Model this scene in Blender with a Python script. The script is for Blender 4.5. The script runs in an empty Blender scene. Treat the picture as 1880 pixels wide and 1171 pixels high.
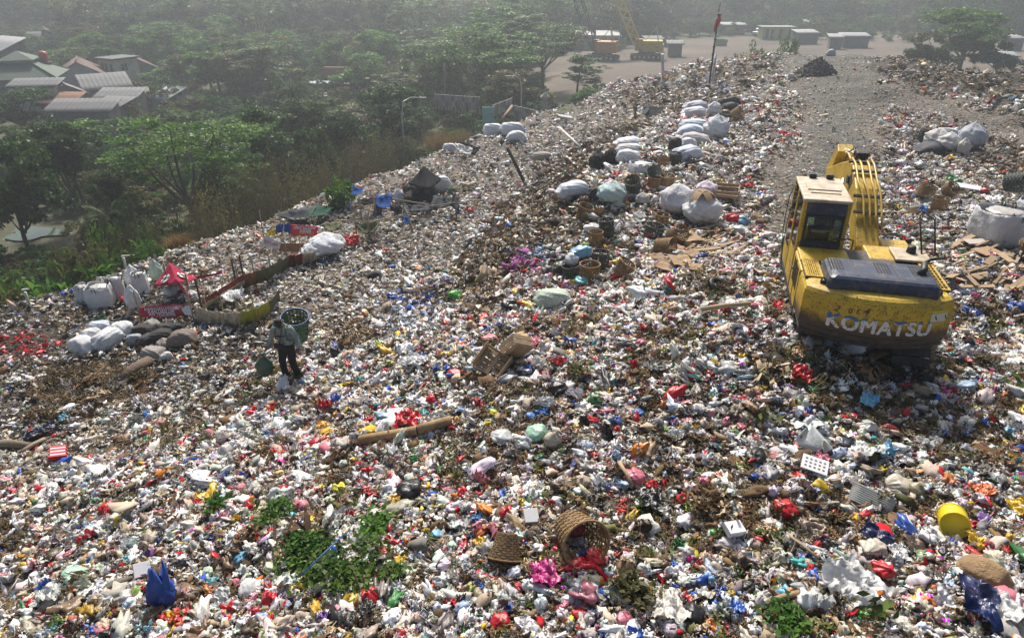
import bpy, bmesh, math, random
import numpy as np
from mathutils import Vector, Matrix, Euler, noise as mnoise

random.seed(7)
RNG = np.random.default_rng(11)
R = math.radians
PI = math.pi
HAZE = 0.0017
scene = bpy.context.scene

# ------------------------------------------------------------------ camera, sky, sun, exposure
PITCH = R(27.0)
FPX = 1270.0                      # focal length in pixels of a 1880 px wide frame
CAMZ = 10.0
cam_data = bpy.data.cameras.new('camera')
cam_data.sensor_width = 36.0
cam_data.lens = 36.0 * FPX / 1880.0
cam_data.clip_start = 0.1
cam_data.clip_end = 3000.0
cam = bpy.data.objects.new('camera', cam_data)
cam.location = (0, 0, CAMZ)
cam.rotation_euler = (PI / 2 - PITCH, 0, 0)
scene.collection.objects.link(cam)
scene.camera = cam

SUN_EL, SUN_AZ = R(46.0), R(-3.0)          # azimuth measured from +Y towards +X
world = bpy.data.worlds.new('World')
scene.world = world
world.use_nodes = True
wn = world.node_tree
sky = wn.nodes.new('ShaderNodeTexSky')
sky.sky_type = 'NISHITA'
sky.sun_disc = False
sky.sun_elevation = SUN_EL
sky.sun_rotation = SUN_AZ
sky.dust_density = 4.0
sky.air_density = 1.0
wn.links.new(sky.outputs[0], wn.nodes['Background'].inputs[0])
wn.nodes['Background'].inputs[1].default_value = 0.075
sun_data = bpy.data.lights.new('sun', 'SUN')
sun_data.energy = 3.5
sun_data.angle = R(7.0)
sun_data.color = (1.0, 0.95, 0.88)
sun = bpy.data.objects.new('sun', sun_data)
scene.collection.objects.link(sun)
sdir = Vector((math.sin(SUN_AZ) * math.cos(SUN_EL), math.cos(SUN_AZ) * math.cos(SUN_EL), math.sin(SUN_EL)))
sun.rotation_euler = sdir.to_track_quat('Z', 'Y').to_euler()
sun.location = (-20, 40, 60)

scene.view_settings.view_transform = 'Standard'
scene.view_settings.look = 'None'
scene.view_settings.exposure = 0.74
scene.view_settings.gamma = 1.0
scene.view_settings.use_curve_mapping = False
scene.cycles.use_denoising = True
scene.cycles.max_bounces = 5
scene.cycles.diffuse_bounces = 2
scene.cycles.glossy_bounces = 2
scene.cycles.transmission_bounces = 3
scene.cycles.volume_bounces = 0
scene.cycles.use_light_tree = False
world.cycles.sampling_method = 'MANUAL'
world.cycles.sample_map_resolution = 256
scene.cycles.transparent_max_bounces = 6
scene.cycles.caustics_reflective = False
scene.cycles.caustics_refractive = False

# ------------------------------------------------------------------ measuring helpers
CP, SP = math.cos(PITCH), math.sin(PITCH)

def ray(u, v):
    dx, dy = (u - 940.0) / FPX, (585.5 - v) / FPX
    return Vector((dx, CP + dy * SP, -SP + dy * CP))

def PX(u, v, d):
    return Vector((0, 0, CAMZ)) + ray(u, v) * d

def at_z(u, v, z):
    r = ray(u, v)
    return Vector((0, 0, CAMZ)) + r * ((z - CAMZ) / r.z)

def proj(x, y, z):
    zz = z - CAMZ
    d = y * CP - zz * SP
    up = y * SP + zz * CP
    d = np.maximum(d, 0.05)
    return 940.0 + FPX * x / d, 585.5 - FPX * up / d, d

def _hash(ix, iy, seed):
    h = (ix.astype(np.int64) * 374761393 + iy.astype(np.int64) * 668265263 + seed * 1442695041) & 0x7fffffff
    h = ((h ^ (h >> 13)) * 1274126177) & 0x7fffffff
    h = h ^ (h >> 16)
    return (h & 0xffff) / 65535.0

def vnoise(x, y, seed=0):
    x = np.asarray(x, float); y = np.asarray(y, float)
    ix = np.floor(x); iy = np.floor(y)
    fx = x - ix; fy = y - iy
    fx = fx * fx * (3 - 2 * fx); fy = fy * fy * (3 - 2 * fy)
    a = _hash(ix, iy, seed); b = _hash(ix + 1, iy, seed)
    c = _hash(ix, iy + 1, seed); d = _hash(ix + 1, iy + 1, seed)
    return (a + (b - a) * fx) * (1 - fy) + (c + (d - c) * fx) * fy

def fbm(x, y, seed=0, octv=3):
    s = 0; a = 0.5; t = 0
    for o in range(octv):
        s = s + a * vnoise(x * 2 ** o, y * 2 ** o, seed + o * 17); t += a; a *= 0.5
    return s / t * 2 - 1

def smooth(t):
    t = np.clip(t, 0, 1)
    return t * t * (3 - 2 * t)

# ------------------------------------------------------------------ terrain heights
CTRL = [  # u, v, z of the waste mound
    (1600, 690, 3.25), (1420, 600, 3.7), (1780, 600, 3.35), (1440, 520, 3.75), (1760, 520, 3.3), (1880, 500, 3.1), (1400, 450, 3.0), (1300, 380, 3.1),
    (1100, 500, 2.9), (1150, 420, 3.0), (1500, 300, 3.0), (1500, 200, 3.0), (1520, 110, 3.0), (1700, 200, 3.0),
    (1880, 260, 3.2), (1880, 380, 3.1), (1720, 130, 3.5), (1850, 150, 4.3), (1650, 112, 3.3), (1400, 110, 3.2), (1300, 160, 2.6),
    (1350, 220, 3.0), (1230, 250, 3.0), (1200, 180, 1.9), (1130, 190, 1.6), (1060, 215, 1.2), (980, 230, 1.0), (880, 260, 0.8),
    (1120, 280, 3.2), (1060, 345, 3.3), (1010, 430, 3.2), (960, 500, 2.9), (1005, 305, 1.1), (930, 385, .75), (850, 475, .65),
    (740, 548, .9), (870, 545, 1.8), (800, 340, 0.5), (700, 420, 0.45), (600, 500, 0.55), (640, 360, 0.5), (500, 400, 0.3),
    (400, 470, 0.3), (190, 540, 0.2), (0, 580, 0.0), (450, 590, 0.8), (300, 640, 0.45), (100, 700, 0.2), (540, 690, 1.1),
    (620, 640, 1.7), (640, 760, 2.1), (300, 760, 0.9), (0, 780, 0.35), (300, 950, 1.7), (0, 1000, 1.0), (0, 1171, 1.6),
    (450, 1171, 2.8), (940, 1171, 3.3), (940, 900, 3.1), (940, 700, 2.9), (1300, 800, 3.2), (1300, 1000, 3.3), (1600, 1171, 3.4),
    (1880, 1171, 3.4), (1880, 800, 3.2), (700, 900, 2.7), (940, 620, 2.6),
    (-300, 700, -0.3), (2300, 400, 3.2), (2400, 1171, 3.3), (940, 1600, 3.3), (-100, 1500, 1.8), (2200, 180, 4.0), (2300, 800, 3.2)]
_c = np.array([tuple(at_z(u, v, z)) for u, v, z in CTRL])

def _tps(d):
    return np.where(d > 1e-6, d * d * np.log(d + 1e-9), 0)
_n = len(_c)
_D = np.hypot(_c[:, None, 0] - _c[None, :, 0], _c[:, None, 1] - _c[None, :, 1])
_A = np.zeros((_n + 3, _n + 3))
_A[:_n, :_n] = _tps(_D) + np.eye(_n) * 1.5
_A[:_n, _n] = 1; _A[:_n, _n + 1:] = _c[:, :2]
_A[_n, :_n] = 1; _A[_n + 1:, :_n] = _c[:, :2].T
_W = np.linalg.solve(_A, np.concatenate([_c[:, 2], [0, 0, 0]]))

def mound_raw(x, y):
    x = np.asarray(x, float); y = np.asarray(y, float)
    sh = x.shape; x = x.ravel(); y = y.ravel()
    out = np.empty(len(x))
    for i in range(0, len(x), 40000):
        xs, ys = x[i:i + 40000], y[i:i + 40000]
        d = np.hypot(xs[:, None] - _c[None, :, 0], ys[:, None] - _c[None, :, 1])
        out[i:i + 40000] = _tps(d) @ _W[:_n] + _W[_n] + xs * _W[_n + 1] + ys * _W[_n + 2]
    out = np.clip(out, -1.5, 5.0)
    return out.reshape(sh)

EDGE = [(-700, 760, -.6), (-200, 610, -.1), (0, 556, 0), (130, 515, .1), (280, 462, .2), (400, 425, .3), (520, 375, .4), (640, 335, .5), (760, 292, .7),
        (880, 240, .8), (980, 208, 1), (1060, 190, 1.2), (1112, 158, 1.6), (1190, 146, 1.9), (1290, 116, 2.6), (1400, 96, 3.1), (1560, 96, 3.1),
        (1700, 104, 3.5), (1790, 120, 4.1), (1880, 136, 4.3), (2050, 160, 4.2), (2500, 200, 4.0)]
EDGE_XY = np.array([tuple(at_z(u, v, z))[:2] for u, v, z in EDGE])
_poly = np.concatenate([EDGE_XY, [(120, 60), (120, -20), (-60, -20), (-60, EDGE_XY[0][1])]])

def edge_sd(x, y):
    """signed distance to the mound outline: positive inside"""
    x = np.asarray(x, float); y = np.asarray(y, float)
    best = np.full(x.shape, 1e9); inside = np.zeros(x.shape, bool)
    n = len(_poly)
    for i in range(n):
        ax, ay = _poly[i]; bx, by = _poly[(i + 1) % n]
        ex, ey = bx - ax, by - ay
        t = np.clip(((x - ax) * ex + (y - ay) * ey) / (ex * ex + ey * ey), 0, 1)
        best = np.minimum(best, np.hypot(x - ax - t * ex, y - ay - t * ey))
        c = ((ay > y) != (by > y)) & (x < (bx - ax) * (y - ay) / (by - ay + 1e-12) + ax)
        inside ^= c
    return np.where(inside, best, -best)

def valley(x, y):
    x = np.asarray(x, float); y = np.asarray(y, float)
    z = -5.6 + 2.6 * smooth((x + 14) / 26) * smooth((y - 40) / 40)
    z = z + 9 * smooth((y - 190) / 320) + 3.0 * smooth((-x - 40) / 80) * smooth((y - 90) / 80)
    z = z + 0.5 * fbm(x / 17, y / 17, 5) * (1 - smooth((x + 4) / 10))
    return z

GX0, GX1, GY0, GY1, GS = -34.0, 62.0, 0.0, 100.0, 0.25
_gx = np.arange(GX0, GX1 + GS / 2, GS); _gy = np.arange(GY0, GY1 + GS / 2, GS)
_XX, _YY = np.meshgrid(_gx, _gy)
_M = mound_raw(_XX, _YY)
_M = _M + 0.22 * fbm(_XX / 2.6, _YY / 2.6, 3, 3) + 0.10 * fbm(_XX / 0.7, _YY / 0.7, 9, 2)
_ru, _rv, _rd = proj(_XX, _YY, _M)
# rougher old heaps on the far right ridge and beside the pole
_rough = smooth((_ru - 1560) / 120) * smooth((330 - _rv) / 40) + smooth((_ru - 1130) / 40) * smooth((1400 - _ru) / 40) * smooth((165 - _rv) / 30)
_M = _M + 0.55 * np.clip(_rough, 0, 1) * fbm(_XX / 2.2, _YY / 2.2, 21, 3)
_SD = edge_sd(_XX, _YY) + 0.8 * fbm(_XX / 3, _YY / 3, 31)
_V = valley(_XX, _YY)
_t = smooth((_SD + 6.5) / 7.5)
_H = _V * (1 - _t) + _M * _t

def ground(x, y):
    x = np.asarray(x, float); y = np.asarray(y, float)
    fx = np.clip((x - GX0) / GS, 0, len(_gx) - 1.001); fy = np.clip((y - GY0) / GS, 0, len(_gy) - 1.001)
    ix = fx.astype(int); iy = fy.astype(int); fx = fx - ix; fy = fy - iy
    h = (_H[iy, ix] * (1 - fx) + _H[iy, ix + 1] * fx) * (1 - fy) + (_H[iy + 1, ix] * (1 - fx) + _H[iy + 1, ix + 1] * fx) * fy
    out = (x < GX0) | (x > GX1) | (y < GY0) | (y > GY1)
    return np.where(out, valley(x, y), h)

def gz(x, y):
    return float(ground(np.array([x]), np.array([y]))[0])

def G(u, v):
    """where the sight line of a pixel meets the ground"""
    r = ray(u, v)
    ts = 3.0 * 1.006 ** np.arange(900)
    xs = r.x * ts; ys = r.y * ts; zs = CAMZ + r.z * ts
    below = zs < ground(xs, ys)
    i = int(np.argmax(below)) if below.any() else len(ts) - 1
    lo, hi = ts[max(i - 1, 0)], ts[i]
    for _ in range(12):
        m = (lo + hi) / 2
        if CAMZ + r.z * m < gz(r.x * m, r.y * m): hi = m
        else: lo = m
    p = Vector((0, 0, CAMZ)) + r * hi
    return p

def depth_of(p):
    return float(proj(np.array([p[0]]), np.array([p[1]]), np.array([p[2]]))[2][0])

def px2m(px, p):
    return px * depth_of(p) / FPX

# ------------------------------------------------------------------ object helpers
COL = scene.collection

def obj(name, mesh, parent=None, loc=None, rot=None, mats=None):
    o = bpy.data.objects.new(name, mesh)
    COL.objects.link(o)
    if mats:
        for m in (mats if isinstance(mats, (list, tuple)) else [mats]):
            mesh.materials.append(m)
    if parent is not None: o.parent = parent
    if loc is not None: o.location = loc
    if rot is not None: o.rotation_euler = rot
    return o

def empty(name, loc=(0, 0, 0), rot=(0, 0, 0)):
    o = bpy.data.objects.new(name, None)
    o.empty_display_size = 0.2
    COL.objects.link(o)
    o.location = loc; o.rotation_euler = rot
    return o

def tag(o, label=None, cat=None, group=None, kind=None):
    if label: o['label'] = label
    if cat: o['category'] = cat
    if group: o['group'] = group
    if kind: o['kind'] = kind
    return o

def dup(o, parent=None):
    c = o.copy(); COL.objects.link(c)
    if parent is not None: c.parent = parent
    for ch in list(o.children): dup(ch, c)
    return c

class MB:
    """collects shapes and links them as one mesh object"""
    def __init__(s): s.v = []; s.f = []
    def add(s, vs, fs):
        n = len(s.v); s.v += [tuple(v) for v in vs]; s.f += [tuple(i + n for i in f) for f in fs]; return s
    def box(s, c, size, rot=None, taper=1.0):
        hx, hy, hz = size[0] / 2, size[1] / 2, size[2] / 2
        vs = [Vector((x * (taper if z > 0 else 1), y * (taper if z > 0 else 1), z)) for z in (-hz, hz) for x, y in ((-hx, -hy), (hx, -hy), (hx, hy), (-hx, hy))]
        if rot is not None:
            m = Euler(rot).to_matrix() if not isinstance(rot, Matrix) else rot
            vs = [m @ v for v in vs]
        c = Vector(c)
        return s.add([v + c for v in vs], [(3, 2, 1, 0), (4, 5, 6, 7), (0, 1, 5, 4), (1, 2, 6, 5), (2, 3, 7, 6), (3, 0, 4, 7)])
    def bar(s, a, b, w, h=None):
        """square bar from a to b"""
        a = Vector(a); b = Vector(b); h = h or w; d = b - a
        q = d.to_track_quat('Y', 'Z').to_matrix()
        return s.box((a + b) / 2, (w, d.length, h), q)
    def tube(s, path, rad, n=8, caps=True):
        path = [Vector(p) for p in path]
        rads = rad if isinstance(rad, (list, tuple)) else [rad] * len(path)
        vs = []; fs = []
        up = Vector((0, 0, 1))
        for i, p in enumerate(path):
            d = (path[min(i + 1, len(path) - 1)] - path[max(i - 1, 0)]).normalized()
            a = d.cross(up)
            if a.length < 0.05: a = d.cross(Vector((1, 0, 0)))
            a.normalize(); b = a.cross(d)
            for k in range(n):
                t = 2 * PI * k / n
                vs.append(p + (a * math.cos(t) + b * math.sin(t)) * rads[i])
        for i in range(len(path) - 1):
            for k in range(n):
                k2 = (k + 1) % n
                fs.append((i * n + k, i * n + k2, (i + 1) * n + k2, (i + 1) * n + k))
        if caps:
            fs.append(tuple(range(n))[::-1]); fs.append(tuple((len(path) - 1) * n + k for k in range(n)))
        return s.add(vs, fs)
    def lathe(s, prof, n=20, c=(0, 0, 0), rot=None):
        c = Vector(c); m = Euler(rot).to_matrix() if rot is not None else None
        vs = []; fs = []
        for r, z in prof:
            for k in range(n):
                t = 2 * PI * k / n; v = Vector((r * math.cos(t), r * math.sin(t), z))
                vs.append((m @ v if m else v) + c)
        for i in range(len(prof) - 1):
            for k in range(n):
                k2 = (k + 1) % n
                fs.append((i * n + k, i * n + k2, (i + 1) * n + k2, (i + 1) * n + k))
        return s.add(vs, fs)
    def prism(s, pts, axis, lo, hi):
        """polygon pts (2d) pushed along axis ('x','y','z') from lo to hi"""
        def mk(a, b, t): return {'x': (t, a, b), 'y': (a, t, b), 'z': (a, b, t)}[axis]
        n = len(pts)
        vs = [mk(a, b, lo) for a, b in pts] + [mk(a, b, hi) for a, b in pts]
        fs = [tuple(range(n))[::-1], tuple(range(n, 2 * n))] + [(i, (i + 1) % n, n + (i + 1) % n, n + i) for i in range(n)]
        return s.add(vs, fs)
    def grid(s, fn, nu, nv, thick=0.0):
        vs = []; fs = []
        for j in range(nv + 1):
            for i in range(nu + 1): vs.append(Vector(fn(i / nu, j / nv)))
        w = nu + 1
        for j in range(nv):
            for i in range(nu): fs.append((j * w + i, j * w + i + 1, (j + 1) * w + i + 1, (j + 1) * w + i))
        return s.add(vs, fs)
    def mesh(s, name, smooth_sh=False):
        me = bpy.data.meshes.new(name)
        me.from_pydata(s.v, [], s.f)
        bm = bmesh.new(); bm.from_mesh(me)
        bmesh.ops.recalc_face_normals(bm, faces=bm.faces)
        bm.to_mesh(me); bm.free()
        if smooth_sh: me.polygons.foreach_set('use_smooth', [True] * len(me.polygons))
        return me
    def build(s, name, mat, parent=None, smooth_sh=False, bevel=0, solid=0, loc=None, rot=None, seg=2, angle=None):
        o = obj(name, s.mesh(name, smooth_sh), parent, loc, rot, mat)
        if solid:
            m = o.modifiers.new('solid', 'SOLIDIFY'); m.thickness = solid; m.offset = 0
        if bevel:
            m = o.modifiers.new('bevel', 'BEVEL'); m.width = bevel; m.segments = seg; m.limit_method = 'ANGLE'; m.angle_limit = R(35)
        return o

def np_mesh(name, V, F):
    """fast mesh from arrays; F is (n,k)"""
    me = bpy.data.meshes.new(name)
    V = np.asarray(V, np.float32); F = np.asarray(F, np.int32)
    me.vertices.add(len(V)); me.vertices.foreach_set('co', V.ravel())
    k = F.shape[1]
    me.loops.add(F.size); me.loops.foreach_set('vertex_index', F.ravel())
    me.polygons.add(len(F)); me.polygons.foreach_set('loop_start', np.arange(0, F.size, k, dtype=np.int32))
    me.update(calc_edges=True)
    return me

# ------------------------------------------------------------------ materials
def nodes_of(m):
    m.use_nodes = True
    return m.node_tree.nodes, m.node_tree.links, m.node_tree.nodes['Principled BSDF']

_mats = {}
def mat(name, col, rough=0.6, var=0.25, scale=6.0, bump=0.0, bscale=30.0, metal=0.0, dirt=0.0, dcol=(0.09, 0.06, 0.035), dscale=3.0, spec=0.5, detail=5.0, per_obj=0.0):
    if name in _mats: return _mats[name]
    m = bpy.data.materials.new(name); N, L, b = nodes_of(m)
    tc = N.new('ShaderNodeTexCoord')
    nz = N.new('ShaderNodeTexNoise'); nz.inputs['Scale'].default_value = scale; nz.inputs['Detail'].default_value = detail
    L.new(tc.outputs['Object'], nz.inputs['Vector'])
    mx = N.new('ShaderNodeMix'); mx.data_type = 'RGBA'
    lo = tuple(c * (1 - var) for c in col[:3]) + (1,); hi = tuple(min(c * (1 + var * .6), .95) for c in col[:3]) + (1,)
    mx.inputs[6].default_value = lo; mx.inputs[7].default_value = hi
    L.new(nz.outputs['Fac'], mx.inputs[0])
    out = mx.outputs[2]
    if per_obj:
        oi = N.new('ShaderNodeObjectInfo'); hv = N.new('ShaderNodeHueSaturation')
        mr = N.new('ShaderNodeMapRange'); mr.inputs[3].default_value = 1 - per_obj; mr.inputs[4].default_value = 1 + per_obj
        L.new(oi.outputs['Random'], mr.inputs[0]); L.new(mr.outputs[0], hv.inputs['Value']); L.new(out, hv.inputs['Color']); out = hv.outputs[0]
    if dirt:
        n2 = N.new('ShaderNodeTexNoise'); n2.inputs['Scale'].default_value = dscale; n2.inputs['Detail'].default_value = 8; n2.inputs['Roughness'].default_value = .7
        L.new(tc.outputs['Object'], n2.inputs['Vector'])
        rp = N.new('ShaderNodeMapRange'); rp.inputs[1].default_value = .62 - dirt * .35; rp.inputs[2].default_value = .72
        L.new(n2.outputs['Fac'], rp.inputs[0])
        m2 = N.new('ShaderNodeMix'); m2.data_type = 'RGBA'; m2.inputs[7].default_value = tuple(dcol) + (1,)
        L.new(rp.outputs[0], m2.inputs[0]); L.new(out, m2.inputs[6]); out = m2.outputs[2]
    L.new(out, b.inputs['Base Color'])
    b.inputs['Roughness'].default_value = rough
    b.inputs['Metallic'].default_value = metal
    b.inputs['Specular IOR Level'].default_value = spec
    if bump:
        n3 = N.new('ShaderNodeTexNoise'); n3.inputs['Scale'].default_value = bscale; n3.inputs['Detail'].default_value = 4
        L.new(tc.outputs['Object'], n3.inputs['Vector'])
        bp = N.new('ShaderNodeBump'); bp.inputs['Strength'].default_value = bump; bp.inputs['Distance'].default_value = .05
        L.new(n3.outputs['Fac'], bp.inputs['Height']); L.new(bp.outputs[0], b.inputs['Normal'])
    _mats[name] = m
    return m

def litter_mat(name, rough, attr_type='INSTANCER', stain=0.35, trans=0.0, printed=0.0, spec=0.5, crease=0.0):
    """film, paper and cloth whose own colour is carried by each piece ('col')"""
    m = bpy.data.materials.new(name); N, L, b = nodes_of(m)
    at = N.new('ShaderNodeAttribute'); at.attribute_type = attr_type; at.attribute_name = 'col'
    tc = N.new('ShaderNodeTexCoord'); oi = N.new('ShaderNodeObjectInfo')
    ad = N.new('ShaderNodeVectorMath'); ad.operation = 'ADD'
    L.new(tc.outputs['Object'], ad.inputs[0])
    sc_ = N.new('ShaderNodeVectorMath'); sc_.operation = 'SCALE'; sc_.inputs[0].default_value = (37, 17, 91)
    L.new(oi.outputs['Random'], sc_.inputs['Scale']); L.new(sc_.outputs[0], ad.inputs[1])
    nz = N.new('ShaderNodeTexNoise'); nz.inputs['Scale'].default_value = 1.7; nz.inputs['Detail'].default_value = 5; nz.inputs['Roughness'].default_value = .65
    L.new(ad.outputs[0], nz.inputs['Vector'])
    mr = N.new('ShaderNodeMapRange'); mr.inputs[1].default_value = .48; mr.inputs[2].default_value = .72
    mr.inputs[4].default_value = stain
    L.new(nz.outputs['Fac'], mr.inputs[0])
    mx = N.new('ShaderNodeMix'); mx.data_type = 'RGBA'; mx.inputs[7].default_value = (.16, .10, .055, 1)
    L.new(mr.outputs[0], mx.inputs[0]); L.new(at.outputs['Color'], mx.inputs[6])
    out = mx.outputs[2]
    if printed:
        vo = N.new('ShaderNodeTexVoronoi'); vo.inputs['Scale'].default_value = 1.6
        L.new(ad.outputs[0], vo.inputs['Vector'])
        hs = N.new('ShaderNodeHueSaturation'); hs.inputs['Saturation'].default_value = 1.2
        L.new(vo.outputs['Color'], hs.inputs['Color'])
        gt = N.new('ShaderNodeMath'); gt.operation = 'GREATER_THAN'; gt.inputs[1].default_value = 1 - printed
        sp = N.new('ShaderNodeSeparateColor'); L.new(vo.outputs['Color'], sp.inputs[0]); L.new(sp.outputs[0], gt.inputs[0])
        m3 = N.new('ShaderNodeMix'); m3.data_type = 'RGBA'; m3.blend_type = 'MULTIPLY'
        L.new(gt.outputs[0], m3.inputs[0]); L.new(out, m3.inputs[6]); L.new(hs.outputs[0], m3.inputs[7]); out = m3.outputs[2]
    L.new(out, b.inputs['Base Color'])
    b.inputs['Roughness'].default_value = rough
    b.inputs['Specular IOR Level'].default_value = spec
    if crease:
        vc = N.new('ShaderNodeTexVoronoi'); vc.feature = 'DISTANCE_TO_EDGE'; vc.inputs['Scale'].default_value = 5.0
        wz = N.new('ShaderNodeVectorMath'); wz.operation = 'ADD'; L.new(ad.outputs[0], wz.inputs[0]); L.new(nz.outputs['Color'], wz.inputs[1])
        L.new(wz.outputs[0], vc.inputs['Vector'])
        bp = N.new('ShaderNodeBump'); bp.inputs['Strength'].default_value = crease; bp.inputs['Distance'].default_value = .08
        L.new(vc.outputs['Distance'], bp.inputs['Height']); L.new(bp.outputs[0], b.inputs['Normal'])
    if trans:
        tr = N.new('ShaderNodeBsdfTranslucent'); L.new(out, tr.inputs['Color'])
        ms = N.new('ShaderNodeMixShader'); ms.inputs[0].default_value = trans
        L.new(b.outputs[0], ms.inputs[1]); L.new(tr.outputs[0], ms.inputs[2])
        L.new(ms.outputs[0], N['Material Output'].inputs['Surface'])
    return m

def leaf_mat(name, col, col2, trans=0.42, rough=0.45):
    if name in _mats: return _mats[name]
    m = bpy.data.materials.new(name); N, L, b = nodes_of(m)
    g = N.new('ShaderNodeNewGeometry'); oi = N.new('ShaderNodeObjectInfo')
    cr = N.new('ShaderNodeMix'); cr.data_type = 'RGBA'
    cr.inputs[6].default_value = tuple(col) + (1,); cr.inputs[7].default_value = tuple(col2) + (1,)
    tc = N.new('ShaderNodeTexCoord'); nz = N.new('ShaderNodeTexNoise'); nz.inputs['Scale'].default_value = .75; nz.inputs['Detail'].default_value = 2
    L.new(tc.outputs['Object'], nz.inputs['Vector'])
    nr = N.new('ShaderNodeMapRange'); nr.inputs[1].default_value = .36; nr.inputs[2].default_value = .64; nr.inputs[3].default_value = -.35; nr.inputs[4].default_value = .75
    L.new(nz.outputs['Fac'], nr.inputs[0])
    av = N.new('ShaderNodeMath'); av.operation = 'MULTIPLY_ADD'; av.inputs[1].default_value = .6; av.use_clamp = True
    L.new(g.outputs['Random Per Island'], av.inputs[0]); L.new(nr.outputs[0], av.inputs[2]); L.new(av.outputs[0], cr.inputs[0])
    hs = N.new('ShaderNodeHueSaturation')
    mr = N.new('ShaderNodeMapRange'); mr.inputs[3].default_value = .485; mr.inputs[4].default_value = .52
    L.new(oi.outputs['Random'], mr.inputs[0]); L.new(mr.outputs[0], hs.inputs['Hue'])
    m2 = N.new('ShaderNodeMapRange'); m2.inputs[3].default_value = .7; m2.inputs[4].default_value = 1.3
    mm = N.new('ShaderNodeMath'); mm.operation = 'FRACT'; ml = N.new('ShaderNodeMath'); ml.operation = 'MULTIPLY'; ml.inputs[1].default_value = 7.31
    L.new(oi.outputs['Random'], ml.inputs[0]); L.new(ml.outputs[0], mm.inputs[0]); L.new(mm.outputs[0], m2.inputs[0])
    L.new(m2.outputs[0], hs.inputs['Value']); L.new(cr.outputs[2], hs.inputs['Color'])
    L.new(hs.outputs[0], b.inputs['Base Color']); b.inputs['Roughness'].default_value = rough; b.inputs['Specular IOR Level'].default_value = .12
    tr = N.new('ShaderNodeBsdfTranslucent'); L.new(hs.outputs[0], tr.inputs['Color'])
    ms = N.new('ShaderNodeMixShader'); ms.inputs[0].default_value = trans
    L.new(b.outputs[0], ms.inputs[1]); L.new(tr.outputs[0], ms.inputs[2])
    L.new(ms.outputs[0], N['Material Output'].inputs['Surface'])
    _mats[name] = m
    return m

# ------------------------------------------------------------------ regions of the mound, by where they lie
def inpoly(u, v, poly):
    u = np.asarray(u, float); v = np.asarray(v, float); ins = np.zeros(u.shape, bool); n = len(poly)
    for i in range(n):
        (ax, ay), (bx, by) = poly[i], poly[(i + 1) % n]
        ins ^= ((ay > v) != (by > v)) & (u < (bx - ax) * (v - ay) / (by - ay + 1e-12) + ax)
    return ins
def flat_poly(pts, z=3.0):
    return [tuple(at_z(u, v, z))[:2] for u, v in pts]
def ground_poly(pts):
    return [tuple(G(u, v))[:2] for u, v in pts]
ROAD = ground_poly([(1448, 112), (1470, 98), (1560, 98), (1600, 118), (1625, 152), (1720, 184), (1830, 213), (1960, 252), (1960, 276), (1860, 250), (1740, 214), (1640, 195),
                  (1612, 210), (1610, 250), (1590, 310), (1560, 380), (1500, 430), (1455, 430), (1440, 360), (1462, 280), (1478, 200), (1462, 150)])
def poly_sd(x, y, poly):
    best = np.full(x.shape, 1e9); n = len(poly)
    for i in range(n):
        ax, ay = poly[i]; bx, by = poly[(i + 1) % n]; ex, ey = bx - ax, by - ay
        t = np.clip(((x - ax) * ex + (y - ay) * ey) / (ex * ex + ey * ey + 1e-9), 0, 1)
        best = np.minimum(best, np.hypot(x - ax - t * ex, y - ay - t * ey))
    return np.where(inpoly(x, y, poly), best, -best)
COMPOST = ground_poly([(1195, 215), (1140, 270), (1095, 285), (1060, 330), (1110, 385), (1085, 420), (1045, 440), (1005, 470), (960, 505), (935, 535), (890, 555), (830, 565), (720, 605), (640, 645), (585, 645), (640, 590), (730, 545), (815, 530), (850, 480), (880, 430), (915, 385), (965, 345), (1005, 305), (1060, 270), (1110, 240)])
RIDGE = ground_poly([(1560, 100), (1600, 128), (1660, 150), (1760, 165), (1880, 200), (1990, 210), (1990, 120), (1880, 132), (1790, 118), (1700, 102)])
RIDGE2 = ground_poly([(1785, 235), (1880, 262), (1980, 280), (1980, 350), (1880, 345), (1800, 300)])
TERRACE = ground_poly([(1110, 185), (1190, 215), (1080, 250), (1000, 300), (930, 360), (850, 450), (740, 530), (640, 590), (560, 600), (400, 560), (330, 470), (640, 340), (880, 245), (1060, 195)])
LOWLEFT = ground_poly([(-80, 575), (330, 480), (420, 560), (560, 600), (470, 680), (300, 780), (100, 860), (-80, 930)])
TWIGS = ground_poly([(60, 700), (130, 660), (230, 668), (275, 690), (230, 740), (130, 770), (40, 760)])
POLEHEAP = ground_poly([(1120, 180), (1180, 160), (1260, 150), (1320, 128), (1390, 105), (1430, 112), (1400, 150), (1330, 190), (1260, 205), (1190, 205)])
# ------------------------------------------------------------------ ground and mound
def grid_mesh(name, xs, ys, Z):
    X, Y = np.meshgrid(xs, ys)
    V = np.stack([X.ravel(), Y.ravel(), Z.ravel()], 1)
    nx, ny = len(xs), len(ys)
    i = (np.arange(ny - 1)[:, None] * nx + np.arange(nx - 1)[None, :]).ravel()
    F = np.stack([i, i + 1, i + nx + 1, i + nx], 1)
    me = np_mesh(name, V, F)
    me.polygons.foreach_set('use_smooth', np.ones(len(F), bool))
    return me

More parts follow.
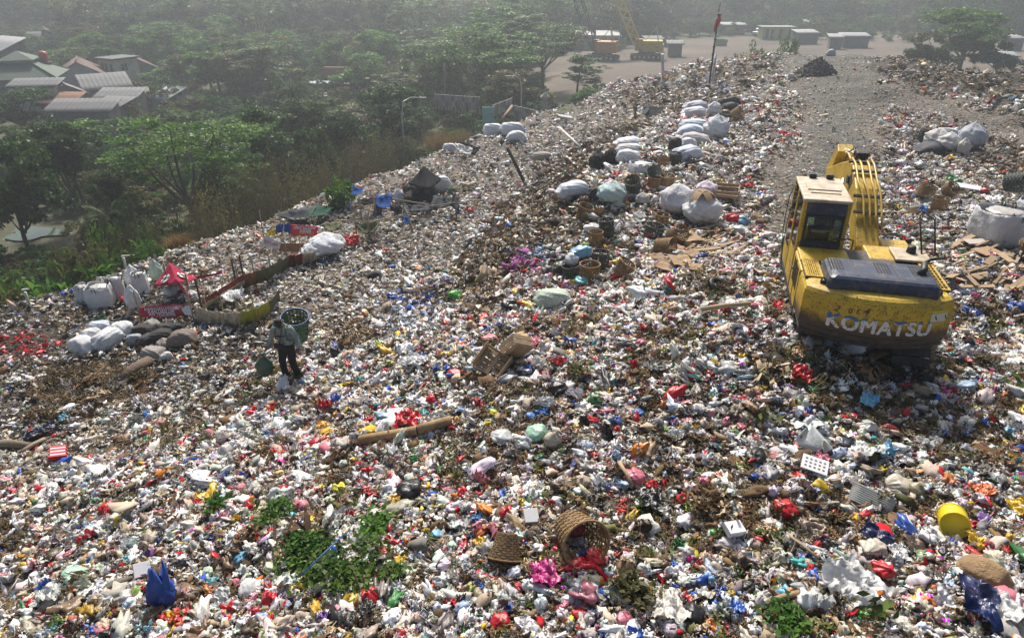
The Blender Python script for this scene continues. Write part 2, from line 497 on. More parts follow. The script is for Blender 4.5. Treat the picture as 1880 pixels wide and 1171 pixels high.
def ground_mat():
    m = bpy.data.materials.new('valley_soil'); N, L, b = nodes_of(m)
    tc = N.new('ShaderNodeTexCoord')
    n1 = N.new('ShaderNodeTexNoise'); n1.inputs['Scale'].default_value = .08; n1.inputs['Detail'].default_value = 8
    n2 = N.new('ShaderNodeTexNoise'); n2.inputs['Scale'].default_value = 1.2; n2.inputs['Detail'].default_value = 8
    at = N.new('ShaderNodeAttribute'); at.attribute_name = 'bare'
    for n in (n1, n2): L.new(tc.outputs['Object'], n.inputs['Vector'])
    a = N.new('ShaderNodeMix'); a.data_type = 'RGBA'; a.inputs[6].default_value = (.035, .05, .018, 1); a.inputs[7].default_value = (.09, .08, .04, 1)
    L.new(n2.outputs['Fac'], a.inputs[0])
    c = N.new('ShaderNodeMix'); c.data_type = 'RGBA'; c.inputs[6].default_value = (.075, .058, .042, 1); c.inputs[7].default_value = (.15, .115, .085, 1)
    r = N.new('ShaderNodeMapRange'); r.inputs[1].default_value = .35; r.inputs[2].default_value = .65
    L.new(n1.outputs['Fac'], r.inputs[0]); L.new(r.outputs[0], c.inputs[0])
    d = N.new('ShaderNodeMix'); d.data_type = 'RGBA'
    L.new(at.outputs['Fac'], d.inputs[0]); L.new(a.outputs[2], d.inputs[6]); L.new(c.outputs[2], d.inputs[7])
    e = N.new('ShaderNodeMix'); e.data_type = 'RGBA'; e.blend_type = 'MULTIPLY'; e.inputs[0].default_value = .5
    L.new(d.outputs[2], e.inputs[6]); L.new(n2.outputs['Color'], e.inputs[7])
    L.new(d.outputs[2], b.inputs['Base Color']); b.inputs['Roughness'].default_value = .95
    bp = N.new('ShaderNodeBump'); bp.inputs['Strength'].default_value = .5; bp.inputs['Distance'].default_value = .3
    L.new(n2.outputs['Fac'], bp.inputs['Height']); L.new(bp.outputs[0], b.inputs['Normal'])
    return m

CLEAR = [(4, 84), (2, 100), (5, 118), (14, 132), (40, 152), (80, 158), (110, 140), (100, 100), (70, 76), (30, 70), (14, 70)]   # bare yard behind the mound
POND_C = at_z(62, 421, -5.1)
xs = np.concatenate([np.arange(-420, -60, 12.), np.arange(-60, 120, 2.), np.arange(120, 430, 12.)])
ys = np.concatenate([np.arange(-40, 200, 2.), np.arange(200, 760, 14.)])
_X, _Y = np.meshgrid(xs, ys)
_Zv = valley(_X, _Y)
sdm = edge_sd(_X, _Y)
_Zv = np.where(sdm > 0, _Zv - 2.5, _Zv)
_pd = np.hypot(_X - POND_C.x, _Y - POND_C.y)
_Zv = _Zv * smooth((_pd - 4) / 5) + (-5.45) * (1 - smooth((_pd - 4) / 5))
me = grid_mesh('ground', xs, ys, _Zv)
sd_c = poly_sd(_X, _Y, CLEAR) + 2.5 * fbm(_X / 9, _Y / 9, 77)
bare = smooth(sd_c / 3 + .5)
bare = np.maximum(bare, .12 * (1 - smooth((_pd - 5) / 5)))
at_ = me.attributes.new('bare', 'FLOAT', 'POINT'); at_.data.foreach_set('value', bare.ravel().astype(np.float32))
tag(obj('ground', me, mats=ground_mat()), kind='structure')

def mound_mat():
    m = bpy.data.materials.new('mound_soil'); N, L, b = nodes_of(m)
    tc = N.new('ShaderNodeTexCoord')
    at = N.new('ShaderNodeAttribute'); at.attribute_name = 'soil'; at.attribute_type = 'GEOMETRY'
    n2 = N.new('ShaderNodeTexNoise'); n2.inputs['Scale'].default_value = 5; n2.inputs['Detail'].default_value = 9; n2.inputs['Roughness'].default_value = .7
    n3 = N.new('ShaderNodeTexVoronoi'); n3.inputs['Scale'].default_value = 9
    for n in (n2, n3): L.new(tc.outputs['Object'], n.inputs['Vector'])
    r = N.new('ShaderNodeMapRange'); r.inputs[1].default_value = .3; r.inputs[2].default_value = .7; r.inputs[3].default_value = .45; r.inputs[4].default_value = 1.5
    L.new(n2.outputs['Fac'], r.inputs[0])
    h = N.new('ShaderNodeHueSaturation'); L.new(at.outputs['Color'], h.inputs['Color']); L.new(r.outputs[0], h.inputs['Value'])
    L.new(h.outputs[0], b.inputs['Base Color']); b.inputs['Roughness'].default_value = .9
    mx = N.new('ShaderNodeMath'); mx.operation = 'ADD'; L.new(n2.outputs['Fac'], mx.inputs[0]); L.new(n3.outputs['Distance'], mx.inputs[1])
    bp = N.new('ShaderNodeBump'); bp.inputs['Strength'].default_value = .8; bp.inputs['Distance'].default_value = .12
    L.new(mx.outputs[0], bp.inputs['Height']); L.new(bp.outputs[0], b.inputs['Normal'])
    return m

road_sd_g = poly_sd(_XX, _YY, ROAD) + 1.0 * fbm(_XX / 2.5, _YY / 2.5, 41)
roadw = smooth(road_sd_g / 2.0 + .35)
Zm = _H - .12 * (roadw < .5)
Zm = np.where(_SD < -7.2, _V - .4, Zm)
me = grid_mesh('waste_mound', _gx, _gy, Zm)
soil = np.zeros(_XX.shape + (4,), np.float32); soil[..., 3] = 1
base_soil = np.array([.055, .042, .028]); road_soil = np.array([.098, .090, .074]); bank = np.array([.15, .10, .06])
for k in range(3):
    pale = np.where(inpoly(_XX, _YY, TERRACE) | ((_YY > 19.5) & (_XX > -1)), (.17, .14, .11)[k], base_soil[k])
    pale = np.where(inpoly(_XX, _YY, COMPOST) | inpoly(_XX, _YY, RIDGE), base_soil[k], pale)
    a = pale * (1 - roadw) + road_soil[k] * roadw
    e = smooth((-_SD - .5) / 2.5)
    soil[..., k] = a * (1 - e) + bank[k] * e
ca = me.color_attributes.new('soil', 'FLOAT_COLOR', 'POINT'); ca.data.foreach_set('color', soil.reshape(-1, 4).ravel())
tag(obj('waste_mound', me, mats=mound_mat()), kind='structure')

# pond below the slope
def pond_r(t, k): return k * (1 + .22 * math.sin(3 * t + 1) + .10 * math.sin(5 * t + 2))
def pond_sheet(name, k, z, m, jag=0.0):
    n = 48; vs = [(POND_C.x, POND_C.y, z)] + [(POND_C.x + 1.75 * pond_r(t, k) * math.cos(t) * (1 + jag * random.uniform(-1, 1)), POND_C.y + 1.25 * pond_r(t, k) * math.sin(t) * (1 + jag * random.uniform(-1, 1)), z - (.12 if jag else 0)) for t in np.linspace(0, 2 * PI, n, endpoint=False)]
    pm = MB(); pm.add(vs, [(0, i + 1, (i + 1) % n + 1) for i in range(n)])
    tag(pm.build(name, m), kind='structure')
pond_sheet('pond_rim', 1.35, -5.36, mat('pale_mud', (.36, .34, .30), .9, .5, 2.5, .5, 8, dirt=.8, dcol=(.07, .06, .04), dscale=1.5), .16)
pond_sheet('pond_water', 1.0, -5.34, mat('pond_water', (.03, .06, .02), .06, .3, .5))

# ------------------------------------------------------------------ litter prototypes
def ico(sub):
    bm = bmesh.new(); bmesh.ops.create_icosphere(bm, subdivisions=sub, radius=1.0)
    V = np.array([v.co[:] for v in bm.verts]); F = np.array([[v.index for v in f.verts] for f in bm.faces]); bm.free()
    return V, F
ICO4, ICO3, ICO2 = ico(4), ico(3), ico(2)

def folds(P, n, seed, amp, freq):
    """sharp random pleats: sum of triangle waves along random directions"""
    rg = np.random.default_rng(seed); s = np.zeros(len(P))
    for i in range(n):
        d = rg.normal(size=3); d /= np.linalg.norm(d)
        fr = freq * rg.uniform(.5, 1.6); ph = rg.uniform(0, 1)
        t = (P @ d) * fr + ph
        s += amp * rg.uniform(.4, 1) * (np.abs((t % 1) - .5) * 4 - 1)
    return s

def proto_bag(seed, sub=3, flat=.6, amp=.11, freq=1.3, elong=1.3):
    V, F = {2: ICO2, 3: ICO3, 4: ICO4}[sub]
    rg = np.random.default_rng(seed)
    d = folds(V, 7, seed, amp, freq) + (folds(V, 9, seed + 300, amp * .32, freq * 3.4) if sub > 2 else 0) + .22 * np.array([mnoise.noise(Vector(p) * 1.1 + Vector((seed * 3.1, 0, 0))) for p in V])
    P = V * (1 + d)[:, None]
    P[:, 0] *= elong * rg.uniform(.85, 1.2); P[:, 2] *= flat * rg.uniform(.8, 1.2)
    P[:, 2] = np.where(P[:, 2] < -.35, -.35 + .15 * (P[:, 2] + .35), P[:, 2])
    return P * .5, F

def proto_film(seed):
    """slack bag: soft pleats running to a gathered side, flat belly"""
    V, F = ICO4; rg = np.random.default_rng(seed)
    a = rg.normal(size=3); a[2] *= .4; a /= np.linalg.norm(a); b = np.cross(a, [0, 0, 1.]); b /= np.linalg.norm(b); c = np.cross(a, b)
    th = np.arctan2(V @ c, V @ b); s = V @ a; wob = folds(V, 3, seed + 2, .5, .9)
    k1, k2 = rg.integers(4, 7), rg.integers(9, 14)
    d = .13 * np.abs(np.sin(th * k1 * .5 + wob)) * (1 - s * s) + .05 * np.sin(th * k2 + wob * 3) * smooth((s + .5) / 1.2) + folds(V, 4, seed, .10, .9) + folds(V, 6, seed + 8, .02, 4)
    P = V * (.85 + d)[:, None]; nk = smooth((s - .55) / .45)
    P -= nk[:, None] * .55 * (P - (P @ a)[:, None] * a); P += nk[:, None] * a * .3
    P[:, 2] *= rg.uniform(.5, .75); P[:, 2] = np.where(P[:, 2] < -.3, -.3 + .15 * (P[:, 2] + .3), P[:, 2])
    return P * .5, F

def proto_tied(seed):
    V, F = ICO3
    rg = np.random.default_rng(seed)
    th = np.arctan2(V[:, 1], V[:, 0]); z = V[:, 2]
    pl = .10 * np.abs(np.sin(th * rg.integers(5, 9) + rg.uniform(0, 6))) * smooth((z + .3) / 1.0)
    d = pl + folds(V, 5, seed, .06, 1.6) + folds(V, 8, seed + 9, .028, 5)
    P = V * (.85 + d)[:, None]
    neck = smooth((z - .72) / .28)
    P[:, 0] *= 1 - .75 * neck; P[:, 1] *= 1 - .75 * neck; P[:, 2] *= .75; P[:, 2] += neck * .35
    P[:, 2] = np.maximum(P[:, 2], -.45)
    Vs, Fs = [P * .5], [F]; n = len(P)
    for k in range(2):   # the two ears of the knot
        a = rg.uniform(0, 6.28); nu = 5; g = []
        for j in range(nu):
            for i in range(4):
                t = j / (nu - 1); s = (i / 3 - .5) * (.12 + .5 * t)
                g.append((math.cos(a) * t * .5 - math.sin(a) * s, math.sin(a) * t * .5 + math.cos(a) * s, .48 + .22 * math.sin(t * 2.6) + .06 * ((i + j) % 2)))
        Vs.append(np.array(g) * .75)
        q = [(n + j * 4 + i, n + j * 4 + i + 1, n + (j + 1) * 4 + i + 1, n + (j + 1) * 4 + i) for j in range(nu - 1) for i in range(3)]
        q = np.array(q); Fs.append(np.concatenate([q[:, [0, 1, 2]], q[:, [0, 2, 3]]])); n += 4 * nu
    return np.concatenate(Vs), np.concatenate(Fs)

def tri_grid(nu, nv):
    w = nu + 1; q = np.array([(j * w + i, j * w + i + 1, (j + 1) * w + i + 1, (j + 1) * w + i) for j in range(nv) for i in range(nu)])
    return np.concatenate([q[:, [0, 1, 2]], q[:, [0, 2, 3]]])

def proto_sheet(seed, n=11, amp=.12, asp=1.0, curl=.3):
    rg = np.random.default_rng(seed)
    u, v = np.meshgrid(np.linspace(-.5, .5, n + 1), np.linspace(-.5, .5, n + 1))
    P = np.stack([u.ravel(), v.ravel() * asp, np.zeros(u.size)], 1)
    r = 1 + .22 * np.array([mnoise.noise(Vector((math.atan2(p[1], p[0] + 1e-6) * 1.5, seed, 0))) for p in P])
    P *= r[:, None]
    P[:, 2] = folds(P, 6, seed, amp * .5, 2.6) + folds(P, 7, seed + 77, amp * .16, 8) + curl * (P[:, 0] ** 2 * rg.uniform(-2, 2) + P[:, 1] ** 2 * rg.uniform(-2, 2))
    P[:, 0] += folds(P, 3, seed + 5, .04, 2.5); P[:, 1] += folds(P, 3, seed + 6, .04, 2.5)
    P[:, 2] -= P[:, 2].min() * .6
    return P, tri_grid(n, n)

def proto_strip(seed, w=.16):
    rg = np.random.default_rng(seed); n = 16
    a = rg.uniform(0, 6.28); p = np.array([-.5, 0, 0.]); hd = 0; g = []
    tw = rg.uniform(-3, 3)
    for j in range(n + 1):
        t = j / n; hd += rg.normal() * .3
        p = p + np.array([math.cos(hd), math.sin(hd), rg.normal() * .3]) * (1.0 / n)
        ww = w * (.5 + .8 * math.sin(t * PI) * rg.uniform(.6, 1.1))
        for i in range(3):
            s = (i - 1) * ww * .5
            g.append(p + s * np.array([-math.sin(hd) * math.cos(tw * t), math.cos(hd) * math.cos(tw * t), math.sin(tw * t)]) + np.array([0, 0, .06 if i == 1 else 0]))
    P = np.array(g); P -= P.mean(0); P[:, 2] *= .7
    return P, tri_grid(2, n)

def proto_tangle(seed, n=34):
    rg = np.random.default_rng(seed); Vs = []; Fs = []; k = 0
    for i in range(n):
        c = rg.normal(size=3) * np.array([.26, .26, .09]); a = rg.uniform(0, 6.28); el = rg.normal() * .35
        L_ = rg.uniform(.15, .5); d = np.array([math.cos(a) * math.cos(el), math.sin(a) * math.cos(el), math.sin(el)])
        s = np.array([-math.sin(a), math.cos(a), rg.normal() * .4]); w = rg.uniform(.012, .05); b = rg.normal(size=3) * .07
        pts = []
        for t in (-.5, 0, .5):
            q = c + d * L_ * t + b * (1 - 4 * t * t); pts += [q - s * w, q + s * w]
        Vs.append(np.array(pts)); Fs.append(np.array([[0, 1, 3], [0, 3, 2], [2, 3, 5], [2, 5, 4]]) + k); k += 6
    return np.concatenate(Vs), np.concatenate(Fs)

def proto_from(mb):
    me = mb.mesh('t'); me.calc_loop_triangles()
    V = np.array([v.co[:] for v in me.vertices]); F = np.array([t.vertices[:] for t in me.loop_triangles])
    bpy.data.meshes.remove(me)
    return V, F

def proto_tray(seed):
    rg = random.Random(seed); m = MB(); w, h, d = 1, rg.uniform(.5, .8), rg.uniform(.14, .3); t = .03
    m.box((0, 0, t / 2), (w * .86, h * .86, t))
    for sx in (-1, 1): m.box((sx * w * .46, 0, d / 2), (t, h, d), (0, sx * .3, 0))
    for sy in (-1, 1): m.box((0, sy * h * .46, d / 2), (w, t, d), (-sy * .3, 0, 0))
    return proto_from(m)

def proto_carton(seed):
    rg = random.Random(seed); m = MB(); w, h, d = .8, rg.uniform(.45, .7), rg.uniform(.25, .5)
    m.box((0, 0, d / 2), (w, h, d), (0, 0, 0), rg.uniform(.75, 1))
    m.box((w * .5, h * .2, d * .9), (w * .5, h * .8, .02), (rg.uniform(-.3, .3), rg.uniform(-.8, .3), 0))
    m.box((-w * .45, 0, d * 1.0), (w * .4, h * .9, .02), (0, rg.uniform(-.9, -.2), 0))
    return proto_from(m)

def proto_bottle(seed):
    m = MB(); m.lathe([(0, -.5), (.13, -.5), (.15, -.46), (.14, -.2), (.155, -.1), (.15, .15), (.1, .33), (.05, .4), (.05, .5), (0, .5)], 10, rot=(PI / 2, 0, 0))
    V, F = proto_from(m); V = V * (1 + folds(V, 3, seed, .05, 2))[:, None]
    return V, F

def proto_stick(seed):
    rg = random.Random(seed); m = MB(); p = [(-.5, 0, 0), (-.15, rg.uniform(-.04, .04), .03), (.2, rg.uniform(-.05, .05), .02), (.5, 0, 0)]
    m.tube(p, [.03, .028, .024, .018], 5)
    if seed % 2: m.tube([(.1, 0, .02), (.3, .14, .06), (.42, .2, .05)], [.018, .014, .008], 4)
    return proto_from(m)

def proto_board(seed):
    rg = random.Random(seed); m = MB()
    m.box((0, 0, .02), (1, rg.uniform(.12, .5), .03), (rg.uniform(-.1, .1), rg.uniform(-.08, .08), 0))
    if seed % 2: m.box((.2, .1, .06), (.7, .16, .03), (.1, .05, .5))
    return proto_from(m)

def proto_wad(seed):
    V, F = proto_bag(seed, 2, .6, .30, 2.2, 1.5)
    return V, F

def proto_leaves(seed, n=26, spread=.45, size=.17):
    rg = np.random.default_rng(seed); Vs = []; Fs = []; k = 0
    for i in range(n):
        c = rg.normal(size=3) * np.array([spread * .5, spread * .5, spread * .22]); a = rg.uniform(0, 6.28); l = size * rg.uniform(.6, 1.3); w = l * .33
        d = np.array([math.cos(a), math.sin(a), rg.normal() * .4]); s = np.array([-math.sin(a), math.cos(a), rg.normal() * .4])
        Vs.append(np.array([c - d * l, c - s * w + [0, 0, .02], c + d * l, c + s * w + [0, 0, .02]])); Fs.append(np.array([[0, 1, 2], [0, 2, 3]]) + k); k += 4
    return np.concatenate(Vs), np.concatenate(Fs)

M_FILM = litter_mat('plastic_film', .36, trans=.14, stain=.34, crease=.14)
M_PRINT = litter_mat('printed_film', .35, trans=.08, stain=.35, printed=.45)
M_DULL = litter_mat('dull_scrap', .85, stain=.6, spec=.2)
M_FIBRE = litter_mat('rotting_fibre', .95, stain=.5, spec=.1)

PROTO = []                                   # (kind, mesh)
lib = bpy.data.collections.new('litter_prototypes')
def reg(kind, VF, m, smooth_sh=False):
    me = np_mesh('litter_%s' % kind, *VF)
    if smooth_sh: me.polygons.foreach_set('use_smooth', np.ones(len(me.polygons), bool))
    me.materials.append(m)
    o = bpy.data.objects.new('p%03d_%s' % (len(PROTO), kind), me); lib.objects.link(o)
    PROTO.append((kind, me))
for s in range(10): reg('bag', proto_bag(s, amp=[.15, .22, .28][s % 3], elong=[1.3, 1.8, 1.1, 2.4][s % 4], flat=[.6, .45, .8][s % 3]), M_FILM)
for s in range(7): reg('bigbag', proto_film(200 + s), M_FILM, True)
for s in range(5): reg('bigsheet', proto_sheet(220 + s, 24, asp=[1, .7, .5][s % 3], amp=.2), M_FILM)
for s in range(5): reg('tied', proto_tied(20 + s), M_FILM)
for s in range(9): reg('sheet', proto_sheet(40 + s, asp=[1, .7, .5][s % 3], amp=[.25, .4, .15][s % 3]), M_FILM)
for s in range(5): reg('print', proto_sheet(60 + s, n=8, asp=[.8, .6][s % 2], amp=.2), M_PRINT)
for s in range(3): reg('print', proto_bag(70 + s, 2, .35), M_PRINT)
for s in range(6): reg('strip', proto_strip(80 + s, [.14, .22, .3][s % 3]), M_FILM)
for s in range(6): reg('tangle', proto_tangle(90 + s), M_FIBRE)
for s in range(3): reg('tray', proto_tray(100 + s), M_FILM)
for s in range(4): reg('carton', proto_carton(110 + s), M_DULL)
for s in range(2): reg('bottle', proto_bottle(120 + s), M_FILM, True)
for s in range(4): reg('stick', proto_stick(130 + s), M_DULL)
for s in range(4): reg('board', proto_board(140 + s), M_DULL)
for s in range(6): reg('wad', proto_wad(150 + s), M_DULL)
for s in range(3): reg('leaf', proto_leaves(160 + s), M_FIBRE)
KIDX = {}
for i, (k, m_) in enumerate(PROTO): KIDX.setdefault(k, []).append(i)

# ------------------------------------------------------------------ litter palettes (colour, weight)
WH = (.79, .785, .77); OW = (.66, .62, .55); CL = (.45, .44, .41); TN = (.42, .32, .20); PT = (.50, .42, .31); BR = (.17, .10, .05); DB = (.08, .05, .03); BK = (.018, .018, .02)
GY = (.22, .205, .185); RD = (.52, .012, .02); PK = (.62, .20, .25); BL = (.025, .10, .42); LB = (.38, .50, .64); GR = (.05, .20, .06); LG = (.35, .50, .12)
YE = (.72, .46, .03); OR = (.65, .19, .03); TE = (.06, .36, .38); PU = (.20, .06, .30); MG = (.42, .05, .20)
PAL = {
 'fresh': [(WH, 30), (OW, 20), (CL, 10), (LB, 2.2), (PT, 7), (TN, 7), (BR, 8), (DB, 7), (BK, 7), (GY, 4), (RD, 5.0), (PK, 2.6), (BL, 2.6), (GR, .9), (LG, .6), (YE, 2.3), (OR, .9), (TE, .6), (PU, .25), (MG, .35)],
 'old': [(WH, 3), (OW, 6), (CL, 4), (PT, 9), (TN, 13), (BR, 28), (DB, 28), (BK, 9), (GY, 11), (RD, .8), (BL, .4), (GR, .3), (YE, .3)],
 'terrace': [(WH, 28), (OW, 30), (CL, 8), (PT, 18), (TN, 9), (BR, 6), (DB, 4), (BK, 3), (GY, 5), (RD, .9), (LB, 1.2), (BL, .5), (GR, .4), (YE, .4), (OR, .5)],
 'grey': [(WH, 11), (OW, 15), (CL, 15), (PT, 12), (TN, 8), (BR, 10), (DB, 9), (BK, 8), (GY, 15), (RD, .8), (LB, 2.2), (BL, .8), (GR, .5)],
 'plateau': [(WH, 28), (OW, 25), (CL, 7), (PT, 14), (TN, 8), (BR, 6), (DB, 4), (BK, 4), (GY, 7), (RD, 3.0), (PK, 2.0), (LB, 1.4), (BL, .7), (GR, .5), (YE, .7), (OR, .8), (MG, .2)],
 'twig': [(BR, 45), (DB, 25), (TN, 14), (OW, 5), (GY, 8)],
 'organic': [(BR, 34), (DB, 24), (TN, 20), (PT, 8), ((.12, .13, .04), 12)],
 'road': [(OW, 20), (WH, 16), (PT, 22), (TN, 16), (GY, 14), (RD, 1.5), (BR, 6)],
}
KIND = {
 'fresh': [('bag', 22), ('tied', 5), ('sheet', 22), ('print', 9), ('strip', 12), ('tangle', 9), ('tray', 1.6), ('carton', 1.2), ('bottle', 1.2), ('stick', 2), ('board', 1.5), ('wad', 10), ('leaf', 2.5)],
 'old': [('bag', 12), ('sheet', 20), ('strip', 20), ('tangle', 22), ('stick', 3), ('board', 2), ('wad', 20), ('leaf', 3)],
 'terrace': [('bag', 14), ('sheet', 34), ('strip', 22), ('tangle', 8), ('print', 4), ('stick', 2), ('board', 3), ('wad', 10), ('carton', .5)],
 'grey': [('bag', 15), ('sheet', 30), ('strip', 22), ('tangle', 12), ('print', 3), ('stick', 2), ('board', 2), ('wad', 12)],
 'plateau': [('bag', 15), ('sheet', 38), ('print', 7), ('strip', 18), ('tangle', 5), ('tray', 1.2), ('carton', 1), ('board', 4), ('wad', 9), ('bottle', .6)],
 'twig': [('tangle', 60), ('stick', 30), ('strip', 8)],
 'organic': [('tangle', 55), ('leaf', 14), ('stick', 8), ('strip', 8), ('wad', 12)],
 'road': [('sheet', 40), ('wad', 30), ('strip', 20), ('board', 4)],
}
def pick(rg, table, n):
    w = np.array([t[1] for t in table], float); return rg.choice(len(table), n, p=w / w.sum())

def normals(x, y, e=.3):
    nx = -(ground(x + e, y) - ground(x - e, y)) / (2 * e); ny = -(ground(x, y + e) - ground(x, y - e)) / (2 * e)
    n = np.stack([nx, ny, np.ones_like(nx)], 1)
    return n / np.linalg.norm(n, axis=1)[:, None]

def scatter(n, rmin, rmax, a0, a1, rg, law):
    """points over the mound, denser towards the viewer so that every piece keeps a readable size"""
    th = rg.uniform(a0, a1, n)
    t = rg.uniform(0, 1, n)
    r = np.sqrt(rmin ** 2 + t * (rmax ** 2 - rmin ** 2)) if law == 'even' else rmin * (rmax / rmin) ** t
    return r * np.sin(th), r * np.cos(th)

# single loads that lie together, last the excavator's shade painted as black pieces: place (as seen), extent, colour, share
SPOTS = [(45, 635, 76, 28, RD, .85), (20, 650, 40, 20, PK, .2), (755, 560, 60, 30, BL, .35), (720, 590, 60, 26, LB, .3), (760, 575, 80, 36, WH, .3), (970, 490, 50, 40, (.42, .10, .34), .35), (990, 470, 40, 20, LB, .3), (1800, 470, 90, 50, PT, .3), (1260, 470, 80, 50, TN, .35), (130, 540, 36, 14, BL, .3), (100, 535, 26, 12, WH, .6), (600, 485, 50, 12, (.015, .03, .12), .5),
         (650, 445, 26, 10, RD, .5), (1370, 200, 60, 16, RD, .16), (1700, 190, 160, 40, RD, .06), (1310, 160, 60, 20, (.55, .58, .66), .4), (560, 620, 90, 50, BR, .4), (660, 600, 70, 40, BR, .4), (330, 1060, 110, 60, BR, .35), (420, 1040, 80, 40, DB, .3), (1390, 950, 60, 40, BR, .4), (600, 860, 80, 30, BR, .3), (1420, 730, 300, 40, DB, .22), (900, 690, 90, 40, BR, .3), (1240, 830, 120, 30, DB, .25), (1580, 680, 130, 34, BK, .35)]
def make_litter(name, x, y, rg, label, size_near, big_ones=False, lift=.25):
    sd = edge_sd(x, y)
    keep = (sd > rg.uniform(-2.2, .4, len(x)))
    x, y = x[keep], y[keep]
    z = ground(x, y)
    u, v, d = proj(x, y, z)
    jx = x + .9 * fbm(x / 2, y / 2, 61); jy = y + .9 * fbm(x / 2, y / 2, 71)
    reg_ = np.full(len(x), 'fresh', dtype='<U9')
    plateau = (ground(x, y) > -9) & (y > 19.5) & (x > -1)
    reg_[plateau] = 'plateau'
    reg_[inpoly(jx, jy, TERRACE)] = 'terrace'
    reg_[inpoly(jx, jy, LOWLEFT)] = 'grey'
    for P_ in (COMPOST, RIDGE, RIDGE2, POLEHEAP): reg_[inpoly(jx, jy, P_)] = 'old'
    reg_[inpoly(jx, jy, TWIGS) & (rg.uniform(size=len(x)) < .8)] = 'twig'
    org = fbm(x / 1.5, y / 1.5, 55, 3)
    reg_[(reg_ == 'fresh') & (org > .22) & (rg.uniform(size=len(x)) < .62)] = 'organic'
    rsd = poly_sd(x, y, ROAD) + 1.2 * fbm(x / 2.5, y / 2.5, 41)
    onroad = rsd > -.4
    reg_[onroad] = 'road'
    far = (x < -26) & (y < 14)
    if big_ones: far |= np.isin(reg_, ['terrace', 'grey', 'old', 'twig', 'road'])
    keep = ~(onroad & (rg.uniform(size=len(x)) < np.clip(.32 + rsd * .12, .2, .74)))
    keep &= ~far
    x, y, z, u, v, d, reg_ = (q[keep] for q in (x, y, z, u, v, d, reg_))
    n = len(x)
    col = np.zeros((n, 4), np.float32); col[:, 3] = 1
    idx = np.zeros(n, np.int32)
    for rn in PAL:
        sel = np.where(reg_ == rn)[0]
        if not len(sel): continue
        # colours come in drifts: pieces out of one load lie together
        ci = pick(rg, PAL[rn], len(sel)); pal = np.array([p[0] for p in PAL[rn]])
        c = pal[ci]
        c = c * np.exp(rg.normal(size=(len(sel), 1)) * .22) * np.exp(rg.normal(size=(len(sel), 3)) * .05)
        col[sel, :3] = np.clip(c, .008, .82)
        ki = pick(rg, KIND[rn], len(sel))
        names = [k[0] for k in KIND[rn]]
        for q, nm in enumerate(names):
            s2 = sel[ki == q]
            if big_ones: nm = {'bag': 'bigbag', 'wad': 'bigbag', 'sheet': 'bigsheet', 'strip': 'bigsheet', 'tray': 'bag', 'carton': 'bag'}.get(nm, nm)
            idx[s2] = rg.choice(KIDX[nm], len(s2))
            if nm in ('tangle', 'stick', 'leaf', 'board', 'carton'):
                org_pal = np.array({'leaf': [(.05, .11, .02), (.09, .13, .03), (.10, .09, .03)], 'board': [TN, PT, (.30, .20, .11)], 'carton': [TN, (.36, .25, .14), PT]}.get(nm, [BR, DB, TN, (.13, .10, .05), GY]))
                c2 = org_pal[rg.integers(0, len(org_pal), len(s2))] * np.exp(rg.normal(size=(len(s2), 1)) * .25)
                col[s2, :3] = np.clip(c2, .01, .7)
            elif nm == 'tray':
                col[s2, :3] = .68
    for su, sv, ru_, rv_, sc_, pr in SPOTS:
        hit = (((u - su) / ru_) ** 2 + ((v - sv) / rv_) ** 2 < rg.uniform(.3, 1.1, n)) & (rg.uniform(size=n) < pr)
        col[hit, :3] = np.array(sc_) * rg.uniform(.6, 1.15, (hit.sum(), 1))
    if big_ones:
        loud = (col[:, :3].max(1) > .2) & (col[:, :3].min(1) < .25 * col[:, :3].max(1)) & (col[:, 0] < .5)
        col[loud, :3] = CL
        earthy = (col[:, 0] > 1.5 * col[:, 2]) & (col[:, 0] < .48) & (col[:, 1] > .35 * col[:, 0]) & ~np.isin(idx, KIDX['tangle'] + KIDX['leaf'] + KIDX['stick'] + KIDX['board'])
        col[earthy, :3] = np.array(OW) * rg.uniform(.7, 1.1, (earthy.sum(), 1))
    size = np.array(size_near) * np.exp(rg.normal(size=n) * .38)
    rf = {'terrace': .78, 'grey': .75, 'old': .95, 'road': .5, 'organic': 1.05, 'twig': 1.5, 'plateau': 1.0, 'fresh': 1.0}
    size *= np.array([rf[k] for k in reg_])
    s = size * np.maximum(1.0, d / 17.0) ** .56
    big = np.isin(idx, KIDX['tangle'] + KIDX['stick'] + KIDX['leaf'] + KIDX['strip'])
    s = np.where(big, s * 1.6, s)
    smallk = np.isin(idx, KIDX['tray'] + KIDX['carton'] + KIDX['bottle'] + KIDX['tied'] + KIDX['board'])
    s = np.where(smallk, s * 1.15, s)
    nrm = normals(x, y)
    tilt = rg.normal(size=(n, 2)) * .38
    rot = np.stack([-nrm[:, 1] + tilt[:, 0], nrm[:, 0] + tilt[:, 1], rg.uniform(0, 6.283, n)], 1)
    z = z + s * rg.uniform(-.12, lift, n)
    me = bpy.data.meshes.new(name)
    me.vertices.add(n); me.vertices.foreach_set('co', np.stack([x, y, z], 1).astype(np.float32).ravel())
    for nm, ty, ar, key in (('rot', 'FLOAT_VECTOR', rot, 'vector'), ('scl', 'FLOAT', s, 'value'), ('idx', 'INT', idx, 'value'), ('col', 'FLOAT_COLOR', col, 'color')):
        a = me.attributes.new(nm, ty, 'POINT'); a.data.foreach_set(key, np.ascontiguousarray(ar).ravel().astype(np.int32 if ty == 'INT' else np.float32))
    o = obj(name, me)
    tag(o, label, 'litter', kind='stuff')
    md = o.modifiers.new('scatter', 'NODES'); md.node_group = litter_group()
    return o, n

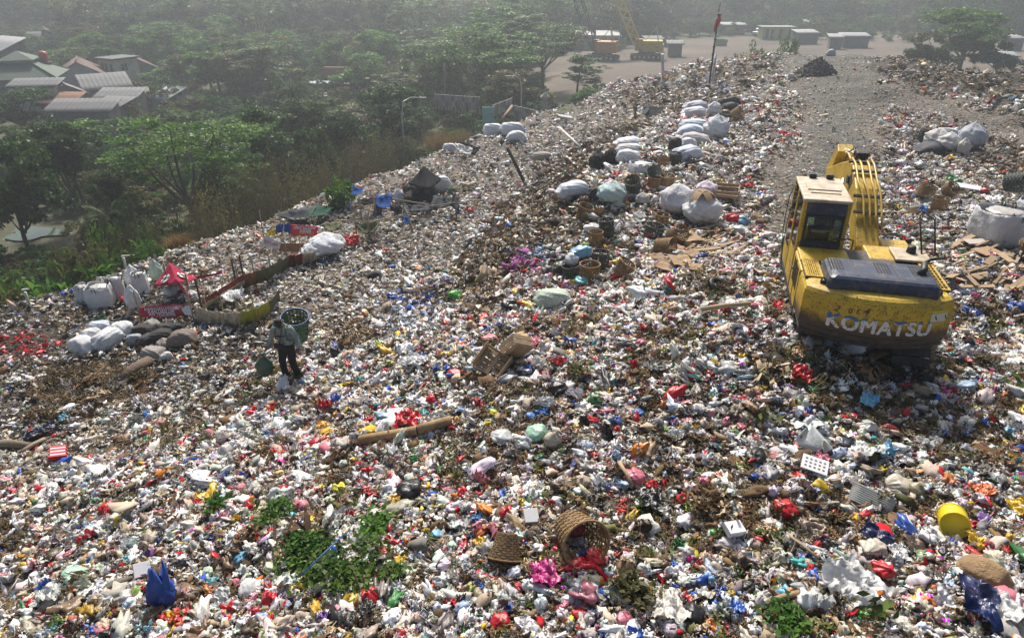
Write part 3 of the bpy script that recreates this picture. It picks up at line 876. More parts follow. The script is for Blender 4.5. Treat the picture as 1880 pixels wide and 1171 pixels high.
_lg = None
def litter_group(coll=None, gname='litter_scatter'):
    global _lg
    if coll is None and _lg: return _lg
    g = bpy.data.node_groups.new(gname, 'GeometryNodeTree')
    g.interface.new_socket('Geometry', in_out='INPUT', socket_type='NodeSocketGeometry')
    g.interface.new_socket('Geometry', in_out='OUTPUT', socket_type='NodeSocketGeometry')
    N, L = g.nodes, g.links
    i = N.new('NodeGroupInput'); o = N.new('NodeGroupOutput')
    ci = N.new('GeometryNodeCollectionInfo'); ci.inputs[0].default_value = coll or lib; ci.inputs['Separate Children'].default_value = True; ci.inputs['Reset Children'].default_value = True
    ip = N.new('GeometryNodeInstanceOnPoints'); ip.inputs['Pick Instance'].default_value = True
    def na(nm, ty):
        a = N.new('GeometryNodeInputNamedAttribute'); a.data_type = ty; a.inputs[0].default_value = nm; return a.outputs[0]
    e2r = N.new('FunctionNodeEulerToRotation')
    L.new(na('rot', 'FLOAT_VECTOR'), e2r.inputs[0])
    L.new(i.outputs[0], ip.inputs['Points']); L.new(ci.outputs[0], ip.inputs['Instance'])
    L.new(na('idx', 'INT'), ip.inputs['Instance Index']); L.new(e2r.outputs[0], ip.inputs['Rotation']); L.new(na('scl', 'FLOAT'), ip.inputs['Scale'])
    L.new(ip.outputs[0], o.inputs[0])
    if coll is None: _lg = g
    return g

rgl = np.random.default_rng(5)
A0, A1 = R(-50), R(50)
x1, y1 = scatter(60000, 3.0, 17.0, A0, A1, rgl, 'even')
x2, y2 = scatter(112000, 13.0, 82.0, A0, A1, rgl, 'log')
_o, n1 = make_litter('loose_litter', np.concatenate([x1, x2]), np.concatenate([y1, y2]), rgl, 'loose plastic, paper and rotting scraps covering the whole waste mound', .094)
x3, y3 = scatter(36000, 3.0, 15.0, A0, A1, rgl, 'even')
_o, n2 = make_litter('small_scraps', x3, y3, rgl, 'small torn scraps filling the gaps between the bags', .055, lift=.5)
x4, y4 = scatter(1800, 3.0, 30.0, A0, A1, rgl, 'even')
_o, n3 = make_litter('scattered_bags', x4, y4, rgl, 'larger discarded bags and wrappings scattered over the waste', .19, True, lift=.15)
print('litter pieces', n1, n2, n3)
# ------------------------------------------------------------------ vegetation
def leaf_arrays(C, size, rg, up=.6, asp=.42):
    """diamond leaves: centres C, lengths size"""
    n = len(C)
    d = rg.normal(size=(n, 3)); d[:, 2] *= (1 - up * .7); d /= np.linalg.norm(d, axis=1)[:, None]
    nr = rg.normal(size=(n, 3)) * .7; nr[:, 2] += up * 1.5
    s = np.cross(d, nr); s /= np.linalg.norm(s, axis=1)[:, None] + 1e-6
    h = (size * .5)[:, None]; k = np.cross(s, d) * h * .25
    V = np.stack([C - d * h, C - s * h * asp * 2 + k, C + d * h, C + s * h * asp * 2 + k], 1).reshape(-1, 3)
    F = np.arange(n * 4).reshape(n, 4)
    return V, F

def clumps(cents, rad, per, lsize, rg, up=.6, asp=.42):
    C = []; S = []
    for c, r in zip(cents, rad):
        k = max(3, int(per * rg.uniform(.7, 1.3)))
        p = rg.normal(size=(k, 3)); p /= np.linalg.norm(p, axis=1)[:, None]; p *= rg.uniform(.25, 1, (k, 1)) ** .6
        C.append(np.array(c) + p * np.array(r)); S.append(lsize * rg.uniform(.6, 1.35, k))
    return leaf_arrays(np.concatenate(C), np.concatenate(S), rg, up, asp)

def limb(mb, a, b, r0, r1, rg, bow=.12, n=5, sides=6):
    a = np.array(a, float); b = np.array(b, float); L_ = np.linalg.norm(b - a)
    off = rg.normal(size=3) * L_ * bow
    pts = [a + (b - a) * t + off * math.sin(t * PI) for t in np.linspace(0, 1, n)]
    mb.tube(pts, [r0 + (r1 - r0) * t for t in np.linspace(0, 1, n)], sides, caps=False)

def tree_layered(seed, H=10., W=8., lsize=.15, per=120, pads=95):
    rg = np.random.default_rng(seed); tb = MB()
    fork = np.array([rg.normal() * .2, rg.normal() * .2, H * .38])
    limb(tb, (0, 0, -1), fork, .2, .15, rg, .04)
    cents = []; rads = []
    nl = 9
    for i in range(nl):
        a = 2 * PI * i / nl + rg.uniform(-.3, .3); t = rg.uniform(.25, 1)
        top = np.array([math.cos(a) * W * .42 * t, math.sin(a) * W * .42 * t, H * rg.uniform(.62, .9) + (1 - t) * H * .1])
        st = np.array([0, 0, H * .34]) + np.array([rg.normal() * .1, rg.normal() * .1, rg.uniform(-.6, .6)])
        limb(tb, st, top, .10, .03, rg, .1, 6)
        for j in range(pads // nl):
            q = st + (top - st) * rg.uniform(.5, 1.05)
            aa = a + rg.normal() * .9; rr = rg.uniform(.4, 1.9)
            c = q + np.array([math.cos(aa) * rr, math.sin(aa) * rr, rg.uniform(.05, .5)])
            limb(tb, q, c, .03, .012, rg, .1, 3, 4)
            cents.append(c); pr = rg.uniform(.5, 1.05); rads.append((pr, pr, .14))
    V, F = clumps(cents, rads, per, lsize, rg, .85, .4)
    return tb.mesh('trunk', True), np_mesh('crown', V, F), H, W

def tree_round(seed, H=8., W=7., lsize=.2, per=80, nc=150, base=.22, lobes=7):
    rg = np.random.default_rng(seed); tb = MB()
    limb(tb, (0, 0, -1), (0, 0, H * .55), .22, .12, rg, .03)
    lc = []
    for i in range(lobes):
        a = rg.uniform(0, 6.28); r = rg.uniform(.1, .55) * W * .5; z = H * rg.uniform(base + .22, .85)
        lc.append((np.array([math.cos(a) * r, math.sin(a) * r, z]), rg.uniform(.26, .42) * W * .62))
        limb(tb, (0, 0, H * rg.uniform(.25, .5)), lc[-1][0], .09, .03, rg, .08)
    cents = []; rads = []
    for i in range(nc):
        c, r = lc[rg.integers(len(lc))]
        p = rg.normal(size=3); p /= np.linalg.norm(p); p[2] = abs(p[2]) * .9 - .25
        cents.append(c + p * r * rg.uniform(.75, 1.08) * np.array([1, 1, .85])); q = rg.uniform(.35, .75) * W / 7; rads.append((q, q, q * .6))
    V, F = clumps(cents, rads, per, lsize, rg, .5)
    V[:, 2] = np.minimum(V[:, 2], H)
    return tb.mesh('trunk', True), np_mesh('crown', V, F), H, W

def tree_tall(seed, H=11., W=5.5, lsize=.2, per=70, nc=150):
    rg = np.random.default_rng(seed); tb = MB()
    top = np.array([rg.normal() * .4, rg.normal() * .4, H * .93])
    limb(tb, (0, 0, -1), top, .2, .03, rg, .02, 7)
    cents = []; rads = []
    for i in range(26):
        t = rg.uniform(.28, .97); a = rg.uniform(0, 6.28); L_ = W * .5 * (1.15 - abs(t - .55) * 1.3) * rg.uniform(.5, 1.1)
        st = np.array([top[0] * t, top[1] * t, H * t * .93]); en = st + np.array([math.cos(a) * L_, math.sin(a) * L_, L_ * rg.uniform(.1, .6)])
        limb(tb, st, en, .05, .015, rg, .08, 4, 4)
        for j in range(nc // 26):
            c = st + (en - st) * rg.uniform(.4, 1.1) + rg.normal(size=3) * .3; cents.append(c); q = rg.uniform(.35, .8); rads.append((q, q, q * .5))
    V, F = clumps(cents, rads, per, lsize, rg, .6)
    return tb.mesh('trunk', True), np_mesh('crown', V, F), H, W

def tree_bamboo(seed, H=8., W=5., lsize=.22, n=46, per=110):
    rg = np.random.default_rng(seed); tb = MB(); C = []
    for i in range(n):
        a = rg.uniform(0, 6.28); r0 = rg.uniform(0, .16) * W; h = H * rg.uniform(.6, 1.); lean = rg.uniform(.05, .42) * W
        p = [np.array([math.cos(a) * (r0 + lean * t ** 2), math.sin(a) * (r0 + lean * t ** 2), h * (t - .12 * t ** 3 * rg.uniform(.3, 1.6)) - .5 * (1 - t)]) for t in np.linspace(0, 1, 7)]
        tb.tube(p, [.04, .037, .033, .028, .022, .014, .006], 4, caps=False)
        k = int(per * rg.uniform(.6, 1.3)); t = rg.uniform(.3, 1, k)
        q = np.array(p); ii = np.minimum((t * 6).astype(int), 5); fr = (t * 6 - ii)[:, None]
        C.append(q[ii] * (1 - fr) + q[ii + 1] * fr + rg.normal(size=(k, 3)) * np.array([.28, .28, .22]))
    C = np.concatenate(C)
    V, F = leaf_arrays(C, lsize * rg.uniform(.6, 1.4, len(C)), rg, .2, .16)
    return tb.mesh('stems', True), np_mesh('foliage', V, F), H, W

def tree_thicket(seed, H=5., W=4., lsize=.14, n=60, per=70):
    rg = np.random.default_rng(seed); tb = MB(); C = []
    for i in range(n):
        x, y = rg.normal(size=2) * W * .24; h = H * rg.uniform(.55, 1.); dx, dy = rg.normal(size=2) * .28
        p = [np.array([x + dx * t * 1.5, y + dy * t * 1.5, h * t - .6 * (1 - t)]) for t in np.linspace(0, 1, 5)]
        tb.tube(p, [.022, .018, .014, .010, .004], 3, caps=False)
        for b in range(3):
            t = rg.uniform(.35, .9); s = p[0] + (p[4] - p[0]) * t; e = s + np.array([rg.normal() * .3, rg.normal() * .3, rg.uniform(.2, .7)])
            tb.tube([s, (s + e) / 2, e], [.009, .007, .003], 3, caps=False)
        k = int(per * rg.uniform(.5, 1.4)); t = rg.uniform(.3, 1.02, k)[:, None]
        C.append(p[0] + (p[4] - p[0]) * t + rg.normal(size=(k, 3)) * np.array([.2, .2, .15]))
    C = np.concatenate(C)
    V, F = leaf_arrays(C, lsize * rg.uniform(.5, 1.5, len(C)), rg, .1, .2)
    return tb.mesh('stems', True), np_mesh('foliage', V, F), H, W

def frond(V, F, base, a, L_, rise, droop, rg, nl=22, w=.34, gap=.3):
    """one feathered palm leaf"""
    ca, sa = math.cos(a), math.sin(a); prev = None
    for i in range(nl):
        t = (i + 1) / nl; r = L_ * t
        p = np.array([base[0] + ca * r, base[1] + sa * r, base[2] + rise * t - droop * t * t])
        ll = L_ * w * math.sin(min(1, t * 1.15 + .12) * PI * .86)
        for sd in (-1, 1):
            e = p + np.array([-sa * sd * ll * .8 + ca * ll * .5, ca * sd * ll * .8 + sa * ll * .5, -ll * rg.uniform(.25, .6)])
            q = np.array([ca, sa, 0]) * L_ * .022
            k = len(V); V += [p - q, p + q, e]; F.append((k, k + 1, k + 2, k + 2))
        if prev is not None:
            k = len(V); sv = np.array([-sa, ca, 0]) * .03; V += [prev - sv, prev + sv, p + sv, p - sv]; F.append((k, k + 1, k + 2, k + 3))
        prev = p

def tree_palm(seed, H=8., W=5., nf=20):
    rg = np.random.default_rng(seed); tb = MB()
    tp = np.array([.5, .3, H * .72]); limb(tb, (0, 0, -1), tp, .18, .12, rg, .05, 8, 8)
    V = []; F = []
    for i in range(nf):
        u_ = (i + .5) / nf
        frond(V, F, tp, i * 2.4, W * .5 * rg.uniform(.85, 1.15), H * .34 * (1 - u_) + .2, H * .10 + H * .32 * u_, rg)
    me = bpy.data.meshes.new('fronds'); me.from_pydata([tuple(v) for v in V], [], [tuple(dict.fromkeys(f)) for f in F])
    return tb.mesh('trunk', True), me, H, W

def blade(V, F, base, a, L_, wd, rise, droop, rg, n=8):
    ca, sa = math.cos(a), math.sin(a); k0 = len(V)
    for i in range(n + 1):
        t = i / n; r = L_ * t * .8
        p = np.array([base[0] + ca * r, base[1] + sa * r, base[2] + rise * t - droop * t ** 2.2]); w = wd * math.sin(min(1, .08 + t * .95) * PI) ** .7 * .5
        sv = np.array([-sa, ca, 0]) * w; V += [p - sv + np.array([0, 0, w * .5]), p, p + sv + np.array([0, 0, w * .5])]
    for i in range(n):
        for j in range(2): k = k0 + i * 3 + j; F.append((k, k + 1, k + 4, k + 3))

def plant_banana(seed, H=3.2, W=2.8, stems=5):
    rg = np.random.default_rng(seed); tb = MB(); V = []; F = []
    for s in range(stems):
        x, y = rg.normal(size=2) * W * .2; h = H * rg.uniform(.3, .55)
        tb.tube([(x, y, -.4), (x + .05, y, h * .5), (x + .08, y + .04, h)], [.11, .09, .06], 6)
        nl = rg.integers(5, 8)
        for i in range(nl):
            blade(V, F, np.array([x + .08, y + .04, h]), i * 2.3 + rg.uniform(-.4, .4), H * rg.uniform(.38, .62), H * .15, H * rg.uniform(.2, .55), H * rg.uniform(.1, .42), rg)
    me = bpy.data.meshes.new('leaves'); me.from_pydata([tuple(v) for v in V], [], F)
    return tb.mesh('stem', True), me, H, W

def plant_shrub(seed, H=2.4, W=2.8, lsize=.15, nc=44, per=60):
    rg = np.random.default_rng(seed); tb = MB(); cents = []; rads = []
    for i in range(nc):
        a = rg.uniform(0, 6.28); r = W * .5 * math.sqrt(rg.uniform(0, 1)) * .85; z = H * rg.uniform(.2, 1.) * math.sqrt(max(.15, 1 - (r / (W * .5)) ** 2))
        c = (math.cos(a) * r, math.sin(a) * r, z); cents.append(c); q = rg.uniform(.22, .5); rads.append((q, q, q * .7))
        if i % 2 == 0: limb(tb, (c[0] * .2, c[1] * .2, -.5), c, .03, .008, rg, .08, 4, 4)
    V, F = clumps(cents, rads, per, lsize, rg, .4)
    return tb.mesh('stems', True), np_mesh('foliage', V, F), H, W

def plant_grass(seed, H=2., W=1.6, n=700):
    rg = np.random.default_rng(seed); V = []; F = []
    for i in range(n):
        x, y = rg.normal(size=2) * W * .13; a = rg.uniform(0, 6.28); h = H * rg.uniform(.45, 1.); l = rg.uniform(.1, .55) * W * .7; w = .018
        sa, ca = math.sin(a), math.cos(a); k = len(V)
        for t in (0, .5, 1):
            p = np.array([x + ca * l * t * t, y + sa * l * t * t, h * (t - .25 * t ** 3) - .2 * (1 - t)]); ww = w * (1.05 - t)
            V += [p + np.array([-sa, ca, 0]) * ww, p - np.array([-sa, ca, 0]) * ww]
        F += [(k, k + 1, k + 3, k + 2), (k + 2, k + 3, k + 5, k + 4)]
    return None, np_mesh('blades', np.array(V), np.array(F)), H, W

BARK = mat('bark', (.10, .08, .06), .9, .4, 6, .6, 20)
BARKP = mat('pale_bark', (.20, .18, .15), .9, .3, 6)
LEAF = {
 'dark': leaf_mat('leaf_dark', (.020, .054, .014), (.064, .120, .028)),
 'mid': leaf_mat('leaf_mid', (.046, .120, .022), (.130, .230, .042)),
 'fresh': leaf_mat('leaf_fresh', (.062, .145, .020), (.160, .260, .038)),
 'pale': leaf_mat('leaf_pale', (.095, .135, .038), (.190, .215, .065)),
 'olive': leaf_mat('leaf_olive', (.085, .085, .030), (.170, .155, .060)),
 'straw': leaf_mat('leaf_straw', (.18, .12, .045), (.34, .23, .09), .2),
 'dryweed': leaf_mat('leaf_dryweed', (.10, .07, .032), (.19, .14, .06), .25),
 'palm': leaf_mat('leaf_palm', (.026, .052, .016), (.060, .090, .030), .3, .7),
}
TP = {}
def tp(key, fn): TP[key] = fn
VEG = {
 'layered': tree_layered(1), 'layered_b': tree_layered(2, 9, 8, .17, 95, 80),
 'round': tree_round(3), 'round_b': tree_round(4, 8.5, 7, .2, 80, 140, .15, 9), 'round_c': tree_round(5, 7, 7.5, .24, 70, 130, .2, 6),
 'tall': tree_tall(6), 'tall_b': tree_tall(7, 12, 6.5, .22, 70, 170),
 'bamboo': tree_bamboo(8), 'thicket': tree_thicket(9), 'thicket_b': tree_thicket(10, 5, 4, .12, 44, 60),
 'palm': tree_palm(11), 'banana': plant_banana(12), 'banana_b': plant_banana(13, 3.0, 3.2, 7), 'shrub': plant_shrub(14), 'shrub_b': plant_shrub(15, 2.2, 3.4, .13, 50),
 'drygrass': plant_grass(16),
 'far_round': tree_round(20, 9, 8, .30, 60, 90, .15, 9), 'far_tall': tree_tall(21, 12, 7, .30, 46, 130), 'far_layer': tree_layered(22, 10, 9, .28, 60, 80), 'far_bush': tree_round(23, 6, 8, .34, 50, 80, .05, 9),
}
PARTS = {'thicket': ('stem_bundle', 'foliage'), 'thicket_b': ('stem_bundle', 'foliage'), 'bamboo': ('stem_bundle', 'foliage'), 'palm': ('trunk', 'crown'),
         'banana': ('stem', 'foliage'), 'banana_b': ('stem', 'foliage'), 'shrub': ('stem_bundle', 'foliage'), 'shrub_b': ('stem_bundle', 'foliage'), 'drygrass': ('', 'blades')}
_vegmesh = {}
def plant_at(kind, leaf, x, y, z, H, W, name, label, cat, group=None, rz=None, bark=None):
    tm, cm, h0, w0 = VEG[kind]
    key = (kind, leaf)
    if key not in _vegmesh:
        c2 = cm.copy(); c2.materials.clear(); c2.materials.append(LEAF[leaf]); t2 = None
        if tm is not None:
            t2 = tm.copy(); t2.materials.clear(); t2.materials.append(bark or BARK)
        _vegmesh[key] = (t2, c2)
    t2, c2 = _vegmesh[key]
    rz = random.uniform(0, 6.28) if rz is None else rz
    sc_ = (W / w0, W / w0, H / h0)
    if t2 is None:
        o = obj(name, c2, loc=(x, y, z), rot=(0, 0, rz)); o.scale = sc_
        return tag(o, label, cat, group)
    root = empty(name, (x, y, z), (0, 0, rz)); root.scale = sc_
    pn = PARTS.get(kind, ('trunk', 'crown'))
    st_ = obj(pn[0], t2, root); obj(pn[1], c2, root)
    if pn[0] == 'stem': st_.name = 'stem_bundle'
    if 'stem' in pn[0]: st_['kind'] = 'stuff'
    return tag(root, label, cat, group)

def plant_px(kind, leaf, u, vtop, d, wpx, name, label, cat='tree', group=None, sink=0., rz=None):
    p = PX(u, vtop, d); z = gz(p.x, p.y) - sink
    return plant_at(kind, leaf, p.x, p.y, z, max(p.z - z, .6), wpx * d / FPX, name, label, cat, group, rz)

NEAR = [
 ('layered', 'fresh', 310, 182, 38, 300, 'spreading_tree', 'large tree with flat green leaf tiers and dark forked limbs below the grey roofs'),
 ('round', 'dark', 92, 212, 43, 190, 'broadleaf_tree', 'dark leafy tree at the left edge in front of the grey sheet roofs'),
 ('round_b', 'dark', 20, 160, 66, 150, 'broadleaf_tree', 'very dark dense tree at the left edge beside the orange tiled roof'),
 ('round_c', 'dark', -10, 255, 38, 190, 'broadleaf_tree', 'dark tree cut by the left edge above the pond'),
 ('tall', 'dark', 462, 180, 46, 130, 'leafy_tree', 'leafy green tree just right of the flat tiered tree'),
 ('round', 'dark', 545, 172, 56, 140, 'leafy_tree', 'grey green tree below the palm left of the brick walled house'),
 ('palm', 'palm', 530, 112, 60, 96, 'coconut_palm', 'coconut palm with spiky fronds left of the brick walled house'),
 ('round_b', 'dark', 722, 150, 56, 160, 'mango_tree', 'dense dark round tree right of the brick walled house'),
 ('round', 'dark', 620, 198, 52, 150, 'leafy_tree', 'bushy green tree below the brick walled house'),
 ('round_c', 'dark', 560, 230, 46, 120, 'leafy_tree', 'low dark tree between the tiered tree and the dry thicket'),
 ('tall_b', 'mid', 448, 80, 88, 160, 'leafy_tree', 'tall grey green tree right of the village and behind the tiered tree'),
 ('round_c', 'mid', 300, 108, 97, 110, 'leafy_tree', 'round green tree at the right end of the village roofs'),
 ('layered_b', 'fresh', 905, 46, 74, 200, 'spreading_tree', 'bright yellowish green tiered tree left of the cranes'),
 ('layered', 'mid', 1000, 34, 80, 165, 'spreading_tree', 'tall grey green tree immediately left of the dark lattice crane'),
 ('round_c', 'olive', 955, 130, 68, 150, 'leafy_tree', 'low olive tree behind the street lamp and fence'),
 ('tall', 'mid', 1062, 95, 76, 80, 'leafy_tree', 'thin tree in front of the orange crane body'),
 ('round', 'mid', 685, 48, 98, 130, 'leafy_tree', 'tree with bright leaf clumps above the feathery bamboo'),
 ('round_c', 'mid', 650, 96, 90, 130, 'leafy_tree', 'pale green tree left of the feathery bamboo'),
 ('bamboo', 'pale', 748, 92, 86, 110, 'bamboo_clump', 'feathery yellow green bamboo clump, left one of two'),
 ('bamboo', 'pale', 815, 95, 84, 110, 'bamboo_clump', 'feathery yellow green bamboo clump, right one of two'),
 ('layered_b', 'mid', 850, 40, 92, 180, 'spreading_tree', 'hazy tree behind the bright tiered tree'),
 ('tall_b', 'mid', 940, 22, 95, 150, 'leafy_tree', 'tall hazy tree behind the fence and street lamp'),
 ('round_b', 'mid', 1795, 10, 84, 190, 'broadleaf_tree', 'big rounded tree at the upper right behind the brown waste ridge'),
 ('round_c', 'olive', 1730, 58, 80, 120, 'broadleaf_tree', 'lower olive tree left of the big rounded tree at the upper right'),
 ('round_c', 'dark', 1850, 75, 82, 120, 'broadleaf_tree', 'dark low tree at the right edge behind the brown waste ridge'),
 ('shrub', 'mid', 1388, 62, 76, 54, 'bush', 'left of the two bushes in front of the bare brown yard'),
 ('shrub_b', 'mid', 1452, 63, 76, 52, 'bush', 'right of the two bushes in front of the bare brown yard'),
 ('shrub', 'mid', 205, 345, 36, 90, 'bush', 'bush under the tiered tree beside the pond'),
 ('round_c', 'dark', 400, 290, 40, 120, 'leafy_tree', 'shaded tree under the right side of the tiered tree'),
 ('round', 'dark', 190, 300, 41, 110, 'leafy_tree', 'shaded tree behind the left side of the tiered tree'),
 ('palm', 'palm', 165, 338, 34, 130, 'young_palm', 'young palm with drooping fronds above the pond bank'),
]
for k, lf, u, vt, d, w, nm, lb in NEAR: plant_px(k, lf, u, vt, d, w, nm, lb, 'bush' if nm == 'bush' else ('bamboo' if 'bamboo' in nm else 'tree'))

DRY = [(375, 330, 31, 80), (415, 300, 33, 80), (455, 285, 35, 85), (492, 278, 37, 80), (530, 272, 40, 90), (572, 268, 42, 80), (606, 262, 45, 80), (640, 262, 46, 80), (668, 240, 48, 60), (700, 238, 50, 70), (742, 232, 53, 60),
       (350, 350, 29, 60), (480, 310, 34, 70), (545, 300, 38, 70), (590, 290, 41, 60)]
ORD = 'first second third fourth fifth sixth seventh eighth ninth tenth eleventh twelfth thirteenth fourteenth fifteenth'.split()
for i, (u, vt, d, w) in enumerate(sorted(DRY)):
    plant_px('thicket' if i % 2 else 'thicket_b', 'olive' if i % 3 else 'dryweed', u, vt, d, w, 'dry_thicket', ORD[i] + ' from the left of the thin stemmed thickets along the mound edge', 'thicket', 'dry thicket along the mound edge')
for u, vt, d, w, lb in [(322, 415, 27.5, 70, 'orange brown clump of dry grass beside the red tent'), (800, 205, 57, 90, 'straw coloured dry grass below the concrete fence'),
                        (845, 207, 58, 90, 'straw coloured dry grass beside the turquoise door'), (550, 352, 33.5, 30, 'small tuft of dry grass above the green tarpaulin')]:
    plant_px('drygrass', 'straw', u, vt, d, w, 'dry_grass_clump', lb, 'dry grass')
LOW = [('banana', 'fresh', 45, 455, 29, 90), ('banana_b', 'mid', 95, 470, 27, 90), ('shrub', 'mid', 5, 480, 26, 110), ('banana', 'fresh', 120, 435, 30, 70), ('shrub_b', 'olive', 150, 445, 28, 110), ('banana_b', 'fresh', 235, 420, 29, 60),
       ('shrub', 'mid', 200, 450, 28, 90), ('thicket', 'dryweed', 90, 440, 29, 70), ('thicket_b', 'dryweed', 160, 420, 30, 70), ('thicket', 'olive', 270, 390, 30, 70), ('shrub_b', 'mid', 265, 440, 28, 70), ('thicket_b', 'dryweed', 215, 385, 32, 70),
       ('shrub', 'olive', -40, 500, 25, 120), ('thicket', 'dryweed', 20, 470, 28, 70), ('banana', 'mid', 170, 455, 27, 50), ('shrub', 'dark', 330, 370, 32, 90), ('shrub_b', 'fresh', 180, 405, 33, 80), ('banana_b', 'mid', 300, 400, 30, 60),
       ('banana', 'fresh', 62, 225, 52, 60), ('banana_b', 'fresh', 225, 195, 64, 60)]
LBL = {'banana': ('banana_plant', 'broad leaved banana plant among the weeds below the mound edge', 'banana plant', 'banana plants below the mound'), 'shrub': ('bush', 'leafy bush among the weeds below the mound edge at the left', 'bush', 'bushes below the mound'),
       'thicket': ('dry_thicket', 'brown dry weeds below the mound edge at the left', 'thicket', 'dry weeds below the mound')}
_cnt = {}
for k, lf, u, vt, d, w in sorted(LOW, key=lambda q: q[2]):
    nm, lb, ct, gp = LBL[k.split('_')[0]]; i = _cnt.get(nm, 0); _cnt[nm] = i + 1; lb = ORD[i] + ' from the left, ' + lb
    plant_px(k, lf, u, vt, d, w, nm, lb, ct, gp)
p = G(628, 378)
plant_at('shrub', 'fresh', p.x, p.y, p.z - .1, px2m(68, p), px2m(58, p), 'small_tree', 'small bright green tree growing on the litter beside the blue tarpaulin', 'tree')

# the woods behind: individual trees up to about 160 m, one hazy mass beyond
KEEP = [(820, 55, 985, 165, 72), (655, 150, 795, 255, 54), (955, 40, 1050, 190, 77), (490, 108, 570, 175, 59), (640, 50, 730, 110, 95), (730, 95, 860, 165, 82), (400, 82, 500, 180, 86), (-40, 92, 262, 206, 101), (0, 40, 110, 80, 150), (555, 118, 655, 170, 100), (285, 165, 330, 190, 90), (795, 165, 985, 240, 76), (1036, 0, 1250, 130, 128), (1240, 34, 1660, 110, 160), (1820, 55, 1900, 115, 115), (0, 380, 130, 440, 60)]
rgt = np.random.default_rng(77)
placed = [tuple(o.location)[:2] for o in COL.objects if o.get('category') in ('tree', 'bamboo')]
def tree_ok(x, y, z, H, W):
    uu, vb, d = proj(np.array([x]), np.array([y]), np.array([z])); _, vt, _ = proj(np.array([x]), np.array([y]), np.array([z + H]))
    hw = W / 2 * FPX / d[0] * .8
    for a, b, c, e, dd in KEEP:
        if d[0] < dd and uu[0] + hw > a and uu[0] - hw < c and vt[0] < e and vb[0] > b: return False
    return True
far_pts = []; n_ind = 0
cand = []
yy = 58.0
while yy < 420:
    sp_ = 3.7 + yy * .012
    xx = -yy * 1.0 - 20
    while xx < yy * 1.0 + 20:
        cand.append((xx + rgt.uniform(-.42, .42) * sp_, yy + rgt.uniform(-.42, .42) * sp_)); xx += sp_
    yy += sp_
cx = np.array([c[0] for c in cand]); cy = np.array([c[1] for c in cand])
ok = (edge_sd(cx, cy) < -7) & (poly_sd(cx, cy, CLEAR) < -2) & ((cx < 30) | (cy > 120) | (cx > 62))
FARK = ['far_round', 'far_tall', 'far_layer', 'far_bush']
for x, y in np.stack([cx, cy], 1)[ok]:
    z = float(valley(np.array([x]), np.array([y]))[0]); kd = FARK[rgt.choice(4, p=[.36, .26, .2, .18])]
    h0, w0 = VEG[kd][2:]; s = rgt.uniform(.7, 1.25); H, W = h0 * s, w0 * s * rgt.uniform(.9, 1.15)
    if any((x - a) ** 2 + (y - b) ** 2 < 12 for a, b in placed): continue
    if not tree_ok(x, y, z, H, W):
        H *= .45; W *= .7
        if not tree_ok(x, y, z, H, W): continue
    for _ in range(4):
        if y < 128 and proj(np.array([x]), np.array([y]), np.array([z + H]))[1][0] < 105 - (y - 58) * 1.15 - 60 * (x > -4): H *= .8; W *= .88
    if y < 128 and n_ind < 260 and abs(x) < y * .9 + 6:
        lf = ['mid', 'dark', 'mid', 'olive', 'pale'][rgt.choice(5, p=[.34, .16, .2, .18, .12])]
        zone = 'left of the village and bamboo' if x < -45 else ('in the valley between the village and the cranes' if x < 8 else 'to the right of the bare yard')
        plant_at(kd, lf, x, y, z, H, W, 'woodland_tree', {'mid': 'green', 'dark': 'dark green', 'olive': 'olive', 'pale': 'pale green'}[lf] + ' hazy tree of the wood ' + zone, 'tree', 'hazy %s trees %s' % (lf, zone))
        n_ind += 1
    else: far_pts.append((x, y, z, H / h0, FARK.index(kd)))
flib = bpy.data.collections.new('wood_prototypes'); fi = 0
for kd in FARK:
    for lf in ('mid', 'dark', 'olive'):
        tm, cm, h0, w0 = VEG[kd]
        bm = bmesh.new(); bm.from_mesh(cm); nf = len(bm.faces); bm.from_mesh(tm); bm.faces.ensure_lookup_table()
        for f in bm.faces[nf:]: f.material_index = 1
        me = bpy.data.meshes.new('wood_tree'); bm.to_mesh(me); bm.free(); me.materials.append(LEAF[lf]); me.materials.append(BARK)
        o = bpy.data.objects.new('w%02d' % fi, me); flib.objects.link(o); fi += 1
fp = np.array(far_pts); n = len(fp)
me = bpy.data.meshes.new('distant_wood'); me.vertices.add(n); me.vertices.foreach_set('co', fp[:, :3].astype(np.float32).ravel())
for nm, ty, ar, key in (('rot', 'FLOAT_VECTOR', np.stack([np.zeros(n), np.zeros(n), rgt.uniform(0, 6.28, n)], 1), 'vector'), ('scl', 'FLOAT', fp[:, 3], 'value'), ('idx', 'INT', fp[:, 4] * 3 + rgt.integers(0, 3, n), 'value')):
    a = me.attributes.new(nm, ty, 'POINT'); a.data.foreach_set(key, np.ascontiguousarray(ar).ravel().astype(np.int32 if ty == 'INT' else np.float32))
dw = tag(obj('distant_wood', me), 'far-off hazy wood fading into the mist along the top', 'wood', kind='stuff')
dw.modifiers.new('scatter', 'NODES').node_group = litter_group(flib, 'wood_scatter')
print('trees', n_ind, n)
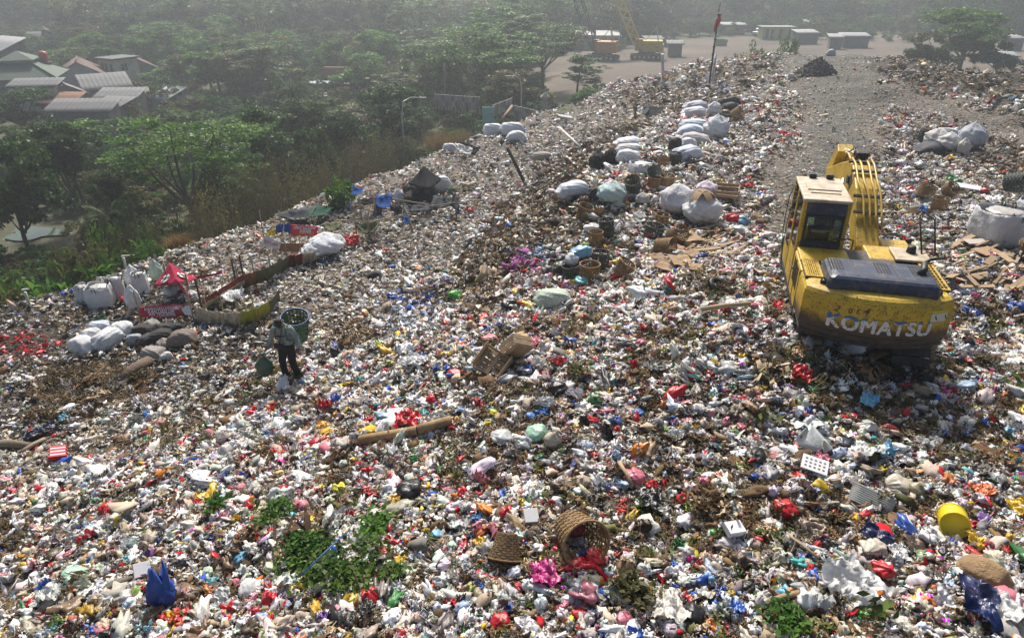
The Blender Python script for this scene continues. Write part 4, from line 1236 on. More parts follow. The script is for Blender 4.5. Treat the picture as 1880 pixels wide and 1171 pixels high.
# undergrowth that closes the floor of the wood
ux = []; uy = []
yy = 22.0
while yy < 190:
    sp_ = 1.7 + yy * .012; xr = np.arange(-yy * .95 - 12, yy * .95 + 12, sp_)
    ux.append(xr + rgt.uniform(-.5, .5, len(xr)) * sp_); uy.append(yy + rgt.uniform(-.5, .5, len(xr)) * sp_); yy += sp_
ux = np.concatenate(ux); uy = np.concatenate(uy)
bare_u = poly_sd(ux, uy, CLEAR)
ok = (edge_sd(ux, uy) < -3.0) & (bare_u < rgt.uniform(-2.5, .6, len(ux))) & (np.hypot((ux - POND_C.x) / 1.6, uy - POND_C.y) > 3.6)
vill = (ux < -38) & (uy > 58) & (uy < 112)
ok &= ~(vill & (rgt.uniform(size=len(ux)) < .75))
ux, uy = ux[ok], uy[ok]; uz = ground(ux, uy); n = len(ux)
su = rgt.uniform(.22, .46, n) * (1 + .4 * smooth((uy - 60) / 60))
me = bpy.data.meshes.new('undergrowth'); me.vertices.add(n); me.vertices.foreach_set('co', np.stack([ux, uy, uz - .25], 1).astype(np.float32).ravel())
for nm, ty, ar, key in (('rot', 'FLOAT_VECTOR', np.stack([np.zeros(n), np.zeros(n), rgt.uniform(0, 6.28, n)], 1), 'vector'), ('scl', 'FLOAT', su, 'value'), ('idx', 'INT', 9 + rgt.integers(0, 3, n), 'value')):
    a = me.attributes.new(nm, ty, 'POINT'); a.data.foreach_set(key, np.ascontiguousarray(ar).ravel().astype(np.int32 if ty == 'INT' else np.float32))
ug = tag(obj('undergrowth', me), 'low green undergrowth covering the valley floor under the trees', 'undergrowth', kind='stuff')
ug.modifiers.new('scatter', 'NODES').node_group = bpy.data.node_groups['wood_scatter']
print('undergrowth', n)
# ------------------------------------------------------------------ excavator
def yellow_paint(name, mud_z=None, mud_amt=1.0):
    m = bpy.data.materials.new(name); N, L, b = nodes_of(m)
    tc = N.new('ShaderNodeTexCoord')
    def nz(sc, det=6, ro=.6):
        n = N.new('ShaderNodeTexNoise'); n.inputs['Scale'].default_value = sc; n.inputs['Detail'].default_value = det; n.inputs['Roughness'].default_value = ro
        L.new(tc.outputs['Object'], n.inputs['Vector']); return n
    def mixc(fac, a, bcol):
        x = N.new('ShaderNodeMix'); x.data_type = 'RGBA'
        L.new(fac, x.inputs[0])
        if isinstance(a, tuple): x.inputs[6].default_value = a
        else: L.new(a, x.inputs[6])
        x.inputs[7].default_value = bcol; return x.outputs[2]
    def rng(src, lo, hi, top=1.0):
        r = N.new('ShaderNodeMapRange'); r.inputs[1].default_value = lo; r.inputs[2].default_value = hi; r.inputs[4].default_value = top; L.new(src, r.inputs[0]); return r.outputs[0]
    c = mixc(rng(nz(1.6).outputs['Fac'], .35, .7), (.62, .41, .02, 1), (.50, .31, .02, 1))
    c = mixc(rng(nz(5, 8, .75).outputs['Fac'], .50, .70, .8), c, (.15, .095, .035, 1))       # grime
    c = mixc(rng(nz(26, 3).outputs['Fac'], .59, .65, .95), c, (.03, .022, .015, 1))           # spatter
    if mud_z is not None:
        sx = N.new('ShaderNodeSeparateXYZ'); L.new(tc.outputs['Object'], sx.inputs[0])
        ad = N.new('ShaderNodeMath'); ad.operation = 'MULTIPLY_ADD'; ad.inputs[1].default_value = .55; L.new(nz(3.2, 9, .75).outputs['Fac'], ad.inputs[0]); L.new(sx.outputs[2], ad.inputs[2])
        mr = N.new('ShaderNodeMapRange'); mr.inputs[1].default_value = mud_z + .40; mr.inputs[2].default_value = mud_z + .22; mr.inputs[4].default_value = mud_amt
        L.new(ad.outputs[0], mr.inputs[0])
        c = mixc(mr.outputs[0], c, (.062, .034, .018, 1))
    L.new(c, b.inputs['Base Color']); b.inputs['Roughness'].default_value = .5
    bp = N.new('ShaderNodeBump'); bp.inputs['Strength'].default_value = .25; bp.inputs['Distance'].default_value = .02
    L.new(nz(14).outputs['Fac'], bp.inputs['Height']); L.new(bp.outputs[0], b.inputs['Normal'])
    return m
YEL = yellow_paint('yellow_paint'); YELM = yellow_paint('muddy_yellow_paint', 1.42)
NAVY = mat('navy_plastic', (.020, .032, .070), .42, .35, 5, .15, 30, dirt=.35, dcol=(.14, .12, .10), dscale=6)
DARK = mat('dark_steel', (.03, .027, .025), .65, .4, 8, .3, 25, dirt=.6, dcol=(.10, .065, .04), dscale=5)
BLACK = mat('black_rubber', (.012, .012, .012), .55, .3, 10)
STEEL = mat('worn_steel', (.42, .40, .37), .35, .2, 8, metal=.8)
CREAM = mat('cream_paint', (.62, .52, .38), .55, .25, 3, .1, 20, dirt=.6, dcol=(.22, .14, .07), dscale=4)
PIPE = mat('yellow_pipe', (.66, .44, .07), .4, .25, 6, dirt=.3, dcol=(.12, .07, .03))
GLASS = bpy.data.materials.new('cab_glass'); _N, _L, _b = nodes_of(GLASS)
_b.inputs['Base Color'].default_value = (.55, .62, .58, 1); _b.inputs['Roughness'].default_value = .06
_tr = _N.new('ShaderNodeBsdfTransparent'); _tr.inputs[0].default_value = (.75, .82, .76, 1); _ms = _N.new('ShaderNodeMixShader'); _fr = _N.new('ShaderNodeFresnel'); _fr.inputs[0].default_value = 1.6
_g = _N.new('ShaderNodeBsdfGlossy'); _g.inputs['Roughness'].default_value = .05
_L.new(_fr.outputs[0], _ms.inputs[0]); _L.new(_tr.outputs[0], _ms.inputs[1]); _L.new(_g.outputs[0], _ms.inputs[2]); _L.new(_ms.outputs[0], _N['Material Output'].inputs['Surface'])

YAW = R(-15)
_rear = at_z(1600, 640, 4.0)
EX_O = Vector((_rear.x, _rear.y, 2.95)) - Matrix.Rotation(YAW, 3, 'Z') @ Vector((0, -2.72, 0))
EX = empty('excavator', EX_O, (0, 0, YAW)); EX.scale = (.92, 1, 1)
tag(EX, 'muddy yellow tracked excavator with navy engine hood standing on the litter', 'excavator')
RR = (1.33 ** 2 + .40 ** 2) / (2 * .40); RCY = -2.72 + RR
def rear_y(x): return RCY - math.sqrt(RR * RR - x * x)
# counterweight: rounded rear, softened upper edge, stepped dark foot
def cw_ring(inset, z, front=-1.55):
    xs_ = np.linspace(-1.33 + inset, 1.33 - inset, 17)
    return [(x, rear_y(x * 1.33 / (1.33 - inset)) + inset, z) for x in xs_] + [(1.33 - inset, front, z), (-1.33 + inset, front, z)]
def rings(mb, rs):
    n = len(rs[0]); vs = [p for r in rs for p in r]; fs = []
    for i in range(len(rs) - 1):
        for k in range(n): fs.append((i * n + k, i * n + (k + 1) % n, (i + 1) * n + (k + 1) % n, (i + 1) * n + k))
    fs.append(tuple(range(n))[::-1]); fs.append(tuple((len(rs) - 1) * n + k for k in range(n)))
    mb.add(vs, fs)
m = MB(); rings(m, [cw_ring(.02, 1.24), cw_ring(0, 1.27), cw_ring(0, 1.80), cw_ring(.015, 1.88), cw_ring(.05, 1.94), cw_ring(.11, 1.975), cw_ring(.2, 1.985)])
CW = m.build('counterweight', YELM, EX)
m = MB(); rings(m, [cw_ring(.10, 1.02), cw_ring(.05, 1.05), cw_ring(.03, 1.12), cw_ring(.045, 1.135), cw_ring(.03, 1.15), cw_ring(.025, 1.24)])
m.build('counterweight_foot', DARK, CW)

def text_on_rear(txt, size, xc, zc, m_, name, parent, space=1.0, bold=0.0, rot=0.0, shear=0.0, fat=((0, 0),)):
    cu = bpy.data.curves.new('txt', 'FONT'); cu.body = txt; cu.size = size; cu.align_x = 'CENTER'; cu.align_y = 'CENTER'; cu.space_character = space; cu.offset = bold; cu.shear = shear
    to = bpy.data.objects.new('txt', cu); COL.objects.link(to)
    dg = bpy.context.evaluated_depsgraph_get(); me = bpy.data.meshes.new_from_object(to.evaluated_get(dg))
    bpy.data.objects.remove(to)
    bm = bmesh.new()
    for k, (fx, fy) in enumerate(fat):
        n0 = len(bm.verts); bm.from_mesh(me); bm.verts.ensure_lookup_table()
        for v in bm.verts[n0:]: v.co += Vector((fx, fy, k * .0012))
    bmesh.ops.triangulate(bm, faces=bm.faces)
    bmesh.ops.subdivide_edges(bm, edges=[e for e in bm.edges if e.calc_length() > size * .3], cuts=2)
    for v in bm.verts:
        x, y, lay = v.co.x, v.co.y, v.co.z; x, y = x * math.cos(rot) - y * math.sin(rot), x * math.sin(rot) + y * math.cos(rot)
        X = xc + x; v.co = (X, rear_y(max(-1.32, min(1.32, X))) - .010 - lay, zc + y)
    bm.to_mesh(me); bm.free()
    me.materials.clear()
    return obj(name, me, parent, mats=m_)
LET = bpy.data.materials.new('worn_white_letters'); _N, _L, _b = nodes_of(LET)
_tc = _N.new('ShaderNodeTexCoord'); _nz = _N.new('ShaderNodeTexNoise'); _nz.inputs['Scale'].default_value = 2.2; _nz.inputs['Detail'].default_value = 6
_sx = _N.new('ShaderNodeSeparateXYZ'); _L.new(_tc.outputs['Object'], _sx.inputs[0]); _L.new(_tc.outputs['Object'], _nz.inputs['Vector'])
_ma = _N.new('ShaderNodeMath'); _ma.operation = 'MULTIPLY_ADD'; _ma.inputs[1].default_value = .45; _L.new(_nz.outputs['Fac'], _ma.inputs[0]); _L.new(_sx.outputs[2], _ma.inputs[2])
_mr = _N.new('ShaderNodeMapRange'); _mr.inputs[1].default_value = 1.80; _mr.inputs[2].default_value = 1.82; _L.new(_ma.outputs[0], _mr.inputs[0])
_mx = _N.new('ShaderNodeMix'); _mx.data_type = 'RGBA'; _mx.inputs[6].default_value = (.72, .70, .66, 1); _mx.inputs[7].default_value = (.02, .16, .42, 1); _L.new(_mr.outputs[0], _mx.inputs[0])
_n2 = _N.new('ShaderNodeTexNoise'); _n2.inputs['Scale'].default_value = 30; _L.new(_tc.outputs['Object'], _n2.inputs['Vector'])
_m2 = _N.new('ShaderNodeMapRange'); _m2.inputs[1].default_value = .58; _m2.inputs[2].default_value = .66; _L.new(_n2.outputs['Fac'], _m2.inputs[0])
_mx2 = _N.new('ShaderNodeMix'); _mx2.data_type = 'RGBA'; _mx2.inputs[7].default_value = (.10, .06, .03, 1); _L.new(_m2.outputs[0], _mx2.inputs[0]); _L.new(_mx.outputs[2], _mx2.inputs[6]); _L.new(_mx2.outputs[2], _b.inputs['Base Color'])
text_on_rear('KOMATSU', .37, .04, 1.46, LET, 'lettering', CW, 1.10, .0, fat=((0, 0), (.016, .004), (-.016, -.004), (.008, -.010), (-.008, .010)))
RUST = mat('rust_red_ink', (.16, .03, .015), .7)
for ch, xx, zz, sz, ro in (('2', -.74, 1.70, .16, -.3), ('0', -.52, 1.70, .14, .2), ('1', -.40, 1.72, .15, -.15), ('4', -.25, 1.74, .20, -.1)):
    text_on_rear(ch, sz, xx, zz, RUST, 'painted_digit', CW, 1, .002, ro, .2)
m = MB()
def plate(mb, x0, x1, z0, z1, off):
    n = 5; vs = []
    for i in range(n):
        x = x0 + (x1 - x0) * i / (n - 1); y = rear_y(x) - off; vs += [(x, y, z0), (x, y, z1)]
    mb.add(vs, [(2 * i, 2 * i + 2, 2 * i + 3, 2 * i + 1) for i in range(n - 1)])
plate(m, .90, 1.21, 1.60, 1.76, .010); st = m.build('warning_sticker', mat('pale_sticker', (.62, .62, .52), .5, .2, 20, dirt=.3), CW)
m = MB(); plate(m, .90, 1.21, 1.77, 1.81, .010); m.build('sticker_band', mat('sticker_yellow', (.66, .58, .03), .5), CW)
m = MB()
for tx in (.985, 1.17): m.add([(tx - .05, rear_y(tx) - .016, 1.63), (tx + .05, rear_y(tx + .05) - .016, 1.63), (tx, rear_y(tx) - .016, 1.73)], [(0, 1, 2)])
m.build('warning_triangle', mat('sticker_dark', (.03, .05, .02), .5), CW)

# revolving deck and engine housing
m = MB(); m.box((0, -.1, 1.08), (2.66, 3.3, .12)); m.build('deck', DARK, EX, bevel=.02)
m = MB(); m.box((-1.14, -1.0, 1.52), (.38, 1.10, .86)); LP_ = m.build('side_panel', YEL, EX, bevel=.05)
m = MB()
for k in range(6): m.box((-1.335, -1.32 + k * .12, 1.66), (.012, .035, .46))
m.build('side_vent', DARK, LP_)
m = MB(); m.box((1.14, -.95, 1.52), (.38, 1.2, .86)); m.build('side_panel', YEL, EX, bevel=.05)
m = MB(); m.box((0, -.9, 1.54), (1.88, 1.28, .86)); m.build('engine_housing', DARK, EX)
def grille(x0, x1, y0, y1, z, nx, ny, name, mat_):
    mb = MB(); t = .018
    for i in range(nx + 1): x = x0 + (x1 - x0) * i / nx; mb.box((x, (y0 + y1) / 2, z), (t if 0 < i < nx else t * 2.4, y1 - y0 + t, .022))
    for j in range(ny + 1): y = y0 + (y1 - y0) * j / ny; mb.box(((x0 + x1) / 2, y, z + .003), (x1 - x0 + t, t if 0 < j < ny else t * 2.4, .020))
    o = mb.build(name, mat_, EX); return tag(o, kind='stuff')
grille(-1.26, -.98, -1.95, -1.10, 2.0, 7, 13, 'grille', YEL)
grille(1.04, 1.28, -2.0, -.6, 2.0, 3, 11, 'grille', YEL)
m = MB(); m.box((-1.12, -1.52, 1.965), (.34, .9, .03)); m.box((1.15, -1.3, 1.965), (.30, 1.4, .03)); m.build('painted_grille_shade', BLACK, EX)  # black sheets paint in the shade below the two grilles
m = MB(); m.box((-.80, -.78, 1.97), (1.0, .72, .08)); m.build('deck_cover', YEL, EX, bevel=.03)
# navy hood with rounded shoulders
hp = []
for z_, ins in ((1.95, 0), (2.10, .012), (2.17, .04), (2.205, .09), (2.22, .17)):
    hp.append([(-.90 + ins, -2.42 + ins, z_), (.98 - ins, -2.42 + ins, z_), (1.02 - ins, -2.36 + ins, z_), (1.02 - ins, -1.46 - ins * .6, z_), (.98 - ins, -1.40 - ins * .6, z_), (-.90 + ins, -1.40 - ins * .6, z_), (-.96 + ins, -1.46 - ins * .6, z_), (-.96 + ins, -2.36 + ins, z_)])
m = MB(); rings(m, hp); HOOD = m.build('engine_hood', NAVY, EX, bevel=.03)
for x0 in (-.90, -.05, .58):
    m = MB()
    for i in range(5):
        for j in range(7): m.box((x0 + .03 + i * .055, -2.02 + j * .075, 2.222), (.034, .045, .006))
    tag(m.build('vent_holes', BLACK, HOOD), kind='stuff')
for x0 in (-.42, .30):
    m = MB(); m.box((x0, -1.88, 2.218), (.012, .78, .012)); m.build('hood_seam', DARK, HOOD)
m = MB(); m.box((.05, -1.30, 2.0), (1.9, .2, .06)); m.build('hood_hinge_plate', CREAM, EX, bevel=.01)
m = MB(); m.tube([(.72, -1.95, 2.22), (.80, -1.88, 2.28), (.82, -1.73, 2.36)], [.065, .065, .06], 10); m.tube([(.82, -1.73, 2.36), (.95, -1.60, 2.39), (1.2, -1.5, 2.39)], [.035, .03, .02], 8); m.build('exhaust', BLACK, EX, True)
for x0 in (-1.0, 1.05):
    m = MB(); m.box((x0, -2.2, 2.0), (.10, .05, .08)); m.tube([(x0 - .04, -2.2, 2.05), (x0, -2.2, 2.09), (x0 + .04, -2.2, 2.05)], .015, 6); m.build('lifting_eye', DARK, EX)
for y0 in (-1.52, -1.0, -.48):
    m = MB(); m.box((-1.334, y0, 1.52), (.008, .014, .84)); m.build('panel_joint', BLACK, EX)
m = MB(); m.box((-1.345, -.62, 1.62), (.02, .10, .04)); m.build('latch', DARK, EX)
m = MB(); m.box((.62, -.3, 1.55), (1.0, .8, .86)); m.box((1.0, .55, 1.45), (.62, 1.3, .66)); m.build('tank_housing', YEL, EX, bevel=.04)
m = MB(); m.box((.95, -.45, 2.03), (.7, .7, .05)); m.build('tank_top', CREAM, EX, bevel=.02)
m = MB(); m.tube([(-.70, -.62, 2.06), (-.70, -.62, 2.24), (-.62, -.58, 2.27), (-.30, -.52, 2.27), (-.22, -.50, 2.24), (-.22, -.50, 2.06)], .014, 6); m.build('handrail', BLACK, EX, True)

# cab
CAB = empty('cab', (0, 0, 0)); CAB.parent = EX
X0, X1, Y0, Y1, ZB, ZT = -1.33, -.36, -.38, 1.32, 1.12, 2.95
for nm_, pts in (('corner_post', [(X0 + .05, Y0 + .05)]), ('corner_post', [(X1 - .05, Y0 + .05)]), ('corner_post', [(X0 + .05, Y1 - .05)]), ('corner_post', [(X1 - .05, Y1 - .05)]), ('corner_post', [(X0 + .04, .5)])):
    m = MB(); m.box((pts[0][0], pts[0][1], (ZB + ZT) / 2), (.10, .10, ZT - ZB - .04)); m.build(nm_, YEL, CAB, bevel=.025)
m = MB(); m.box(((X0 + X1) / 2, (Y0 + Y1) / 2, ZT), (X1 - X0 + .02, Y1 - Y0 + .02, .07)); RF = m.build('roof', CREAM, CAB, bevel=.03)
m = MB(); m.box(((X0 + X1) / 2, Y0 + .45, ZT + .045), (.62, .05, .02)); m.box(((X0 + X1) / 2, Y0 + .9, ZT + .045), (.7, .5, .03)); m.build('roof_hatch', CREAM, RF, bevel=.01)
m = MB(); m.box((X0 + .35, Y1 - .08, ZT + .08), (.16, .1, .10)); m.build('work_light', BLACK, CAB, bevel=.02)
m = MB(); m.box((X0 + .72, Y1 - .08, ZT + .08), (.16, .1, .10)); m.build('work_light', BLACK, CAB, bevel=.02)
yb = Y0 - .012
m = MB(); m.box(((X0 + X1) / 2, yb + .02, 2.79), (.80, .07, .24)); m.build('rear_visor_panel', NAVY, CAB, bevel=.02)
m = MB(); m.box(((X0 + X1) / 2, yb + .02, 2.02), (.82, .06, .20)); m.build('rear_lower_panel', NAVY, CAB, bevel=.02)
m = MB()
for xx in (X0 + .12, X1 - .12): m.box((xx, yb, 2.39), (.05, .06, .56))
for zz in (2.13, 2.65): m.box(((X0 + X1) / 2, yb, zz), (.78, .06, .05))
m.build('rear_window_frame', BLACK, CAB, bevel=.012)
m = MB(); m.box(((X0 + X1) / 2, yb + .01, 2.39), (.70, .012, .48)); m.build('rear_window', GLASS, CAB)
m = MB(); m.box((X0 + .012, .06, 2.35), (.012, .78, 1.0)); m.box((X0 + .012, .9, 2.2), (.012, .72, 1.3)); m.build('side_window', GLASS, CAB)
m = MB(); m.box((X1 - .012, .5, 2.4), (.012, 1.5, .9)); m.build('side_window', GLASS, CAB)
m = MB(); m.box(((X0 + X1) / 2, Y1 - .012, 2.2), (.8, .012, 1.4)); m.build('windscreen', GLASS, CAB)
m = MB(); m.box((X0 + .03, .06, 1.5), (.05, .80, .72)); m.box((X0 + .03, .9, 1.35), (.05, .74, .42)); m.build('door_panel', YEL, CAB, bevel=.02)
m = MB(); m.box((X1 - .03, .47, 1.55), (.05, 1.55, .82)); m.box(((X0 + X1) / 2, Y0 + .04, 1.55), (.8, .05, .82)); m.build('lower_wall', YEL, CAB)
m = MB(); m.box(((X0 + X1) / 2, .45, 1.16), (.9, 1.6, .06)); m.build('cab_floor', mat('grey_mat', (.30, .31, .29), .8), CAB)
m = MB(); m.box((-.85, .25, 1.55), (.5, .5, .14)); m.box((-.85, .02, 1.95), (.48, .14, .75)); m.box((-.85, .0, 2.42), (.26, .10, .22)); m.build('seat', BLACK, CAB, bevel=.05)
m = MB(); m.tube([(X0 - .05, .95, 1.3), (X0 - .12, 1.05, 1.9), (X0 - .10, 1.1, 2.6), (X0 - .02, 1.15, 2.8)], .012, 6); m.build('grab_rail', BLACK, CAB, True)
m = MB(); m.tube([(X0, .3, 2.86), (X0 - .16, .2, 2.6), (X0 - .20, .1, 1.9), (X0 - .16, .05, 1.4)], .010, 6); m.build('antenna_cable', BLACK, CAB, True)

# boom with four pressure pipes
bx0, bx1 = .05, .54
bp_ = [(.30, 1.62), (.62, 1.50), (1.5, 2.05), (2.5, 2.36), (3.6, 2.30), (5.35, 1.95), (5.45, 2.2), (3.7, 2.78), (2.75, 3.06), (2.3, 3.05), (1.5, 2.76), (.5, 2.02), (.28, 1.86)]
m = MB(); m.prism(bp_, 'x', bx0, bx1); BOOM = m.build('boom', YEL, EX, bevel=.025)
def along(s, lift):      # a point on the upper edge of the boom
    up = [(.45, 1.98), (1.5, 2.76), (2.3, 3.05), (2.75, 3.06), (3.7, 2.78)]
    t = s * (len(up) - 1); i = min(int(t), len(up) - 2); f = t - i
    return (up[i][0] + (up[i + 1][0] - up[i][0]) * f - lift * .45, up[i][1] + (up[i + 1][1] - up[i][1]) * f + lift)
for k, xx in enumerate((.10, .23, .40, .52)):
    pth = []
    for s in np.linspace(.05, .8, 13):
        y, z = along(s, .06); sh = .10 * smooth(np.array([(.30 - s) / .12]))[0] * (1 if k < 2 else .6)
        pth.append((xx + sh, y, z))
    pth.append((xx - .02, pth[-1][1] + .25, pth[-1][2] + .06)); pth.append((xx - .05, pth[-1][1] + .2, pth[-1][2] - .02))
    m = MB(); m.tube(pth, .026, 8); m.build('hydraulic_pipe', PIPE, BOOM, True)
for s in (.12, .20, .42, .60):
    y, z = along(s, .05); m = MB(); m.box(((bx0 + bx1) / 2 + .02, y, z), (.66, .05, .05), (R(38 if s < .4 else 20), 0, 0)); m.build('pipe_clamp', DARK, BOOM)
for xx in (bx0 - .02, bx1 + .02):
    m = MB(); m.tube([(xx - .03, 2.35, 2.72), (xx + .03, 2.35, 2.72)], .10, 14); m.build('pivot_pin', DARK, BOOM)
m = MB(); m.box((bx0 - .006, 2.15, 2.75), (.012, .26, .26), (R(25), 0, 0)); m.build('lamp_bracket', BLACK, BOOM)
for xx in (bx0 - .14, bx1 + .14):
    m = MB(); m.tube([(xx, .95, 1.25), (xx, 1.7, 1.85)], .075, 12); m.build('boom_cylinder', YEL, EX, True)
    m = MB(); m.tube([(xx, 1.7, 1.85), (xx, 2.35, 2.72)], .042, 12); m.build('piston_rod', STEEL, EX, True)
m = MB(); m.tube([(.30, 2.75, 3.16), (.30, 3.7, 3.02)], .095, 14); m.build('arm_cylinder', CREAM, EX, True)
m = MB(); m.tube([(.30, 3.7, 3.02), (.30, 4.75, 2.86)], .05, 12); m.build('piston_rod', STEEL, EX, True)
m = MB(); m.box((.30, 2.75, 3.20), (.30, .22, .20), (.3, 0, 0)); m.build('cylinder_mount', DARK, EX, bevel=.02)
# hoses over the knee
for xx in (.12, .30, .46):
    m = MB(); m.tube([(xx, 2.7, 3.20), (xx + .04, 3.0, 3.28), (xx + .02, 3.4, 3.12), (xx, 3.6, 2.85)], .020, 6); m.build('hose', BLACK, EX, True)
m = MB(); m.prism([(4.55, 2.85), (4.85, 2.98), (5.6, 2.3), (5.75, 1.9), (5.30, .35), (5.12, .35), (5.15, 1.8), (4.95, 2.4)], 'x', .10, .50); m.build('dipper_arm', YEL, EX, bevel=.02)
m = MB(); m.tube([(.30, 4.85, 2.6), (.30, 5.02, 1.3)], .07, 10); m.build('bucket_cylinder', YEL, EX, True)
m = MB()
bk = [(5.25, .45), (5.5, .25), (5.45, -.15), (5.0, -.42), (4.5, -.35), (4.55, -.28), (4.98, -.34), (5.35, -.1), (5.4, .2), (5.15, .38)]
m.prism(bk, 'x', -.18, .78)
for xx in (-.18, .76): m.prism([(5.25, .45), (5.5, .25), (5.45, -.15), (5.0, -.42), (4.5, -.35), (4.75, .2)], 'x', xx, xx + .03)
m.build('bucket', DARK, EX)
# rear view mirror rails
m = MB(); m.tube([(1.18, -.40, 2.05), (1.16, .25, 2.62), (1.20, .30, 2.70), (1.42, .12, 2.60), (1.46, -.30, 2.06)], .018, 7); m.build('mirror_rail', BLACK, EX, True)
m = MB(); m.box((1.06, .45, 2.68), (.26, .05, .16), (.3, 0, .5)); m.build('mirror', CREAM, EX, bevel=.02)
m = MB(); m.tube([(.98, -.35, 2.05), (.98, -.35, 2.18)], [.10, .08], 10); m.build('filler_cap', BLACK, EX, True)

# tracks
def track_path(s):       # stadium outline, s in 0..1
    L_, r = 2.95, .42; per = 2 * L_ + 2 * PI * r; d = s * per
    if d < L_: return (-L_ / 2 + d, 2 * r, 0.)
    d -= L_
    if d < PI * r: a = d / r; return (L_ / 2 + r * math.sin(a), r + r * math.cos(a), -a)
    d -= PI * r
    if d < L_: return (L_ / 2 - d, 0., PI)
    d -= L_; a = d / r; return (-L_ / 2 - r * math.sin(a), r - r * math.cos(a), -PI - a)
shoe = MB(); shoe.box((0, 0, 0), (.70, .165, .03)); shoe.box((0, -.05, .028), (.70, .018, .035)); shoe.box((0, .04, .022), (.70, .018, .026))
shoe_me = shoe.mesh('shoe'); shoe_me.materials.append(DARK)
for sx in (-1, 1):
    T = empty('track', (sx * 1.02, 0, -.06)); T.parent = EX
    m = MB(); m.box((0, 0, .42), (.36, 2.9, .42)); m.build('track_frame', DARK, T, bevel=.04)
    for yy_ in (-1.475, 1.475):
        m = MB(); m.tube([(-.2, yy_, .42), (.2, yy_, .42)], .36, 18); m.build('idler_wheel', DARK, T, False)
    for i in range(46):
        y, z, a = track_path(i / 46)
        obj('shoe', shoe_me, T, (0, y, z), (a, 0, 0))
m = MB(); m.box((0, 0, .62), (1.7, 1.5, .5)); m.tube([(0, 0, .85), (0, 0, 1.06)], .62, 24); m.build('undercarriage', DARK, EX, bevel=.03)

# ------------------------------------------------------------------ woven baskets
CANE = mat('cane', (.29, .175, .07), .75, .45, 14, .3, 60, dirt=.4, dcol=(.07, .04, .02), dscale=4, per_obj=.25)
CANED = mat('dark_green_weave', (.055, .075, .06), .7, .5, 14, .3, 60, dirt=.4, dcol=(.03, .03, .02), dscale=4, per_obj=.3)
CANEG = mat('green_weave', (.05, .13, .06), .7, .4, 14, .3, 60, dirt=.3, dcol=(.04, .03, .02), dscale=4)
BLUER = mat('blue_rim', (.03, .10, .26), .5, .3, 8)
_bk = {}
def basket_meshes(hb, taper, floor_holes=False):
    key = (hb, taper, floor_holes)
    if key in _bk: return _bk[key]
    n = 22; rows = 11; wv = MB()
    rad = lambda t: .5 * (taper + (1 - taper) * t)
    for j in range(rows):                    # horizontal splints weaving in and out of the stakes
        t0, t1 = (j + .08) / rows, (j + .80) / rows; vs = []; fs = []; N2 = n * 2
        for k in range(N2):
            a = 2 * PI * k / N2; w = .016 * math.cos(k * PI + j * PI) if k % 2 == 0 else 0
            w = .016 * (1 if ((k // 2 + j) % 2 == 0) else -1) if k % 2 == 0 else 0
            for t in (t0, t1):
                r = rad(t) + w; vs.append((r * math.cos(a), r * math.sin(a), t * hb))
        for k in range(N2): k2 = (k + 1) % N2; fs.append((2 * k, 2 * k2, 2 * k2 + 1, 2 * k + 1))
        wv.add(vs, fs)
    for k in range(n):                       # upright stakes
        a = 2 * PI * k / n; ca, sa = math.cos(a), math.sin(a); w = .022
        vs = []
        for t in (0, 1.0):
            r = rad(t); vs += [(r * ca - w * sa, r * sa + w * ca, t * hb), (r * ca + w * sa, r * sa - w * ca, t * hb)]
        wv.add(vs, [(0, 1, 3, 2)])
    fl = MB()
    for k in range(9):                       # crossed floor slats
        o_ = (k - 4) * .105 * taper; l = math.sqrt(max(.02, (.5 * taper) ** 2 - o_ ** 2)) * 2
        fl.box((0, o_, .012 + .004 * (k % 2)), (l, .075 * taper, .006)); fl.box((o_, 0, .022 + .004 * (k % 2)), (.075 * taper, l, .006))
    rm = MB(); ring = [(.5 * math.cos(a), .5 * math.sin(a), hb) for a in np.linspace(0, 2 * PI, 29)]
    rm.tube(ring, .028, 6, caps=False)
    out = (wv.mesh('weave'), fl.mesh('floor'), rm.mesh('rim', True)); _bk[key] = out
    return out
_bkm = {}
def basket(loc, dia, hb, wall, rim, label, rot=(0, 0, 0), taper=.8, name='woven_basket'):
    wv, fl, rm = basket_meshes(hb, taper)
    root = empty(name, loc, rot); root.scale = (dia,) * 3
    for nm, me, m_ in (('weave', wv, wall), ('base', fl, wall), ('rim', rm, rim)):
        key = (nm, hb, taper, m_.name)
        if key not in _bkm:
            c = me.copy(); c.materials.clear(); c.materials.append(m_); _bkm[key] = c
        o = obj(nm, _bkm[key], root)
        if nm != 'rim': o['kind'] = 'stuff'
    return tag(root, label, 'basket')

# ------------------------------------------------------------------ person carrying a basket
def skin_mesh(name, V, E, radii, sub=2, root=0):
    me = bpy.data.meshes.new(name); me.from_pydata(V, E, [])
    o = bpy.data.objects.new(name, me); COL.objects.link(o)
    md = o.modifiers.new('skin', 'SKIN')
    for i, sv in enumerate(me.skin_vertices[0].data):
        r = radii[i]; sv.radius = r if isinstance(r, tuple) else (r, r); sv.use_root = (i == root)
    md.use_smooth_shade = True
    ss = o.modifiers.new('sub', 'SUBSURF'); ss.levels = sub; ss.render_levels = sub
    dg = bpy.context.evaluated_depsgraph_get(); out = bpy.data.meshes.new_from_object(o.evaluated_get(dg))
    bpy.data.objects.remove(o); bpy.data.meshes.remove(me)
    return out

